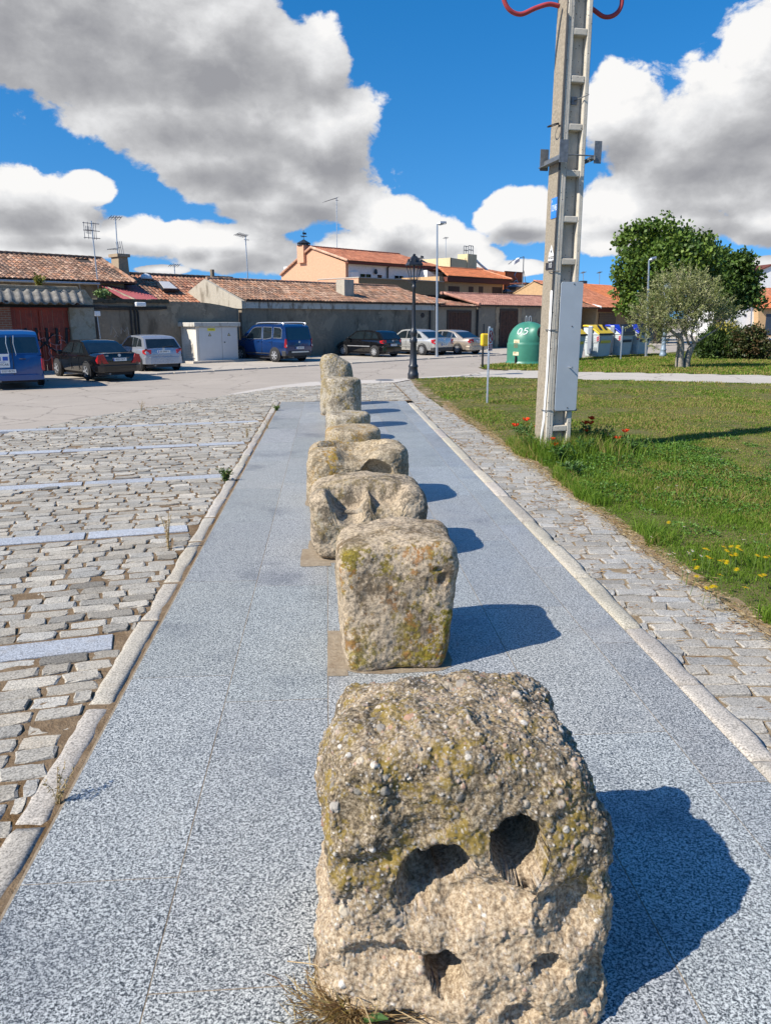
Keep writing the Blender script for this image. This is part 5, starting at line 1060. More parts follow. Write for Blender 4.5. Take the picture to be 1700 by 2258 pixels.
def car(label, cat, loc, heading, sc, sp, group='vehicles parked along the wall'):
    """sp: L, hw, r, body [(x, zb, zt, wfac)], roof [(x, z)] rear base..front base, belt, paint, wheels (xr, xf), plate"""
    root = thing(sp.get('name', 'parked_car'), label, cat, (loc[0], loc[1], 0), heading, group); root.scale = (sc, sc, sc)
    hw = sp['hw']; paint = M[sp['paint']]; bl = sp['belt']
    def ring(x, zb, zt, f):
        w = hw * f; h = zt - zb; half = [(w * .60, zb), (w * .93, zb + .04), (w * .985, zb + h * .30), (w, zb + h * .55), (w * .985, zb + h * .78), (w * .93, zb + h * .94), (w * .80, zt), (w * .40, zt + .018)]
        return [(x, y, z) for y, z in half] + [(x, -y, z) for y, z in reversed(half)]
    b = MB(); loft(b, sp['body'], ring); body = b.build('body', paint, root, smooth=True)
    e = body.modifiers.new('e', 'EDGE_SPLIT'); e.split_angle = rad(50)
    rf = sp['roof']; th = sp.get('tumble', .80); gh = MB(); rz_ = max(p[1] for p in rf)
    def wid(z): t = (z - bl) / max(.01, rz_ - bl); return hw * (.93 * (1 - t) + th * t)
    k = len(rf); top = [(x, wid(z), z) for x, z in rf]; crown = [(x, wid(z) * .55, z + (.03 if 0 < i < k - 1 else .01)) for i, (x, z) in enumerate(rf)]
    vs = [(x, w, z) for x, w, z in top] + crown + [(x, -w, z) for x, w, z in crown] + [(x, -w, z) for x, w, z in top]; fs = []
    for i in range(k - 1):
        for j in range(3): fs.append((j * k + i, j * k + i + 1, (j + 1) * k + i + 1, (j + 1) * k + i))
    gh.add(vs, fs); base0 = [(rf[0][0], hw * .92, bl - .05), (rf[-1][0], hw * .92, bl - .05)]
    for s_ in (1, -1):
        pl = [(rf[0][0], s_ * hw * .925, bl - .06)] + [(x, s_ * w, z) for x, w, z in top] + [(rf[-1][0], s_ * hw * .925, bl - .06)]
        gh.add(pl, [tuple(range(len(pl)))])
    cab = gh.build('roof', paint, root, smooth=True); e = cab.modifiers.new('e', 'EDGE_SPLIT'); e.split_angle = rad(40)
    # windows lie a few mm outside the cabin skin
    def sidept(x, z, s_, o=.006): return (x, s_ * (wid(z) + o), z)
    for s_ in (1, -1):
        for poly in sp['side']:
            w = MB(); w.add([sidept(x, z, s_) for x, z in poly] , [tuple(range(len(poly)))]); wo = w.build('window', M['carglass'], root)
            if sp.get('trim'):
                q = MB(); q.tube([sidept(x, z, s_, .010) for x, z in poly + poly[:1]], .012, 4); q.build('frame', M[sp['trim']], wo)
    def screen(a, c, name, ins=.06, up=.10, dn=.10):
        (x0, z0), (x1, z1) = a, c; d = Vector((x1 - x0, 0, z1 - z0)); n = Vector((-d.z, 0, d.x)).normalized() * .008
        if (n.x > 0) == (name == 'rear_window'): n = -n
        pts = []
        for t, s_ in ((dn, 1), (1 - up, 1), (1 - up, -1), (dn, -1)):
            z = z0 + (z1 - z0) * t; pts.append(Vector((x0 + (x1 - x0) * t, s_ * (wid(z) - ins), z)) + n)
        # follow the crown: add centre column
        w = MB(); w.add([pts[0], pts[1], pts[2], pts[3]], [(0, 1, 2, 3)]); m_ = w.build(name, M['carglass'], root); s2 = m_.modifiers.new('t', 'SOLIDIFY'); s2.thickness = .035; s2.offset = 0
        return m_
    rw = screen(rf[0], rf[1], 'rear_window', .07, sp.get('rwu', .12), sp.get('rwd', .06)); screen(rf[-1], rf[-2], 'windscreen', .07)
    if sp.get('wiper'): w = MB(); p0, p1 = rf[0], rf[1]; zc = p0[1] + (p1[1] - p0[1]) * .14; w.tube([(p0[0] + (p1[0] - p0[0]) * .14 - .04, .0, zc), (p0[0] + (p1[0] - p0[0]) * .2 - .04, -.42, zc + .03)], .014, 5); w.build('wiper', M['plastic'], rw)
    r = sp['r']; xr, xf = sp['wheels']
    for x in (xr, xf):
        for s_ in (1, -1):
            a = MB(); a.lathe([(0, 0), (r * 1.16, 0), (r * 1.16, .012), (0, .012)], 26, (x, s_ * (hw * .992) - .006, r + .02), 'Y')
            # keep only the part above the sill
            a.build('wheel_arch', M['plastic'], root); wheel(root, x, s_ * (hw - .062), r, s_, spokes=sp.get('spokes', 7))
    # tail lamps, plate, bumper, badge, handles, mirrors
    for s_ in (1, -1):
        l = MB(); pts = sp['lamp']; l.slab([(xx, s_ * yy * hw, zz) for xx, yy, zz in pts], (-.02, s_ * .012, 0)); tl = l.build('tail_lamp', M['redlamp'], root, bevel=.008)
        if sp.get('lampwhite'): l = MB(); q = sp['lampwhite']; l.slab([(xx - .022, s_ * yy * hw, zz) for xx, yy, zz in q], (-.008, 0, 0)); l.build('lens', M['clearlamp'], tl)
        m_ = MB(); mx, mz = sp['mirror']; m_.box((mx, s_ * (hw + .09), mz), (.12, .20, .13)); m_.build('mirror', M[sp.get('mirrorpaint', sp['paint'])], root, bevel=.03)
        for hx in sp['handles']: h = MB(); h.box((hx, s_ * (hw * 1.0 + .004), bl - .13), (.18, .03, .035)); h.build('handle', M[sp.get('handlemat', sp['paint'])], root, bevel=.008)
        for dx in sp['doors']: d = MB(); d.box((dx, s_ * hw * .995, (bl + .25) / 2), (.008, .02, bl - .42)); d.build('door_gap', M['ink'], root)
        if sp.get('strip'): d = MB(); z = sp['strip']; d.box(((xr + xf) / 2, s_ * hw * 1.0, z), (xf - xr - 2 * r * 1.2, .025, .045)); d.build('side_trim', M[sp.get('stripmat', 'plastic')], root, bevel=.006)
    xp, zp = sp['platepos']; p = MB(); p.box((xp - .012, sp.get('platey', 0), zp), (.016, .52, .115)); pl = p.build('number_plate', M['plate'], root)
    text(sp['plate'], .098, M['ink'], pl, (xp - .022, sp.get('platey', 0) - .015, zp), (rad(90), 0, rad(-90)), 'lettering', .001, sx=.92)
    p = MB(); p.box((xp - .0215, sp.get('platey', 0) + .24, zp), (.004, .04, .113)); p.build('plate_band', M['bluepaint'], pl)
    bz0, bz1, bm = sp['bumper']; q = MB(); q.add([(x_ , y_, z_) for z_ in (bz0, bz1) for x_, y_ in ((.30, hw * 1.0), (.06, hw * .96), (-.035, hw * .72), (-.05, 0), (-.035, -hw * .72), (.06, -hw * .96), (.30, -hw * 1.0), (.35, 0))], [(i, i + 1, 9 + i, 8 + i) for i in range(7)] + [(7, 0, 8, 15), tuple(range(8)), tuple(range(8, 16))]); q.build('rear_bumper', M[bm], root, bevel=.02)
    if sp.get('badge'): q = MB(); q.lathe([(0, 0), (.055, 0), (.055, .012), (0, .012)], 12, (sp['badge'][0] - .012, 0, sp['badge'][1]), 'X'); q.build('badge', M['alloy'], root)
    if sp.get('badgetext'): bt, by, bz, bs = sp['badgetext']; text(bt, bs, M['alloy'], root, (sp['badgex'] if 'badgex' in sp else xp - .02, by, bz), (rad(90), 0, rad(-90)), 'badge_lettering', .002)
    u = MB(); u.span((xr - .5, -hw * .8, .16), (xf + .5, hw * .8, .34)); u.build('underbody', M['ink'], root)
    ex = MB(); ex.tube([(-.06, hw * .5, .25), (.4, hw * .5, .27)], .035, 8); ex.build('exhaust', M['darksteel'], root)
    return root
HEAD = math.atan2(.743, -.669)
SALOON = dict(L=4.55, hw=.87, r=.315, belt=.93, paint='p_black', body=[(0, .42, .88, .80), (.04, .34, .97, .90), (.25, .27, 1.0, .97), (.9, .25, .965, 1), (1.8, .24, .93, 1), (3.2, .24, .92, 1), (3.9, .25, .84, .98), (4.3, .28, .74, .92), (4.5, .34, .62, .82), (4.55, .42, .55, .74)],
    roof=[(.82, .95), (1.52, 1.36), (1.9, 1.425), (2.5, 1.43), (2.75, 1.40), (3.45, .92)], side=[[(1.28, .97), (1.50, 1.20), (1.62, 1.28), (1.62, .97)], [(1.66, .97), (1.66, 1.30), (1.95, 1.365), (2.28, 1.37), (2.28, .96)], [(2.34, .96), (2.34, 1.37), (2.55, 1.36), (2.75, 1.31), (3.20, .97)]],
    wheels=(.98, 3.70), lamp=[(.0, .62, .93), (.03, .95, .95), (.16, 1.0, .86), (.16, .995, .66), (.02, .92, .60), (-.01, .60, .60)], mirror=(3.1, .98), handles=(1.9, 2.85), doors=(1.62, 2.31, 3.25), platepos=(-.012, .76), bumper=(.30, .56, 'p_black'), spokes=5, badge=(.0, .91), tumble=.74)
sed = dict(SALOON); sed.update(plate='4020 DKT', name='parked_car', lamp=[(.0, .70, .96), (.04, .93, .93), (.14, 1.0, .74), (.05, .97, .62), (-.01, .50, .62), (-.01, .58, .72)], badgetext=('C 220', .52, .90, .075), badgex=-.005)
HATCH = dict(L=3.85, hw=.83, r=.29, belt=.94, paint='p_silver', body=[(0, .44, .78, .82), (.03, .36, .92, .92), (.2, .28, .96, .985), (.8, .25, .95, 1), (1.6, .24, .94, 1), (2.7, .24, .92, 1), (3.3, .26, .82, .98), (3.65, .30, .70, .90), (3.85, .42, .55, .76)],
    roof=[(.05, .93), (.42, 1.34), (.75, 1.41), (1.5, 1.44), (2.0, 1.42), (2.2, 1.38), (2.95, .93)], side=[[(.42, 1.0), (.62, 1.28), (.88, 1.33), (.95, 1.0)], [(1.0, .98), (.94, 1.335), (1.45, 1.375), (1.48, .97)], [(1.53, .97), (1.50, 1.375), (1.95, 1.355), (2.15, 1.32), (2.7, .97)]],
    wheels=(.66, 3.08), lamp=[(.0, .64, .88), (.05, .95, .90), (.22, 1.0, .86), (.22, 1.0, .74), (.04, .96, .70), (-.01, .66, .72)], mirror=(2.55, .98), handles=(1.62,), doors=(1.50, 2.75), platepos=(-.008, .80), bumper=(.30, .60, 'p_silver'), spokes=8, badge=(.01, .90), tumble=.78, wiper=True)
c206 = dict(HATCH); c206.update(plate='SA 0468 V', strip=None)
ibiza = dict(HATCH); ibiza.update(L=3.95, paint='p_black', plate='1153 DWL', strip=.58, stripmat='alloy', bumper=(.28, .58, 'p_black'), platepos=(-.03, .66), handles=(1.02, 1.95), doors=(1.0, 1.52, 2.75), spokes=9, lamp=[(.0, .68, .92), (.05, .95, .93), (.28, 1.0, .88), (.22, 1.0, .76), (.04, .96, .74), (-.01, .68, .78)], badge=(.02, .88))
c5 = dict(SALOON); c5.update(L=4.65, paint='p_grey', plate='6766 DZT', name='parked_car', hw=.88, platepos=(-.012, .62), strip=.50, stripmat='p_grey', spokes=9, bumper=(.26, .46, 'plastic'), lamp=[(.0, .66, .92), (.03, .92, .94), (.30, .99, .90), (.24, 1.0, .74), (.02, .95, .66), (-.01, .72, .66)], lampwhite=[(0, .74, .80), (0, .90, .82), (0, .90, .74), (0, .74, .72)],
    roof=[(.55, .97), (1.35, 1.37), (1.8, 1.455), (2.5, 1.47), (2.85, 1.43), (3.6, .93)], side=[[(1.05, 1.0), (1.30, 1.22), (1.46, 1.28), (1.46, .99)], [(1.5, .98), (1.5, 1.30), (1.9, 1.395), (2.30, 1.40), (2.30, .97)], [(2.36, .97), (2.36, 1.40), (2.6, 1.39), (2.85, 1.33), (3.35, .97)]])
a6 = dict(SALOON); a6.update(L=4.75, paint='p_beige', plate='3204 FMK', hw=.89, platepos=(-.012, .80), spokes=9, bumper=(.27, .52, 'p_beige'), lamp=[(.0, .58, .93), (.03, .93, .93), (.16, 1.0, .88), (.16, 1.0, .74), (.02, .95, .72), (-.01, .60, .74)], badge=(.0, .95), trim='alloy',
    roof=[(.62, .96), (1.45, 1.36), (1.9, 1.43), (2.55, 1.44), (2.85, 1.40), (3.6, .93)], side=[[(1.1, 1.0), (1.36, 1.22), (1.52, 1.28), (1.52, .99)], [(1.56, .98), (1.56, 1.30), (1.95, 1.37), (2.34, 1.375), (2.34, .97)], [(2.40, .97), (2.40, 1.375), (2.6, 1.365), (2.85, 1.30), (3.35, .97)]])
rifter = dict(L=4.40, hw=.92, r=.335, belt=1.12, paint='p_blue', name='people_carrier', body=[(0, .42, 1.02, .90), (.03, .36, 1.12, .965), (.2, .30, 1.14, .99), (1.0, .28, 1.14, 1), (2.6, .28, 1.13, 1), (3.3, .28, 1.12, 1), (3.8, .28, 1.04, .98), (4.2, .32, .92, .93), (4.36, .40, .74, .86), (4.40, .46, .65, .80)],
    roof=[(.02, 1.10), (.14, 1.70), (.30, 1.80), (1.2, 1.84), (2.3, 1.82), (2.6, 1.76), (3.45, 1.13)], side=[[(.36, 1.17), (.36, 1.58), (.46, 1.66), (.95, 1.69), (.97, 1.17)], [(1.08, 1.17), (1.08, 1.69), (1.75, 1.70), (1.75, 1.12), (1.60, 1.10)], [(1.84, 1.12), (1.84, 1.70), (2.30, 1.69), (2.55, 1.62), (3.10, 1.14), (2.9, 1.10)]],
    wheels=(.82, 3.45), lamp=[(.01, .90, 1.14), (.05, .985, 1.14), (.10, 1.0, .74), (.0, .93, .70), (-.01, .88, .78)], lampwhite=[(0, .90, .86), (0, .96, .86), (0, .96, .76), (0, .90, .76)], mirror=(3.0, 1.2), mirrorpaint='plastic', handles=(1.2, 2.1), handlemat='p_blue', doors=(1.02, 1.80, 3.15), platepos=(-.03, .70), plate='1648 LXR', bumper=(.30, .56, 'plastic'), spokes=6, badge=(.0, .98), tumble=.84, rwu=.04, rwd=-.02, trim='alloy', strip=.42)
vito = dict(L=4.75, hw=.95, r=.33, belt=1.12, paint='p_van', name='parked_van', body=[(0, .36, 1.08, .92), (.03, .34, 1.12, .97), (.2, .30, 1.14, .99), (1.5, .28, 1.14, 1), (3.2, .28, 1.13, 1), (4.0, .28, 1.05, .98), (4.5, .32, .85, .90), (4.75, .42, .62, .78)],
    roof=[(.02, 1.10), (.12, 1.76), (.30, 1.86), (1.5, 1.90), (2.8, 1.88), (3.1, 1.80), (3.9, 1.13)], side=[[(.35, 1.2), (.40, 1.68), (1.45, 1.72), (1.45, 1.2)], [(1.6, 1.2), (1.6, 1.72), (2.6, 1.72), (2.6, 1.18)], [(2.7, 1.16), (2.7, 1.72), (3.0, 1.68), (3.55, 1.16)]],
    wheels=(.95, 3.85), lamp=[(.0, .90, .98), (.04, .985, .98), (.08, 1.0, .58), (.0, .94, .56), (-.01, .90, .60)], mirror=(3.6, 1.2), handles=(1.5, 2.8), doors=(1.52, 2.65), platepos=(-.03, .58), platey=.22, plate='0357-BCN', bumper=(.26, .46, 'p_van'), spokes=6, tumble=.84, rwu=.10, rwd=.12)
def place(rl, heading, sc, sp):       # position so that the rear left wheel touches the ground at the measured point
    lx, ly = sp['wheels'][0] * sc, (sp['hw'] - .05) * sc; c, s_ = math.cos(heading), math.sin(heading)
    return rl[0] - (lx * c - ly * s_), rl[1] - (lx * s_ + ly * c)
h = HEAD - rad(2); car('black saloon with red triangular tail lamps and plate 4020 DKT parked before the red gate', 'car', place(G(195.6, 837), h, .935, sed), h, .935, sed)
h = HEAD - rad(8); car('small silver hatchback parked between the black saloon and the white cabinet', 'car', place(G(311, 818), h, .98, c206), h, .98, c206)
h = HEAD + rad(3); car('blue people carrier with silver roof rails parked beside the white cabinet', 'car', place(G(608, 798), h, .985, rifter), h, .985, rifter)
h = HEAD + rad(2); car('black five door hatchback parked between the blue people carrier and silver saloon', 'car', place(G(826.7, 787), h, 1.0, ibiza), h, 1.0, ibiza)
h = HEAD - rad(2); car('silver saloon parked behind the two lamp posts', 'car', place(G(931.3, 783), h, .99, c5), h, .99, c5)
h = HEAD - rad(2); car('beige gold saloon with red tail lamps, last of the row beside the yellow bin', 'car', place(G(1009, 781), h, .97, a6), h, .97, a6)
h = HEAD - rad(16); vx = G(92, 849); sp = vito; sc = .905; lx, ly = sp['wheels'][0] * sc, -(sp['hw'] - .05) * sc; c_, s_ = math.cos(h), math.sin(h)
van = car('blue van with white round-cornered sticker on its rear door, cut by the left edge', 'van', (vx[0] - (lx * c_ - ly * s_), vx[1] - (lx * s_ + ly * c_)), h, sc, vito)
mb = MB(); mb.box((-.03, .02, 1.0), (.02, .02, 1.5)); mb.build('door_gap', M['ink'], van)
mb = MB(); mb.box((-.045, .36, .93), (.015, .46, .44)); st = mb.build('sticker', M['plate'], van, bevel=.006)
for dy in (-.11, .11): mb = MB(); mb.box((-.055, .36 + dy, 1.0), (.006, .16, .13)); mb.build('sticker_flag', M['bluepaint'], st)
text('PAYCAR', .105, M['ink'], st, (-.056, .36, .80), (rad(90), 0, rad(-90)), 'lettering', .001); text('TALLERES', .05, M['bluepaint'], st, (-.056, .36, .89), (rad(90), 0, rad(-90)), 'lettering', .001)
for y0 in (.12, -.10): mb = MB(); mb.tube([(-.02, y0, 1.12), (.03, y0 + .05, 1.50), (.08, y0 + .02, 1.75)], .012, 5); mb.build('wiper', M['alloy'], van)
mb = MB(); mb.tube([(-.05, -.18, .98), (-.07, -.27, .98), (-.05, -.38, .98)], .018, 6); mb.build('handle', M['plastic'], van)
# roof rails and grey cladding on the people carrier
rf_ = [o for o in COL.objects if o.name.startswith('people_carrier')][0]
for s_ in (1, -1): mb = MB(); mb.tube(catmull([(.30, s_ * .74, 1.80), (.42, s_ * .74, 1.90), (1.3, s_ * .75, 1.92), (2.2, s_ * .74, 1.89), (2.35, s_ * .74, 1.80)], 5), .025, 6); mb.build('roof_rail', M['alloy'], rf_)
mb = MB(); mb.box((-.06, 0, .50), (.02, 1.15, .07)); mb.build('skid_plate', M['alloy'], rf_)

# ------------------------------------------------------------ concrete utility pole
def mat_concrete():
    m, t, b = newmat('cast_concrete'); co = coord(t); n = t.noise(co, 4, 8, .65); n2 = t.noise(co, 60, 4, .7); n3 = t.noise(co, 1.2, 5, .6)
    c = t.ramp(n, [(.3, (.44, .395, .32)), (.7, (.62, .575, .49))]); c = t.mix(t.math('MULTIPLY', t.sstep(n2, .60, .66), .5), c, (.26, .21, .15))
    vo = t.node('ShaderNodeTexVoronoi'); vo.inputs['Scale'].default_value = 17; t.link(co, vo.inputs['Vector']); c = t.mix(t.math('SUBTRACT', 1.0, t.sstep(vo.outputs['Distance'], .10, .16)), c, (.10, .08, .06))
    c = t.mix(t.math('MULTIPLY', t.sstep(n3, .5, .7), .3), c, (.36, .29, .20)); t.link(c, b.inputs['Base Color']); b.inputs['Roughness'].default_value = .92
    bump(t, b, t.math('ADD', n2, n), .35, .012); return m
M['concrete'] = mat_concrete(); M['coverplate'] = plain('grey_steel_cover', (.40, .44, .475), .5, .1, .07, 2.5)
M['aggregate'] = plain('tan_exposed_aggregate', (.30, .255, .19), .95, 0, .35, 30, .5)
pb = G(1224, 1002); PR = rad(8)           # front face turned a little to the right of the camera
pole = thing('utility_pole', 'tall pale concrete utility pole with recessed ladder face and grey cover plate in the lawn', 'utility pole', (pb[0], pb[1] + .20, 0), PR)
PH = 9.4
def pw(z): return .425 - .009 * z
def pd(z): return .44 - .010 * z
def pxz(px, py):      # height on the pole front for a photograph row
    d = ray(px, py); n = np.array([math.sin(PR), -math.cos(PR), 0]); p0 = np.array([pole.location.x, pole.location.y, 0]) + n * .2
    t = ((p0 - EYE) @ n) / (d @ n); p = EYE + d * t; r = p - np.array([pole.location.x, pole.location.y, 0])
    return float(r @ np.array([math.cos(PR), math.sin(PR), 0])), float(p[2])
def tap(mb, x0, x1, y0, y1, z0, z1):      # tapered block; x in half-widths (-1..1), y in half-depths
    vs = [(a * pw(z) / 2, b * pd(z) / 2, z) for z in (z0, z1) for a, b in ((x0, y0), (x1, y0), (x1, y1), (x0, y1))]
    mb.add(vs, [(0, 1, 2, 3)[::-1], (4, 5, 6, 7), (0, 1, 5, 4), (1, 2, 6, 5), (2, 3, 7, 6), (3, 0, 4, 7)])
rungs = [pxz(1240, y)[1] for y in (944, 850, 755, 660, 576, 482, 380, 277, 170, 64)]; st_ = rungs[-1] - rungs[-2]; 
while rungs[-1] < PH - .8: rungs.append(rungs[-1] + st_)
mb = MB(); tap(mb, -1, -.46, -1, 1, -.3, PH); tap(mb, .64, 1, -1, 1, -.3, PH); tap(mb, -.46, .64, -.40, .40, -.3, PH)
edges = [0] + rungs
for z in rungs: tap(mb, -.46, .64, -.985, -.40, z - .045, z + .045)
tap(mb, -.46, .64, -.985, -.4, PH - .1, PH); shaft = mb.build('shaft', M['concrete'], pole, bevel=.012)
mb = MB(); tap(mb, -.80, -.74, -1.012, -1, 0, PH); mb.build('cast_groove', M['concrete'], pole)
mb = MB(); tap(mb, -1.012, -1.0005, -.90, .98, -.3, PH - .01); mb.build('aggregate_side', M['aggregate'], pole)
# cover plate with a long bolt
(xa, za), (xb, zb_), (xc, zc) = pxz(1217, 905), pxz(1267, 903), pxz(1231, 621); zb0 = (za + zb_) / 2; xa += .015
pts = []; ww = .36; x0 = xa; hgt = zc - zb0
for (cx, cz, a0) in ((ww - .03, .03, -90), (ww - .03, hgt - .03, 0), (.03, hgt - .03, 90), (.03, .03, 180)):
    for k in range(4): a = rad(a0 + 30 * k); pts.append((x0 + cx + .03 * math.cos(a) + .000 * cz, -.262, zb0 + cz + .03 * math.sin(a)))
mb = MB(); mb.slab(pts, (0, .012, 0)); cov = mb.build('cover_plate', M['coverplate'], pole, bevel=.002)
mb = MB(); zbt = pxz(1243, 809)[1]; mb.tube([(x0 + .20, -.26, zbt), (x0 + .20, -.36, zbt)], .010, 8); mb.tube([(x0 + .20, -.36, zbt), (x0 + .20, -.375, zbt)], .018, 8); mb.build('bolt', M['steel'], cov)
mb = MB()
for (px_, py) in ((1253, 626), (1248, 719), (1241, 898)): a = pxz(px_, py); mb.lathe([(0, 0), (.009, 0), (.009, .004), (0, .004)], 10, (x0 + .21, -.268, a[1]), 'Y')
mb.build('screw_hole', M['ink'], cov); mb = MB(); mb.span((x0 + .02, -.25, zb0 - .012), (x0 + .38, -.2, zb0 + .02)); mb.build('bracket', M['darksteel'], pole)
# white conduit and thin wire up the corner
mb = MB(); z1 = pxz(1214, 640)[1]; xl = lambda z: -pw(z) / 2 - .005
mb.tube([(xl(0) - .02, -.06, .0), (xl(1) + .0, -.13, .55), (xl(1) , -.17, 1.2), (xl(2), -.175, z1)], .026, 8); cnd = mb.build('conduit', M['white'], pole, smooth=True)
mb = MB(); mb.tube([(xl(2), -.175, z1), (xl(4), -.175, 4), (xl(6), -.17, 6.2), (xl(8), -.16, 9)], .010, 6); mb.tube([(xl(0), -.10, .0), (xl(2), -.20, 1.2), (xl(2), -.205, z1), (xl(6), -.2, 6.2)], .008, 6); mb.build('wire', M['plastic'], pole)
mb = MB()
for z in (pxz(1210, 905)[1], pxz(1212, 727)[1], pxz(1216, 597)[1]): mb.tube([(xl(z) + .08, -.225, z), (xl(z) - .03, -.21, z), (xl(z) - .035, -.12, z), (xl(z) - .01, -.02, z)], .007, 5)
mb.build('conduit_clip', M['darksteel'], pole)
# plates on the lit left face
def left_plate(name, mat, y0, y1, z0, z1, off=.012): x = -pw((z0 + z1) / 2) / 2 - off; mb = MB(); mb.span((x, y0, z0), (x + .006, y1, z1)); return mb.build(name, M[mat] if isinstance(mat, str) else mat, pole), x
M['signblue'] = plain('enamel_blue', (.03, .20, .62), .4, 0, .06, 4)
z1 = pxz(1214, 432)[1]; z0 = pxz(1213, 478)[1]; pl, x = left_plate('number_plate', 'signblue', -.20, .02, z0, z1)
text('12145', .125, M['white'], pl, (x - .002, -.09, z0 + .14), (rad(90), 0, rad(-90)), 'lettering', .001, sx=.62); text('F.', .055, M['white'], pl, (x - .002, -.02, z1 - .05), (rad(90), 0, rad(-90)), 'lettering', .001)
zt, zm, zl, zz = (pxz(1209, y)[1] for y in (537, 563, 575, 592)); x = -pw(3) / 2 - .012
mb = MB(); mb.slab([(x, .03, zm), (x, -.17, zm), (x, -.07, zt)], (.004, 0, 0)); ws = mb.build('warning_sign', M['white'], pole)
mb = MB(); mb.slab([(x - .002, -.065, zm + .10), (x - .002, -.095, zm + .07), (x - .002, -.06, zm + .03), (x - .002, -.045, zm + .07)], (.001, 0, 0)); mb.build('bolt_symbol', M['ink'], ws)
mb = MB(); mb.span((x, -.17, zl), (x + .004, .03, zm - .012)); w2 = mb.build('warning_text_plate', M['white'], pole); text('ALTA TENSION', .026, M['ink'], w2, (x - .002, -.07, (zl + zm) / 2 + .01), (rad(90), 0, rad(-90)), 'lettering', .0008); text('PELIGRO DE MUERTE', .02, M['ink'], w2, (x - .002, -.07, (zl + zm) / 2 - .03), (rad(90), 0, rad(-90)), 'lettering', .0008)
mb = MB(); mb.span((x - .004, -.17, zz), (x + .01, .10, zl - .008)); w3 = mb.build('number_tag', M['ink'], pole); text('113', .10, M['white'], w3, (x - .007, -.07, (zz + zl) / 2), (rad(90), 0, rad(-90)), 'lettering', .001, sx=.75)
# steel bracket arms with upright tabs
zb_ = pxz(1215, 345)[1]; wz = pw(zb_) / 2
mb = MB(); mb.slab([(-wz - .03, .30, zb_ - .06), (-wz - .03, -.38, zb_ - .06), (-wz - .03, -.38, zb_ + .03), (-wz - .03, .30, zb_ + .03)], (-.012, 0, 0)); mb.slab([(-wz - .04, .30, zb_ - .06), (-wz - .04, -.38, zb_ - .06), (-wz - .13, -.38, zb_ - .06), (-wz - .13, .30, zb_ - .06)], (0, 0, -.01))
for y in (.30, -.38): mb.box((-wz - .04, y, zb_ + .05), (.13, .012, .30))
mb.build('bracket', M['darksteel'], pole)
mb = MB(); mb.tube([(-wz - .04, -.30, zb_ + .02), (wz + .12, -.30, zb_ + .02)], .010, 6); mb.tube([(-wz - .04, .27, zb_ + .0), (wz + .12, .27, zb_ + .0)], .010, 6); mb.box((wz + .14, -.30, zb_ + .07), (.11, .012, .30)); mb.box((wz + .07, -.27, zb_ - .01), (.10, .10, .03)); mb.box((wz + .08, -.1, zb_ - .01), (.012, .5, .06)); mb.build('bracket', M['darksteel'], pole)
zr_ = pxz(1205, 270)[1]; mb = MB(); xr0 = -pw(zr_) / 2
mb.tube([(xr0 + .0, -.10, zr_ - .02)] + [(xr0 - .10 + .075 * math.cos(a), -.10 + .09 * math.sin(a), zr_ + .02 * math.cos(a)) for a in [k * math.pi / 8 for k in range(0, 17)]], .009, 6); mb.build('wire_ring', M['cable'], pole)
zs = pxz(1275, 217)[1]; mb = MB(); mb.box((.02, -.08, zs), (.09, .03, .10)); mb.tube([(.02, -.09, zs), (.14, -.30, zs + .04)], .008, 6); mb.build('insulator_hook', M['darksteel'], pole)
# red cables looping out of the top
def pw3(px_, py, off=0.0):
    n = np.array([math.sin(PR), -math.cos(PR), 0]); p0 = np.array([pole.location.x, pole.location.y, 0]) + n * off; d = ray(px_, py); t = ((p0 - EYE) @ n) / (d @ n); p = EYE + d * t - np.array([pole.location.x, pole.location.y, 0])
    return (float(p @ np.array([math.cos(PR), math.sin(PR), 0])), -off, float(p[2]))
M['redcable'] = plain('red_cable_sheath', (.38, .045, .05), .5, 0, .15, 6)
a = [pw3(1233, 12), pw3(1210, 8), pw3(1180, 17), pw3(1150, 30), pw3(1128, 24), pw3(1114, 6), pw3(1110, -20), pw3(1128, -60), pw3(1170, -120), pw3(1230, -200)]
mb = MB(); mb.tube(catmull(a, 7), .032, 8); mb.build('cable', M['redcable'], pole, smooth=True)
a = [pw3(1292, 12), pw3(1308, 20), pw3(1330, 35), pw3(1350, 34), pw3(1366, 20), pw3(1371, -5), pw3(1360, -50), pw3(1330, -110), pw3(1290, -190)]
mb = MB(); mb.tube(catmull(a, 7), .032, 8); mb.build('cable', M['redcable'], pole, smooth=True)
mb = MB(); mb.box((0, 0, PH - .6), (1.7, .10, .12)); 
for xx in (-.8, 0, .8): mb.lathe([(.0, 0), (.05, 0), (.07, .08), (.04, .1), (.07, .16), (.03, .24), (0, .24)], 10, (xx, 0, PH - .54))
mb.build('cross_arm', M['darksteel'], pole)

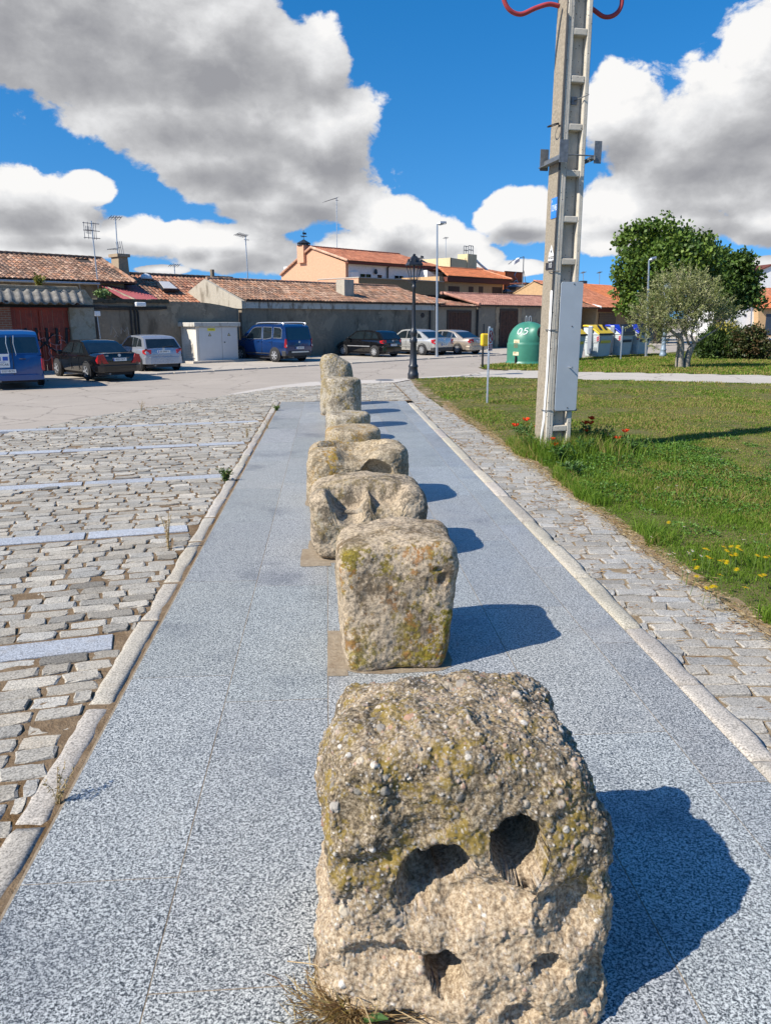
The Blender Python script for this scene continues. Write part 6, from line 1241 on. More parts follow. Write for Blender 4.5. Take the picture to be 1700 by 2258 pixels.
# ------------------------------------------------------------ lamp posts
def lantern_post(label, base, h, mat):
    o = thing('street_lamp', label, 'street lamp', (base[0], base[1], 0), rad(10)); k = h / 4.24
    mb = MB(); mb.lathe([(.23, -.05), (.23, .16), (.20, .20), (.18, .36), (.21, .40), (.20, .44), (.155, .50), (.125, 1.22), (.16, 1.26), (.165, 1.36), (.11, 1.42), (.11, 1.50), (.16, 1.56), (.15, 1.66), (.10, 1.72), (.085, 1.78), (.062, 3.10), (.09, 3.14), (.09, 3.2), (.06, 3.22), (.08, 3.30), (.08, 3.36), (.03, 3.4)], 16)
    mb.v = [(x * k * .86, y * k * .86, z * k) for x, y, z in mb.v]; mb.build('post', mat, o, smooth=True)
    mb = MB(); z0, z1 = 3.40, 3.90
    for a, b in ((-1, -1), (1, -1), (1, 1), (-1, 1)):
        mb.tube([(a * .10, b * .10, z0), (a * .225, b * .225, z1)], .014, 5); mb.tube([(0, 0, z0 - .02), (a * .10, b * .10, z0)], .012, 5); mb.tube(catmull([(a * .02, b * .02, 3.30), (a * .14, b * .14, 3.34), (a * .16, b * .16, 3.5)], 4), .01, 5)
    for zz, r in ((z0, .10), (z1, .235)): mb.tube([(-r, -r, zz), (r, -r, zz), (r, r, zz), (-r, r, zz), (-r, -r, zz)], .016, 5)
    mb.tube([(0, 0, z0), (0, 0, z1)], .03, 6); mb.v = [(x * k, y * k, z * k) for x, y, z in mb.v]; mb.build('lantern_frame', mat, o)
    mb = MB(); mb.lathe([(.36, 3.90), (.35, 3.93), (.20, 4.10), (.15, 4.15), (.10, 4.2), (.05, 4.21), (.07, 4.24), (.02, 4.28), (0, 4.28)], 4); mb.v = [(x * k, y * k, z * k) for x, y, z in mb.v]; rf = mb.build('lantern_roof', mat, o)
    mb = MB(); 
    for a, b in ((-1, -1), (1, -1), (1, 1), (-1, 1)): mb.lathe([(.02, 3.95), (.045, 4.0), (.02, 4.04), (0.0, 4.06)], 6, (a * .17, b * .17, .03))
    for a in range(4): mb.box((.20 * math.cos(a * 1.5708), .20 * math.sin(a * 1.5708), 4.06), (.05, .05, .08))
    mb.v = [(x * k, y * k, z * k) for x, y, z in mb.v]; mb.build('finial', mat, rf); return o
b0 = G(911, 833); lantern_post('black cast iron lantern post at the far corner of the lawn', b0, Zt if False else 4.24, M['blackmetal'])
b0 = G(1461, 786); lantern_post('pale blue grey lantern post half hidden behind the olive tree', b0, 4.0, plain('blue_grey_cast_iron', (.22, .29, .36), .5, .1, .12, 6))
def column_lamp(label, base, top, arm, px_, head=True, rad0=.075):
    Yb = base[1]; T = DY(top[0], top[1], Yb); h = T[2]; dx = T[0] - base[0]; o = thing('street_lamp', label, 'street lamp', (base[0], base[1], 0), 0)
    mb = MB(); mb.tube([(0, 0, -.05), (dx * .5, 0, h / 2), (dx, 0, h)], [rad0, rad0 * .8, rad0 * .55], 10); mb.lathe([(rad0 * 1.9, -.05), (rad0 * 1.9, .02), (rad0, .05)], 10); mb.build('post', M['steel'], o)
    E = DY(arm[0], arm[1], Yb); ex = E[0] - base[0]; mb = MB(); mb.tube([(dx, 0, h), (dx + (ex - dx) * .3, 0, h + .03), (ex, 0, E[2])], [.045, .11, .07], 8); hd = mb.build('lamp_head', M['steel'], o)
    mb = MB(); mb.box((dx + (ex - dx) * .62, 0, E[2] - .07), (abs(ex - dx) * .6, .14, .04)); mb.build('lens', M['clearlamp'], hd); return o
column_lamp('slim galvanised street light standing in front of the silver saloon', G(963, 786), (964, 493), (984, 490), 0)
column_lamp('leaning galvanised street light in front of the big green tree', G(1424, 786), (1431, 573), (1447, 567), 0)
column_lamp('thin street light standing by the grey white garage at the far right', DY(1655, 738, 84) * [1, 1, 0], (1661, 600), (1672, 598), 0)
# lamp on the terracotta roof
v = 7.5; s0, z0 = SV(1151, 655, v); _, z1 = SV(1152, 565, v); o = bld('roof_lamp', 'street light arm on a thin mast above the pink tiled shed', 'street lamp', s0, v)
mb = MB(); mb.tube([(0, 0, 0), (0, 0, z1)], .05, 6); sa, za = SV(1132, 577, v); se, ze_ = SV(1121, 582, v); mb.tube([(0, 0, z1), (sa - s0, 0, za + .15), (se - s0, 0, ze_)], .03, 5); mb.tube([(.1, 0, z1 - 1.2), (1.2, 0, z0 - .5)], .03, 5); mb.build('mast', M['darksteel'], o)
sb, zb2 = SV(1143, 573, v); mb = MB(); mb.slab([(sa - s0, -.15, za - .25), (sb - s0, -.15, zb2 - .12), (sb - s0, -.15, zb2 + .22), (sa - s0, -.15, za + .1)], (0, .3, 0)); mb.build('lamp_head', M['white'], o, bevel=.05)

# ------------------------------------------------------------ small signs and bins
b0 = G(1074, 888); h = 1.93; o = thing('dog_sign', 'small white sign with red ring and dog on a steel post in the lawn', 'sign', (b0[0], b0[1], 0), rad(62))
mb = MB(); mb.span((-.022, -.022, -.1), (.022, .022, 1.90)); mb.build('post', M['steel'], o)
mb = MB(); mb.span((-.19, -.035, 1.30), (.19, -.028, 1.86)); p = mb.build('sign_plate', M['white'], o)
mb = MB(); pts = [(.145 * math.cos(k * .2618), -.038, 1.65 + .145 * math.sin(k * .2618)) for k in range(25)]; mb.tube(pts, .016, 5); mb.tube([(-.10, -.038, 1.75), (.10, -.038, 1.55)], .014, 5); mb.build('prohibition_ring', M['redprint'], p)
mb = MB(); mb.slab([(-.09, -.037, 1.60), (-.06, -.037, 1.60), (-.05, -.037, 1.64), (.03, -.037, 1.64), (.035, -.037, 1.60), (.06, -.037, 1.60), (.065, -.037, 1.69), (.10, -.037, 1.71), (.09, -.037, 1.74), (.05, -.037, 1.73), (.04, -.037, 1.69), (-.07, -.037, 1.69), (-.10, -.037, 1.72)], (0, .003, 0)); mb.build('dog_symbol', M['ink'], p)
for k, w in enumerate(('PERROS', 'NO PISAR', 'EL CESPED')):
    mb = MB(); mb.span((-.165, -.0375, 1.425 - k * .055), (.165, -.035, 1.468 - k * .055)); rb = mb.build('red_band', M['redprint'], p); text(w, .04, M['white'], rb, (0, -.0385, 1.446 - k * .055), (rad(90), 0, 0), 'lettering', .0008)
b0 = G(1063.5, 810); o = thing('bag_dispenser', 'rounded yellow bag dispenser on a thin black post beside the beige saloon', 'dispenser', (b0[0], b0[1], 0), rad(20))
mb = MB(); mb.tube([(0, 0, -.1), (0, 0, 1.86)], .045, 8); mb.build('post', M['black'], o)
mb = MB(); mb.span((-.20, -.24, .92), (.16, -.04, 1.46)); mb.build('box', plain('yellow_plastic', (.72, .46, .02), .45, 0, .06, 4), o, bevel=.08, seg=4)
b0 = G(1368, 793); o = thing('marker_post', 'thin pale post standing in front of the blue lidded containers', 'post', (b0[0], b0[1], 0)); zt = DY(1368, 721, b0[1])[2]; mb = MB(); mb.tube([(0, 0, -.1), (0, 0, zt)], .045, 8); mb.lathe([(.055, zt), (.05, zt + .04), (0, zt + .06)], 8); mb.build('post', M['steel'], o)
# green glass igloo
M['igloo'] = plain('green_fibreglass', (.045, .20, .135), .42, 0, .16, 2.2, .04)
gp = G(1163, 803); R0 = .93; o = thing('glass_container', 'green dome shaped glass container painted 05 left of the concrete pole', 'recycling container', (gp[0] + .18, gp[1] + R0, 0), rad(0))
Hh = 1.95; n1, n2 = 64, 40; V_ = []; F_ = []
for j in range(n2 + 1):
    t = j / n2; z = Hh * t; zz = max(0, (z - .95) / (Hh - .95)); r = R0 * (1 - .03 * t) * math.sqrt(max(0, 1 - zz ** 2.1)) if z > .95 else R0 * (1 + .015 * math.sin(t * 3))
    if j == 0 or j == 1: r = R0 + .06
    for k in range(n1):
        a = 2 * math.pi * k / n1; ad = (a - rad(-62) + math.pi) % (2 * math.pi) - math.pi; mz = (z - 1.42) / .42; rr = r
        box = math.exp(-(ad / .50) ** 4) * math.exp(-abs(mz) ** 3) ; tgt = R0 * 1.04
        if rr < tgt: rr = rr + (tgt - rr) * box * .92
        V_.append((rr * math.cos(a), rr * math.sin(a), z))
for j in range(n2):
    for k in range(n1): F_.append((j * n1 + k, j * n1 + (k + 1) % n1, (j + 1) * n1 + (k + 1) % n1, (j + 1) * n1 + k))
from_np('shell', np.array(V_), np.array(F_), M['igloo'], o)
ma = rad(-62); mb = MB(); d = Vector((math.cos(ma), math.sin(ma), 0)); m = d.to_track_quat('Z', 'Y').to_matrix()
mb.lathe([(.0, .0), (.26, 0), (.26, .05), (.22, .06), (.21, .02), (0, .02)], 20); mb.v = [tuple(m @ Vector(p) + d * (R0 * .99) + Vector((0, 0, 1.46))) for p in mb.v]; hl = mb.build('mouth', M['rubber'], o)
mb = MB(); mb.lathe([(0, 0), (.12, 0), (.12, .02), (0, .02)], 16); mb.v = [tuple(m @ Vector(p) + d * (R0 * .99 + .035) + Vector((0, 0, 1.46))) for p in mb.v]; mb.build('hole', M['ink'], hl)
mb = MB()
for dx in (-.07, .10): mb.tube(catmull([(dx - .05, 0, Hh - .02), (dx - .04, 0, Hh + .20), (dx, 0, Hh + .25), (dx + .04, 0, Hh + .20), (dx + .05, 0, Hh - .02)], 4), .014, 6)
mb.build('lifting_loop', M['steel'], o)
def on_dome(ang, z, off=.012):
    zz = max(0, (z - .95) / (Hh - .95)); r = R0 * (1 - .03 * z / Hh) * math.sqrt(max(0, 1 - zz ** 2.1)) if z > .95 else R0 * (1 + .015 * math.sin(z / Hh * 3))
    return ((r + off) * math.cos(ang), (r + off) * math.sin(ang), z)
mb = MB()
def stroke(pts, w): mb.tube([on_dome(rad(a), z, .006) for a, z in pts], w, 6)
stroke([(-132 + 7 * math.cos(k * .628) + 1.2 * math.sin(k * .628), 1.50 + .135 * math.sin(k * .628)) for k in range(11)], .024)
stroke([(-101, 1.64), (-106, 1.645), (-113, 1.63)], .024); stroke([(-113, 1.63), (-115, 1.52)], .024); stroke([(-115, 1.52), (-108, 1.545), (-104, 1.49), (-108, 1.40), (-113, 1.365), (-118, 1.37)], .024)
mb.build('painted_number', M['whitepaintmark'], o)
V_ = []; F_ = []
for i in range(7):
    for j in range(2): V_.append(on_dome(rad(-147 + i * 3.2), .40 + j * .72, .01))
for i in range(6): F_.append((2 * i, 2 * i + 2, 2 * i + 3, 2 * i + 1))
po = from_np('poster', np.array(V_), np.array(F_), plain('cream_poster', (.66, .58, .38), .6), o); mb = MB()
for k in range(9): mb.tube([on_dome(rad(a), 1.06 - k * .042 if k < 8 else .52, .013) for a in ((-144, -138, -131) if k not in (0, 8) else (-144, -140, -136))], .007 if k != 8 else .02, 4)
mb.build('print', plain('brown_print', (.35, .22, .12), .7), po)
mb = MB(); mb.tube([on_dome(rad(-135), .02, .07), on_dome(rad(-135), .38, .05)], .045, 6); mb.build('lifting_pedal', M['rubber'], o)
# side-loading containers
M['bingrey'] = plain('light_grey_plastic', (.47, .515, .525), .55, 0, .06, 2); M['binyellow'] = plain('yellow_lid', (.74, .50, .01), .42, 0, .06, 3); M['binblue'] = plain('blue_lid', (.012, .035, .48), .38, 0, .08, 3)
def container(label, base, lid, lidname):
    o = thing('recycling_bin', label, 'recycling container', (base[0], base[1], 0), ANG, 'side loading recycling containers on the far lawn')
    w, d, hb = 1.50, .95, 1.24; mb = MB()
    for z0, z1, e0, e1 in ((.10, hb, .10, 0),): mb.add([(a, b, z) for z, e in ((z0, e0), (z1, e1)) for a, b in ((e * 1.2, e), (w - e * 1.2, e), (w - e * 1.2, d - e), (e * 1.2, d - e))], [(3, 2, 1, 0), (4, 5, 6, 7), (0, 1, 5, 4), (1, 2, 6, 5), (2, 3, 7, 6), (3, 0, 4, 7)])
    body = mb.build('body', M['bingrey'], o, bevel=.05, seg=3)
    mb = MB(); mb.span((-.03, -.03, hb), (w + .03, d + .03, hb + .07)); mb.build('rim', M['bingrey'], o, bevel=.02)
    mb = MB()
    for k in range(9): mb.box((-.005 + .06, .16 + k * .055, .40), (.03, .022, .42))
    for k in range(3): mb.box((.015, .48, .86 + k * .10), (.03, .72, .03))
    mb.build('side_rib', M['bingrey'], body)
    # arched gable ends and lid
    arc = [(-.02 + (d + .04) * t, hb + .07 + .46 * math.sin(min(1, t * 1.08) * math.pi * .5) * (1 - .25 * max(0, t - .75))) for t in [k / 10 for k in range(11)]]
    for x0, x1 in ((.04, .09), (w - .09, w - .04)): mb = MB(); mb.slab([(x0, -.0, hb + .06)] + [(x0, y, z - .05) for y, z in arc] + [(x0, d, hb + .06)], (x1 - x0, 0, 0)); mb.build('end_panel', M['bingrey'], o)
    mb = MB(); outer = arc; V = []
    for x in (-.04, w + .04):
        for y, z in outer: V.append((x, y, z))
        for y, z in reversed(outer): V.append((x, y + .02, z - .08))
    n = len(outer) * 2; mb.add(V, [(i, (i + 1) % n, n + (i + 1) % n, n + i) for i in range(n)] + [tuple(range(n))[::-1], tuple(range(n, 2 * n))]); ld = mb.build('lid', M[lid], o, bevel=.015)
    mb = MB()
    if lidname == 'yellow':
        for x in (.40, .95):
            c = Vector((x + .12, .30, hb + .32)); mb.add([tuple(c + Vector((.16 * math.cos(a), .13 * math.sin(a), .145 * math.sin(a) + .06))) for a in [k * .524 for k in range(12)]], [tuple(range(12))])
        mb.build('opening', M['ink'], ld)
        mb = MB(); mb.span((-.03, -.045, hb - .02), (w + .03, -.0, hb + .075)); mb.build('front_lip', M['ink'], o)
    else:
        mb.slab([(.10, -.05, hb + .10), (w - .06, -.05, hb + .10), (w - .06, .22, hb + .50), (.10, .22, hb + .50)], (0, -.04, .03)); mb.build('opening', M['ink'], ld); mb = MB(); mb.span((-.03, -.07, hb - .05), (w + .03, -.0, hb + .12)); mb.build('front_lip', M['black'], o)
    mb = MB(); zz = .88 if lidname == 'yellow' else .88; mb.span((.20, .005, zz - .07), (w - .22, .02, zz + .07)); mb.build('band', M['binyellow' if lidname == 'yellow' else 'ink'], o)
    mb = MB(); mb.span((.30, -.005, 1.0), (.85, .03, 1.13)); mb.build('handle', M['bingrey'], o, bevel=.02)
    st = MB()
    for k in range(3): st.slab([(.0, -.012, .96 + k * .09), (.14, -.012, .90 + k * .09), (.14, -.012, .945 + k * .09), (.0, -.012, 1.005 + k * .09)], (0, .004, 0)); st.slab([(-.012, .0, .96 + k * .09), (-.012, .14, .90 + k * .09), (-.012, .14, .945 + k * .09), (-.012, .0, 1.005 + k * .09)], (.004, 0, 0))
    sw = MB(); sw.span((-.008, -.008, .90), (.14, .01, 1.22)); s_ = sw.build('reflector', M['white'], o); st.build('reflector_stripe', M['redprint'], s_)
    mb = MB(); mb.span((-.10, .38, .25), (-.02, .62, 1.70)); mb.build('lifting_arm', M['steel'], o, bevel=.02)
    return o
mk = lambda x, y: G(x, y) * [1, 1, 0]
container('yellow lidded grey container right of the pole with red white reflector', mk(1318, 791), 'binyellow', 'yellow')
container('yellow lidded grey container mostly hidden behind the concrete pole', mk(1256, 796), 'binyellow', 'yellow')
container('blue lidded grey container next to the yellow one, thin post before it', mk(1366, 788), 'binblue', 'blue')
container('blue lidded grey container farthest right, next to the olive tree', mk(1406, 785.5), 'binblue', 'blue')

# ------------------------------------------------------------ aerials on the roofs
def antenna(label, base, top, v, style, arm=None):
    s0, z0 = SV(base[0], base[1], v); s1, z1 = SV(top[0], top[1], v); o = bld('roof_antenna', label, 'antenna', s0, v, 'television aerials on the roofs'); dx = s1 - s0
    mb = MB(); mb.tube([(0, 0, z0 - .6), (dx, 0, z1)], .032, 5); mb.build('mast', M['steel'], o); mb = MB(); r = .017
    if style == 'grid':
        for k in range(5): mb.tube([(dx - .3 + .15 * k, .1 * abs(k - 2), z1 - .05), (dx - .3 + .15 * k, .1 * abs(k - 2), z1 - .85)], r, 4)
        for k in range(3): mb.tube([(dx - .45, 0, z1 - .12 - k * .34), (dx + .4, 0, z1 - .12 - k * .34)], r, 4)
        mb.tube([(dx, -.1, z1 - .45), (dx - .6, -.5, z1 - .5)], r, 4)
        for k in range(4): mb.tube([(dx - .15 - .12 * k, -.15 - .09 * k, z1 - .3), (dx - .15 - .12 * k, -.15 - .09 * k, z1 - .65)], r, 4)
    elif style == 'yagi':
        ax, az = SV(arm[0], arm[1], v); ax -= s0; mb.tube([(dx + .1, 0, z1 - .05), (ax, 0, az)], r * 1.2, 4)
        for k in range(7): t = k / 6; p = (dx + (ax - dx) * t, 0, z1 - .05 + (az - z1 + .05) * t); mb.tube([(p[0], -.3, p[2] + .05), (p[0], .3, p[2] - .05)], r, 4)
        mb.tube([(dx - .1, 0, z1 - .25), (dx + .25, 0, z1 - .25)], r, 4)
    else:
        mb.tube([(dx - .35, 0, z1 - .1), (dx + .35, 0, z1 - .05)], r, 4)
        for k in range(5): mb.tube([(dx - .3 + .15 * k, -.2, z1 - .02), (dx - .3 + .15 * k, .2, z1 - .18)], r, 4)
        if style == 'double':
            mb.tube([(dx * .55 - .6, 0, z1 - 1.75), (dx * .55 + .2, 0, z1 - 1.6)], r, 4)
            for k in range(4): mb.tube([(dx * .55 + .1, -.3 + .2 * k, z1 - 1.3), (dx * .55 + .2, -.3 + .2 * k, z1 - 2.0)], r, 4)
            for k in range(4): mb.tube([(dx * .6 - .5 + .15 * k, -.15, z1 - 1.72), (dx * .6 - .5 + .15 * k, .15, z1 - 1.72)], r, 4)
    mb.build('aerial', M['darksteel'], o)
antenna('grid aerial on a mast above the farmhouse tile roof', (217, 632), (201, 486), 4.0, 'grid'); antenna('tall mast with two aerials beside the farmhouse chimney', (262, 598), (254, 475), 6.6, 'double')
antenna('short aerial above the reddish tile roof', (386, 609), (384, 581), 9, 'plain'); antenna('mast with sideways aerial above the low shed ridge', (547, 616), (541, 518), 5.0, 'yagi', (522, 515))
antenna('tall mast aerial on the peach house ridge', (743, 552), (742, 434), 19, 'yagi', (716, 444)); antenna('thin aerial mast beside the pale yellow house', (983, 592), (983, 522), 25, 'plain')
antenna('aerial just right of the concrete pole cover', (1287, 640), (1286, 598), 9, 'plain'); antenna('aerial above the orange garage roof near the big tree', (1322, 640), (1322, 598), 9, 'plain')

# ------------------------------------------------------------ vegetation
def mat_leaf(name, rough=.55, trans=.16, spec=.35):
    m, t, b = newmat(name); c = attr(t); t.link(c, b.inputs['Base Color']); b.inputs['Roughness'].default_value = rough; b.inputs['Specular IOR Level'].default_value = spec
    tr = t.node('ShaderNodeBsdfTranslucent'); mx = t.node('ShaderNodeMixShader'); mx.inputs[0].default_value = trans; t.link(t.mix(1.0, c, (1.25, 1.3, .6), 'MULTIPLY'), tr.inputs['Color'])
    t.link(b.outputs[0], mx.inputs[1]); t.link(tr.outputs[0], mx.inputs[2]); t.link(mx.outputs[0], t.n['Material Output'].inputs[0]); return m
M['leaf'] = mat_leaf('broad_leaf'); M['olive_leaf'] = mat_leaf('olive_leaf', .5, .15, .4); M['grass'] = mat_leaf('grass_blade', .6, .35, .25); M['petal'] = mat_leaf('petal', .6, .4, .2)
M['bark'] = plain('grey_bark', (.13, .105, .08), .95, 0, .45, 8, .8); M['paled_bark'] = plain('pale_olive_bark', (.26, .23, .18), .95, 0, .5, 7, .9); M['drystem'] = plain('dry_stem', (.40, .29, .15), .9, 0, .3, 20); M['stem'] = plain('green_stem', (.09, .14, .03), .8, 0, .3, 20)
def rand_unit(n, r): v = r.normal(0, 1, (n, 3)); return v / np.linalg.norm(v, axis=1, keepdims=True)
def leaf_quads(P, D, L, W, cols, r, nz=None):
    """diamond leaf at P along D, length L, width W"""
    n = len(P); side = np.cross(D, rand_unit(n, r)); side /= np.maximum(np.linalg.norm(side, axis=1, keepdims=True), 1e-6)
    L = np.broadcast_to(L, n)[:, None]; W = np.broadcast_to(W, n)[:, None]; V = np.zeros((n, 4, 3)); V[:, 0] = P; V[:, 1] = P + D * L * .5 + side * W * .5; V[:, 2] = P + D * L; V[:, 3] = P + D * L * .5 - side * W * .5
    F = np.arange(n * 4).reshape(n, 4); return V.reshape(-1, 3), F, np.repeat(cols, 4, 0)
def tree(name, label, base, blobs, nleaf, L, W, cols, trunk, limbs, seed, matleaf='leaf', bark='bark', updir=.2, shell=.55, clumpsz=.9, group=None, cat='tree'):
    r = np.random.default_rng(seed); o = thing(name, label, cat, (base[0], base[1], 0), 0, group)
    mb = MB()
    for pts, rr in trunk + limbs: mb.tube(catmull(pts, 4), list(np.interp(np.linspace(0, 1, (len(pts) - 1) * 4 + 1), np.linspace(0, 1, len(rr)), rr)), 8)
    mb.build('trunk', M[bark], o, smooth=True)
    vol = np.array([b[3] * b[4] * b[5] for b in blobs]) ** .7; which = r.choice(len(blobs), int(nleaf / 26), p=vol / vol.sum()); B = np.array(blobs)[which]
    d = rand_unit(len(B), r); rad_ = (shell + (1 - shell) * r.random(len(B)))[:, None]; C = B[:, :3] + d * rad_ * B[:, 3:6]
    C += r.normal(0, .12, C.shape) * clumpsz; k = 26
    n = len(C) * k; off = rand_unit(n, r) * (r.random((n, 1)) ** .5) * clumpsz * r.uniform(.55, 1.1, (len(C), 1)).repeat(k, 0); P = np.repeat(C, k, 0) + off * np.array([1, 1, .75])
    D = rand_unit(n, r) * .8 + off / clumpsz * .6 + np.array([0, 0, updir]); D /= np.linalg.norm(D, axis=1, keepdims=True)
    ct = np.array(cols)[r.integers(0, len(cols), len(C))].repeat(k, 0) * r.uniform(.75, 1.25, (n, 1))
    V, F, c = leaf_quads(P, D, L * r.uniform(.7, 1.25, n), W * r.uniform(.7, 1.25, n), ct, r); from_np('crown', V, F, M[matleaf], o, col=c, smooth=False); return o
def rel(px_, py, Y, b): p = DY(px_, py, Y); return (p[0] - b[0], 0.0, p[2])
def blobs_px(lst, Y, b, flat=.8):
    out = []
    for (x, y, rx, ry, dy) in lst:
        sc = np.linalg.norm(DY(x, y, Y) - EYE) / FOC / math.sqrt(1 + ((x - CX) / FOC) ** 2); q = rel(x, y, Y, b); out.append((q[0], dy, q[2], rx * sc, (rx + ry) / 2 * sc * flat, ry * sc))
    return out
GREENS = [(.07, .125, .016), (.10, .16, .022), (.045, .09, .014), (.13, .195, .03), (.08, .14, .018)]
b1 = G(1449, 752); b1 = np.array([b1[0], min(b1[1], 66), 0]); b1[0] = DY(1449, 740, b1[1])[0]; Y1 = b1[1]
bl = blobs_px([(1470, 520, 45, 36, 0), (1415, 535, 48, 40, .5), (1400, 590, 44, 44, -1), (1385, 640, 30, 32, 0), (1440, 600, 62, 62, -1.5), (1490, 570, 60, 55, -1), (1535, 560, 48, 44, 0), (1560, 590, 40, 40, .8), (1420, 660, 50, 28, -1), (1500, 640, 70, 40, 0), (1445, 505, 28, 22, 0), (1372, 600, 18, 24, 0), (1380, 665, 22, 20, 0)], Y1, b1)
tree('broadleaf_tree', 'largest dense green tree behind the olive tree and blue containers', b1, bl, 20000, .32, .25, GREENS, [([(0, 0, -.1), (.1, 0, 1.6), (.3, 0, 3.2), (.2, 0, 5)], [.38, .30, .26, .2])], [([(.2, 0, 2.6), (-1.5, -.3, 4.4), (-2.4, -.3, 6)], [.2, .13, .05]), ([(.2, 0, 3), (1.8, .2, 5), (2.6, 0, 7)], [.2, .13, .05]), ([(.2, 0, 4.5), (.3, 0, 7), (.2, 0, 9)], [.2, .12, .04])], 101, clumpsz=.80, shell=.62)
Y2 = 74; b2 = DY(1575, 742, Y2) * [1, 1, 0]
bl = blobs_px([(1610, 600, 40, 40, 0), (1640, 610, 30, 38, .5), (1585, 640, 44, 40, -.5), (1625, 655, 36, 28, 0), (1560, 640, 40, 40, 0), (1650, 640, 22, 24, 0), (1640, 575, 22, 20, 0), (1590, 575, 30, 30, .6), (1672, 618, 12, 14, 0), (1600, 680, 34, 16, 0), (1672, 665, 10, 8, 0)], Y2, b2)
tree('broadleaf_tree', 'second dark green tree, behind the olive crown in front of the white house', b2, bl, 12500, .34, .26, [(.045, .09, .015), (.065, .115, .018), (.08, .14, .022), (.035, .07, .012)], [([(0, 0, -.1), (.05, 0, 1.6), (.2, 0, 3.4), (.6, 0, 5)], [.42, .36, .32, .2])], [([(.1, 0, 2.6), (2, 0, 4.2), (3.2, 0, 5.5)], [.2, .12, .05]), ([(.1, 0, 2.8), (-1.2, 0, 4.6), (-1.8, 0, 6)], [.2, .12, .05])], 102, clumpsz=.80, shell=.62)
# olive
b3 = G(1507, 810); Y3 = b3[1]
ob_ = blobs_px([(1500, 625, 42, 34, 0), (1470, 650, 52, 38, -.2), (1540, 650, 52, 40, .2), (1440, 690, 42, 34, -.2), (1480, 695, 60, 36, -.4), (1550, 690, 56, 32, 0), (1590, 690, 32, 34, .2), (1415, 705, 26, 24, 0), (1440, 738, 24, 26, 0), (1610, 700, 16, 18, 0), (1510, 725, 50, 16, .3), (1520, 660, 50, 40, -.5)], Y3, b3, .9)
def olive():
    r = np.random.default_rng(5); o = thing('olive_tree', 'grey green olive tree with split trunk on the far lawn', 'tree', (b3[0], b3[1], 0))
    mb = MB(); T = []
    def q(x, y, dy=0): p = rel(x, y, Y3, b3); return (p[0], dy, p[2])
    T += [([q(1498, 814), q(1500, 790), q(1502, 765), q(1500, 745), q(1494, 735)], [.20, .15, .14, .12, .09]), ([q(1512, 814, .1), q(1518, 790, .1), q(1526, 768, .1), q(1533, 757, .05)], [.19, .15, .14, .10])]
    T += [([q(1488, 812, -.1), q(1489, 785, -.1), q(1492, 760, -.1), q(1490, 742)], [.06, .03, .03, .02])]
    limbs = [([q(1500, 745), q(1478, 728), q(1455, 715), q(1440, 690)], [.09, .06, .04, .02]), ([q(1500, 742), q(1512, 722), q(1530, 716), q(1545, 690), q(1552, 660)], [.08, .06, .05, .03, .015]), ([q(1530, 757), q(1560, 738), q(1585, 722), q(1600, 700), q(1608, 680)], [.06, .04, .035, .02, .01]), ([q(1520, 760), q(1510, 735), q(1500, 715), q(1490, 680), q(1488, 640)], [.06, .045, .04, .03, .012]),
             ([q(1496, 738), q(1470, 742), q(1450, 738), q(1440, 725)], [.05, .03, .025, .015]), ([q(1530, 757), q(1525, 735), q(1535, 700), q(1520, 640)], [.05, .04, .03, .012])]
    for pts, rr in T + limbs: mb.tube(catmull(pts, 4), list(np.interp(np.linspace(0, 1, (len(pts) - 1) * 4 + 1), np.linspace(0, 1, len(rr)), rr)), 8)
    mb.build('trunk', M['paled_bark'], o, smooth=True)
    B = np.array(ob_); vol = (B[:, 3] * B[:, 4] * B[:, 5]) ** .75; ns = 1500; w = r.choice(len(B), ns, p=vol / vol.sum()); d = rand_unit(ns, r); C = B[w, :3] + d * (.35 + .65 * r.random((ns, 1)) ** .7) * B[w, 3:6]
    # sprigs: a thin shoot carrying paired narrow leaves
    dirs = d * .7 + rand_unit(ns, r) * .5 + np.array([0, 0, .55]); dirs /= np.linalg.norm(dirs, axis=1, keepdims=True); k = 20; t = np.tile(np.linspace(0, 1, k), ns); Ls = r.uniform(.22, .5, ns).repeat(k)
    P = C.repeat(k, 0) + dirs.repeat(k, 0) * (t * Ls)[:, None]; D = dirs.repeat(k, 0) * .55 + rand_unit(ns * k, r) * .75; D /= np.linalg.norm(D, axis=1, keepdims=True)
    cols = np.array([(.185, .205, .07), (.25, .265, .11), (.14, .16, .05), (.33, .33, .16), (.20, .23, .07)])[r.integers(0, 5, ns)].repeat(k, 0) * r.uniform(.75, 1.25, (ns * k, 1))
    V, F, c = leaf_quads(P, D, .10 * r.uniform(.8, 1.3, ns * k), .024 * r.uniform(.9, 1.4, ns * k), cols, r); from_np('crown', V, F, M['olive_leaf'], o, col=c, smooth=False)
    mb = MB()
    for i in range(0, ns, 4):
        a = C[i]; e = a + dirs[i] * .4; mb.tube([tuple(a - dirs[i] * .25), tuple(e)], [.010, .004], 3, cap=False)
    mb.build('twigs', M['paled_bark'], o); return o
olive()
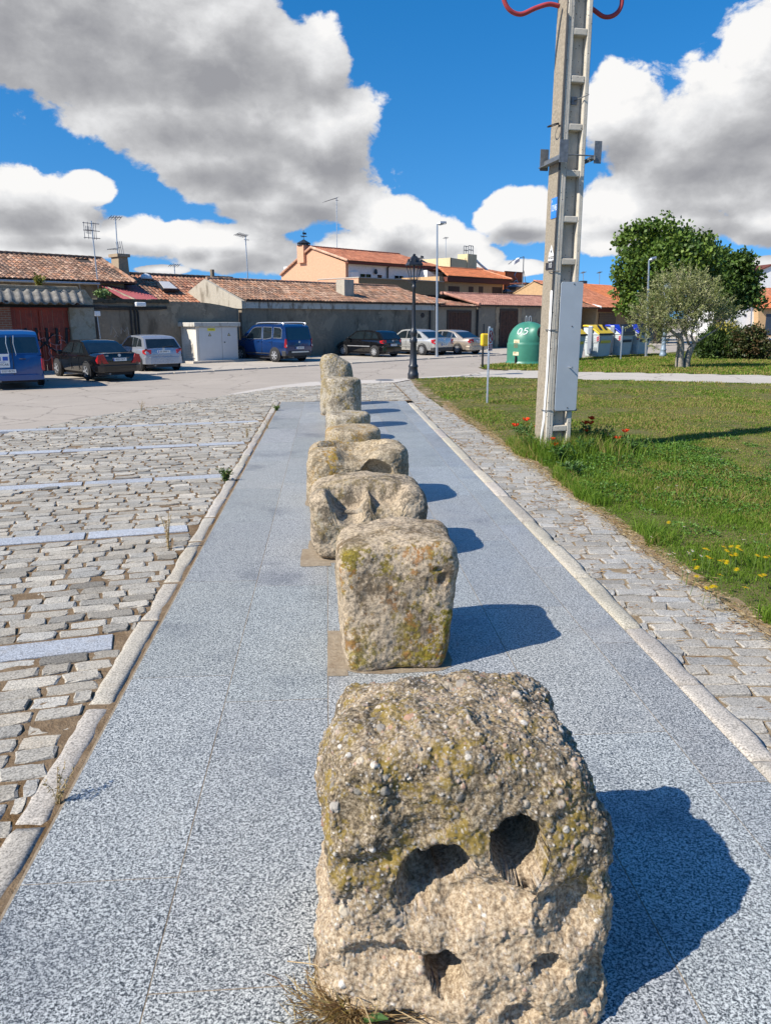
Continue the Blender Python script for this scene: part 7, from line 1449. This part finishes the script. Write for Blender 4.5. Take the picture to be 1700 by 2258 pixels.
def bush(name, label, px0, py0, lst, Y, n, L, W, cols, seed, up, csz):
    b = DY(px0, py0, Y) * [1, 1, 0]; r = np.random.default_rng(seed); o = thing(name, label, 'bush', (b[0], b[1], 0)); B = np.array(blobs_px(lst, Y, b, 1.0)); vol = (B[:, 3] * B[:, 4] * B[:, 5]) ** .7; m = n // 14
    w = r.choice(len(B), m, p=vol / vol.sum()); d = rand_unit(m, r); C = B[w, :3] + d * (.55 + .45 * r.random((m, 1))) * B[w, 3:6]; C[:, 2] = np.maximum(C[:, 2], .05); k = 14
    P = C.repeat(k, 0) + rand_unit(m * k, r) * csz * r.random((m * k, 1)); P[:, 2] = np.maximum(P[:, 2], .02); D = d.repeat(k, 0) * .6 + rand_unit(m * k, r) * .7 + np.array([0, 0, up]); D /= np.linalg.norm(D, axis=1, keepdims=True)
    ct = np.array(cols)[r.integers(0, len(cols), m)]; 
    if name == 'juniper_bush': yel = C[:, 2] > np.quantile(C[:, 2], .93); yel &= C[:, 0] > 0; ct[yel] = (.38, .33, .05)
    V, F, c = leaf_quads(P, D, L * r.uniform(.7, 1.3, m * k), W * r.uniform(.8, 1.2, m * k), ct.repeat(k, 0) * r.uniform(.7, 1.3, (m * k, 1)), r); from_np('foliage', V, F, M['leaf'], o, col=c, smooth=False)
    mb = MB()
    for q in range(5): a = q * 1.3; mb.tube([(0, 0, -.1), (.3 * math.cos(a), .3 * math.sin(a), .5), (.7 * math.cos(a), .5 * math.sin(a), 1.0)], [.06, .04, .02], 6)
    mb.build('stem', M['bark'], o)
Yb = G(1580, 790)[1]
bush('juniper_bush', 'dark spiky juniper bush with yellow tips left of the round hedge', 1580, 780, [(1560, 762, 28, 26, 0), (1590, 752, 32, 32, .3), (1615, 738, 22, 22, .5), (1555, 775, 22, 14, -.4), (1600, 770, 40, 20, -.3), (1625, 765, 24, 24, 0)], Yb, 9000, .22, .07, [(.035, .068, .014), (.05, .09, .018), (.025, .05, .012), (.075, .12, .022)], 61, .55, .28)
bush('hedge_bush', 'rounded dark bush with reddish leaves at the right edge of the lawn', 1655, 780, [(1645, 755, 36, 34, 0), (1672, 750, 26, 30, .3), (1620, 772, 24, 18, 0), (1660, 772, 38, 18, -.3), (1688, 770, 12, 18, 0)], Yb - .8, 9000, .13, .10, [(.055, .06, .018), (.04, .065, .016), (.085, .055, .022), (.06, .08, .02)], 62, .1, .26)
# weeds on the gateway and the yard wall
def weed(label, loc, n, h, spread, cols, seed, leafL=.1, leafW=.04, name='weed', cat='weed', group=None, stem='stem'):
    r = np.random.default_rng(seed); o = thing(name, label, cat, loc, 0, group); mb = MB(); P = []; D = []
    for i in range(n):
        a = r.uniform(0, 6.28); t = (spread * r.uniform(.2, 1) * math.cos(a), spread * r.uniform(.2, 1) * math.sin(a), h * r.uniform(.55, 1)); mid = (t[0] * .35, t[1] * .35, t[2] * .55); pts = catmull([(t[0] * .08, t[1] * .08, -.03), mid, t], 4); mb.tube(pts, [h * .010] * len(pts), 4, cap=False)
        for p in pts[1:]:
            for _ in range(3): P.append(tuple(p)); dd = rand_unit(1, r)[0] * .8 + np.array([t[0], t[1], .3 * h]) / h * .4; D.append(dd / np.linalg.norm(dd))
    mb.build('stem', M[stem], o); P = np.array(P); D = np.array(D); V, F, c = leaf_quads(P, D, leafL * r.uniform(.6, 1.3, len(P)), leafW * r.uniform(.7, 1.3, len(P)), np.array(cols)[r.integers(0, len(cols), len(P))] * r.uniform(.75, 1.25, (len(P), 1)), r); from_np('foliage', V, F, M['leaf'], o, col=c, smooth=False); return o
p = street(SV(88, 636, -2.4)[0], -2.4, 3.2); weed('yellowish weed growing on top of the gateway canopy', tuple(p), 14, .55, .32, [(.24, .21, .03), (.15, .15, .03)], 71, .14, .06)
p = street(SV(224, 655, .2)[0], .2, 2.85); weed('green weed growing on the mossy wall top by the red canopy', tuple(p), 16, .55, .5, [(.12, .19, .06), (.17, .24, .09)], 72, .16, .08)
# ------------------------------------------------------------ grass
def blades(name, X, Y, H, Wd, cols, seed, lean=.45, z0=-.02):
    r = np.random.default_rng(seed); n = len(X); a = r.uniform(0, 6.283, n); la = r.uniform(0, 6.283, n); ln = np.abs(r.normal(0, lean, n)) * H
    base = np.stack([X, Y, np.full(n, z0)], 1); sd = np.stack([np.cos(a), np.sin(a), np.zeros(n)], 1) * (Wd / 2)[:, None]; ld = np.stack([np.cos(la), np.sin(la), np.zeros(n)], 1) * ln[:, None]; up = np.array([0, 0, 1.0])
    m1 = base + ld * .28 + up * (H * .55)[:, None]; tip = base + ld + up * (H * .95)[:, None]
    V = np.stack([base - sd, base + sd, m1 + sd * .8, m1 - sd * .8, tip], 1).reshape(-1, 3); i = np.arange(n) * 5
    F = np.concatenate([np.stack([i, i + 1, i + 2], 1), np.stack([i, i + 2, i + 3], 1), np.stack([i + 3, i + 2, i + 4], 1)])
    c = np.repeat(cols, 5, 0).reshape(n, 5, 3).copy(); c[:, 4] *= 1.15; return tag(from_np(name, V, F, M['grass'], col=c.reshape(-1, 3), smooth=False), kind='stuff')
def grass_cols(X, Y, r):
    P = np.stack([X, Y, np.zeros(len(X))], 1); dry = np.clip(.5 + .9 * fbm(P, .35, 4, 51) + .7 * fbm(P, 1.6, 3, 57), 0, 1); dry = np.clip(dry + .28 * np.clip((Y - 12) / 8, 0, 1) - .30 * np.clip((11 - Y) / 4, 0, 1), 0, 1)
    g1 = np.array([.085, .175, .014]); g2 = np.array([.175, .255, .030]); d1 = np.array([.36, .29, .105]); k = r.random((len(X), 1)); base = g1 * (1 - k) + g2 * k
    isdry = (r.random(len(X)) < dry * .62)[:, None]; col = np.where(isdry, d1 * r.uniform(.6, 1.15, (len(X), 1)), base * r.uniform(.7, 1.25, (len(X), 1))); return col, dry
def scatter(poly, dens, r, ymin, ymax, xmax=34, xmin=2.5):
    n = int(dens * (xmax - xmin) * (ymax - ymin)); X = r.uniform(xmin, xmax, n); Y = r.uniform(ymin, ymax, n); ok = inpoly(X, Y, poly) & (X < Y * .66 + 1.0); return X[ok], Y[ok]
r = np.random.default_rng(77)
def lawn_edge(X, Y): return 3.03 + .17 * fbm(np.stack([Y * 0, Y, Y * 0], 1), 1.5, 3, 4) + .08 * fbm(np.stack([X, Y, Y * 0], 1), 6, 2, 5)
for (nm, y0, y1, dens, h0, wd) in (('grass', 3.6, 8.5, 5200, .075, .0065), ('grass', 8.5, 14, 2600, .075, .009), ('grass', 14, 20, 1100, .065, .014), ('grass', 20, 28.6, 520, .065, .022)):
    X, Y = scatter(LAWN1, dens, r, y0, y1, 20); k = X > lawn_edge(X, Y); X, Y = X[k], Y[k]; c, dry = grass_cols(X, Y, r); P = np.stack([X, Y, X * 0], 1); tall = np.clip(.5 + 1.1 * fbm(P, .9, 3, 91), .2, 1.5); edge = np.clip((X - 3.0) / .25, .3, 1)
    blades(nm, X, Y, h0 * tall * r.uniform(.55, 1.25, len(X)) * edge, np.full(len(X), wd) * r.uniform(.7, 1.3, len(X)), c, 5, .55)
X, Y = scatter(LAWN2, 190, r, 28, 46, 34); c, dry = grass_cols(X, Y, r); blades('far_grass', X, Y, .09 * r.uniform(.5, 1.3, len(X)), np.full(len(X), .04), c * [1.0, 1.0, .9], 6, .4)
# clover-like ground cover near the pole
n = 70000; X = r.uniform(3.1, 9, n); Y = r.uniform(4.2, 13.5, n); P = np.stack([X, Y, X * 0], 1); f = fbm(P, .75, 4, 131) + .5 * fbm(P, 2.5, 2, 133); k = (f > .10) & (X > lawn_edge(X, Y) + .02) & (X < Y * .66 + .8); X, Y, f = X[k], Y[k], f[k]; m = len(X)
hz = np.clip((f - .10) * 2.2, 0.15, 1) * .14; Z = hz * r.uniform(.3, 1, m); D = rand_unit(m, r) * .9 + np.array([0, 0, .35]); D /= np.linalg.norm(D, axis=1, keepdims=True)
cc = np.array([(.06, .135, .014), (.08, .17, .018), (.045, .11, .012), (.11, .205, .028)])[r.integers(0, 4, m)] * r.uniform(.75, 1.2, (m, 1)); V, F, c = leaf_quads(np.stack([X, Y, Z], 1), D, .030 * r.uniform(.6, 1.4, m), .020 * r.uniform(.7, 1.3, m), cc, r); tag(from_np('clover_cover', V, F, M['leaf'], col=c, smooth=False), kind='stuff')
# dry litter lying along the verge and among the side setts
n = 9000; Y = r.uniform(3, 20, n); X = 3.02 + r.normal(0, .06, n); P = np.stack([X, Y, np.full(n, -.03) + r.uniform(0, .03, n)], 1); a = r.uniform(0, 6.28, n); D = np.stack([np.cos(a), np.sin(a), r.uniform(-.05, .25, n)], 1); V, F, c = leaf_quads(P, D, .05 * r.uniform(.5, 1.6, n), .006, np.array([(.42, .31, .16), (.32, .20, .09), (.50, .40, .24)])[r.integers(0, 3, n)], r)
n2 = 7000; Y = r.uniform(2.6, 20, n2); X = r.uniform(2.22, 3.0, n2); P = np.stack([X, Y, X * 0], 1); k = fbm(P, 4.5, 3, 191) > .28; X, Y = X[k], Y[k]; m = len(X); P = np.stack([X, Y, np.full(m, -.038) + r.uniform(0, .010, m)], 1); a = r.normal(0, .35, m) - .12; D = np.stack([np.cos(a), np.sin(a), r.uniform(-.02, .05, m)], 1)
V2, F2, c2 = leaf_quads(P, D, .05 * r.uniform(.4, 1.6, m), .007, np.array([(.26, .135, .055), (.34, .19, .085), (.42, .28, .14)])[r.integers(0, 3, m)], r)
tag(from_np('dry_litter', np.concatenate([V, V2]), np.concatenate([F, F2 + len(V)]), M['grass'], col=np.concatenate([c, c2]), smooth=False), kind='stuff')
# tall grass and leafy weeds round the foot of the pole
PX_, PY_ = pole.location.x, pole.location.y
n = 6000; a = r.uniform(0, 6.28, n); q = np.abs(r.normal(0, .5, n)); X = PX_ + np.cos(a) * q * 1.2 + .12; Y = PY_ - .1 + np.sin(a) * q; k = (X > 3.12) & ~((np.abs(X - PX_) < .2) & (np.abs(Y - PY_) < .22)); X, Y = X[k], Y[k]; m = len(X); c, _ = grass_cols(X, Y, r)
blades('tall_grass', X, Y, r.uniform(.10, .42, m), np.full(m, .010), c, 8, .5)
LV = [(.05, .115, .02), (.07, .14, .028), (.04, .09, .018)]
for i, (px_, py, hh_, sp) in enumerate(((1160, 985, .38, .22), (1172, 998, .30, .2), (1150, 972, .32, .2), (1278, 985, .36, .2), (1305, 985, .40, .25), (1330, 990, .34, .25), (1362, 995, .28, .22), (1400, 1000, .24, .25), (1240, 1020, .26, .2), (1285, 1010, .3, .2), (1262, 1050, .2, .18))):
    g_ = G(px_, py); weed('leafy green weed in the tangle round the foot of the concrete pole', (g_[0], g_[1], 0), 16, hh_, sp, LV, 200 + i, .07, .022, 'weed', 'weed', 'weeds round the pole foot')
def poppy(label, px_, py, dY, seed, size=.045, group=None):
    r_ = random.Random(seed); Yp = PY_ + dY; top = DY(px_, py, Yp); o = thing('poppy', label, 'poppy', (top[0], top[1], 0), r_.uniform(0, 6), group); h = top[2]; mb = MB(); mb.tube(catmull([(r_.uniform(-.06, .06), r_.uniform(-.06, .06), -.02), (.02, .01, h * .5), (0, 0, h)], 5), .0035, 5); mb.build('stem', M['stem'], o)
    mb = MB()
    for k in range(4):
        a = k * 1.571 + r_.uniform(-.2, .2); cc = r_.uniform(.8, 1.15); mb.cur = (.78 * cc, .06 * cc, .015); vs = []; s_ = size * r_.uniform(.85, 1.2)
        for j in range(4):
            for i in range(5):
                u = (i / 4 - .5) * 1.9; t = j / 3; rr = s_ * t; vs.append((rr * math.cos(a + u * .62), rr * math.sin(a + u * .62), h + s_ * (.75 * t ** 1.6) - .004 + .008 * math.sin(i * 2.2 + k) * t))
        mb.add(vs, [(j * 5 + i, j * 5 + i + 1, (j + 1) * 5 + i + 1, (j + 1) * 5 + i) for j in range(3) for i in range(4)])
    mb.build('flower', M['petal'], o, col=True, fix=False); mb = MB(); mb.lathe([(0, h), (.008, h + .002), (.009, h + .014), (0, h + .018)], 8); mb.build('seed_head', M['ink'], o)
for i, a in enumerate((('lower of two red poppies left of the concrete pole', 1136, 940, .1), ('higher of two red poppies left of the concrete pole', 1160, 928, .25), ('red poppy half hidden behind the left side of the pole', 1184, 944, .35), ('small upper poppy in front of the pole foot', 1219, 969, -.35), ('bright lower poppy in front of the pole foot', 1222, 983, -.38), ('left poppy of the dark red cluster right of the pole', 1291, 935, .2), ('topmost poppy of the dark red cluster right of the pole', 1305, 925, .25), ('lower right poppy of the dark red cluster right of the pole', 1302, 935, .2), ('drooping small poppy below the red cluster right of the pole', 1293, 951, .1), ('bright poppy standing alone farthest right of the pole', 1378, 953, .1), ('folded poppy between the cluster and the farthest right one', 1361, 968, .0))): poppy(a[0], a[1], a[2], a[3], 300 + i, .062 if i not in (3, 8) else .045)
# yellow daisies and white daisies
def daisy(kind, loc, h, size, seed):
    r_ = random.Random(seed); y = kind == 'yellow'; o = thing('yellow_flower' if y else 'white_daisy', 'yellow flower in the clump by the lawn edge at the right' if y else 'tiny white daisy scattered in the green part of the lawn', 'flower', loc, r_.uniform(0, 6), 'yellow flowers by the lawn edge' if y else 'white daisies in the lawn')
    mb = MB(); lx, ly = r_.uniform(-.04, .04), r_.uniform(-.04, .04); mb.tube(catmull([(lx, ly, -.02), (lx * .4, ly * .4, h * .6), (0, 0, h)], 4), .0022, 4); mb.build('stem', M['stem'], o)
    mb = MB(); n = 11; tx, ty = r_.uniform(-.35, .35), r_.uniform(-.5, .1)
    for k in range(n):
        a = 2 * math.pi * k / n; mb.cur = (.62, .46, .01) if y else (.66, .66, .63); p = [(.15, -.16), (1, -.13), (1.05, .13), (.15, .16)]; mb.add([(size * (c * math.cos(a) - s * math.sin(a)), size * (c * math.sin(a) + s * math.cos(a)), h + size * (tx * (c * math.cos(a)) + ty * c * math.sin(a)) + .002) for c, s in p], [(0, 1, 2, 3)])
    mb.cur = (.50, .30, .01); mb.lathe([(size * .32, h + .003), (size * .2, h + .008), (0, h + .009)], 8); mb.build('flower', M['petal'], o, col=True, fix=False)
ys = [(1554, 1210), (1560, 1212), (1596, 1206), (1602, 1214), (1607, 1218), (1612, 1205), (1626, 1206), (1632, 1212), (1561, 1228), (1567, 1232), (1588, 1237), (1596, 1236), (1602, 1240), (1612, 1224), (1622, 1223), (1670, 1225), (1688, 1229), (1696, 1227), (1624, 1256), (1536, 1271), (1588, 1268), (1677, 1270), (1685, 1268), (1558, 1297), (1570, 1294), (1576, 1293), (1644, 1296), (1532, 1235), (1536, 1252), (1474, 1152)]
for i, (x, y) in enumerate(ys): h = random.uniform(.10, .17); p = G(x, y, h); daisy('yellow', (p[0], p[1], 0), h, .024, 400 + i)
ws = [(1475, 1222), (1486, 1220), (1518, 1218), (1520, 1222), (1527, 1215), (1502, 1252), (1507, 1258), (1516, 1258), (1519, 1261), (1437, 1185), (1508, 1161), (1447, 1077), (1451, 1074), (1475, 1070), (1492, 1071), (1383, 1060), (1544, 1030), (1500, 1036), (1416, 1035), (1590, 1012), (1605, 990), (1625, 990), (1580, 1000), (1688, 1178), (1680, 1178), (1569, 1161), (1692, 1205), (1640, 1190), (1546, 1226), (1556, 1075), (1460, 1000), (1520, 985)]
for i, (x, y) in enumerate(ws): h = random.uniform(.05, .10); p = G(x, y, h); daisy('white', (p[0], p[1], 0), h, .015 if y > 1150 else .017, 500 + i)
n = 2200; X = r.uniform(3.6, 4.9, n); Y = r.uniform(4.9, 6.6, n); k = (X > lawn_edge(X, Y) + .1); X, Y = X[k], Y[k]; c, _ = grass_cols(X, Y, r); blades('wispy_grass', X, Y, r.uniform(.08, .17, len(X)), np.full(len(X), .005), c, 11, .7)
n = 9000; Y = r.uniform(4, 14, n); X = lawn_edge(np.full(n, 3.1), Y) + np.abs(r.normal(0, .16, n)); P = np.stack([X * 0, Y, X * 0], 1); k = fbm(P, 1.1, 3, 211) > -.12; X, Y = X[k], Y[k]; c, _ = grass_cols(X, Y, r)
blades('edge_grass', X, Y, r.uniform(.06, .19, len(X)), np.full(len(X), .007), c, 12, .7)
# weeds in the kerb joints
for i, (px_, py, lab, hh_, kind) in enumerate(((372, 1210, 'dry wiry weed beside the kerb near the third parking line', .34, 'drystem'), (497, 1060, 'small green weed at the kerb by the second bay', .16, 'stem'), (545, 965, 'thin dry weed by the kerb further along', .22, 'drystem'), (590, 945, 'dry stalks standing in the kerb joint by the walk', .2, 'drystem'), (610, 905, 'dark green tuft on the kerb end', .12, 'stem'), (128, 1770, 'thin dry weed rising from the near kerb joint', .16, 'drystem'), (312, 905, 'pale dry weed at the edge of the cobbles near the road', .22, 'drystem'))):
    g_ = G(px_, py); weed(lab, (g_[0], g_[1], 0), 7 if kind == 'drystem' else 12, hh_, .10, [(.30, .22, .10), (.22, .17, .07)] if kind == 'drystem' else [(.06, .11, .02), (.10, .14, .03)], 600 + i, .022 if kind == 'drystem' else .05, .006 if kind == 'drystem' else .014, stem=kind)
# dry tuft at the foot of the nearest stone
tx, ty = G(772, 2222)[:2]; o = thing('dry_tuft', 'tuft of dry straw with a few green leaves at the foot of the nearest stone', 'weed', (tx, ty, 0))
n = 1500; a = r.uniform(0, 6.28, n); q = np.abs(r.normal(0, .08, n)); X = np.cos(a) * q * 1.1; Y = np.sin(a) * q * .9 - .01; D = np.stack([np.cos(a) + r.normal(0, .8, n), np.sin(a) + r.normal(0, .8, n), r.uniform(.05, .9, n)], 1); D /= np.linalg.norm(D, axis=1, keepdims=True)
V, F, c = leaf_quads(np.stack([X, Y, r.uniform(0, .03, n)], 1), D, r.uniform(.03, .11, n), .0045, np.array([(.40, .29, .15), (.28, .18, .08), (.50, .39, .22), (.20, .12, .06)])[r.integers(0, 4, n)], r); from_np('straw', V, F, M['grass'], o, col=c, smooth=False)
mb = MB()
for k, (dx, dy, l, ang) in enumerate(((.02, -.02, .12, 1.2), (.05, -.05, .10, .3), (.0, -.04, .09, 2.2), (.06, .0, .10, 1.0), (.03, -.07, .11, -.4))):
    pts = []; cA, sA = math.cos(ang), math.sin(ang)
    for t in (0, .33, .66, 1):
        w = .018 * math.sin(math.pi * (t * .85 + .1)); z = .02 + l * .75 * t - .4 * l * t * t; c0 = (dx + cA * l * t * .8, dy + sA * l * t * .8)
        pts.append(((c0[0] - sA * w, c0[1] + cA * w, z), (c0[0], c0[1], z - .006), (c0[0] + sA * w, c0[1] - cA * w, z)))
    vs = [p for row in pts for p in row]; mb.cur = (.04, .10, .03) if k % 2 else (.055, .12, .03); mb.add(vs, [(i * 3 + j, i * 3 + j + 1, i * 3 + j + 4, i * 3 + j + 3) for i in range(3) for j in range(2)])
mb.build('leaf', M['leaf'], o, col=True, fix=False)
mb = MB()
for k in range(12): aa = r.uniform(0, 6.28); l = r.uniform(.12, .3); mb.tube(catmull([(0, 0, .01), (math.cos(aa) * l * .4, math.sin(aa) * l * .4, .05 + r.uniform(0, .05)), (math.cos(aa) * l, math.sin(aa) * l, .015 + r.uniform(0, .03))], 4), .002, 4)
mb.build('straw_stalk', M['drystem'], o)
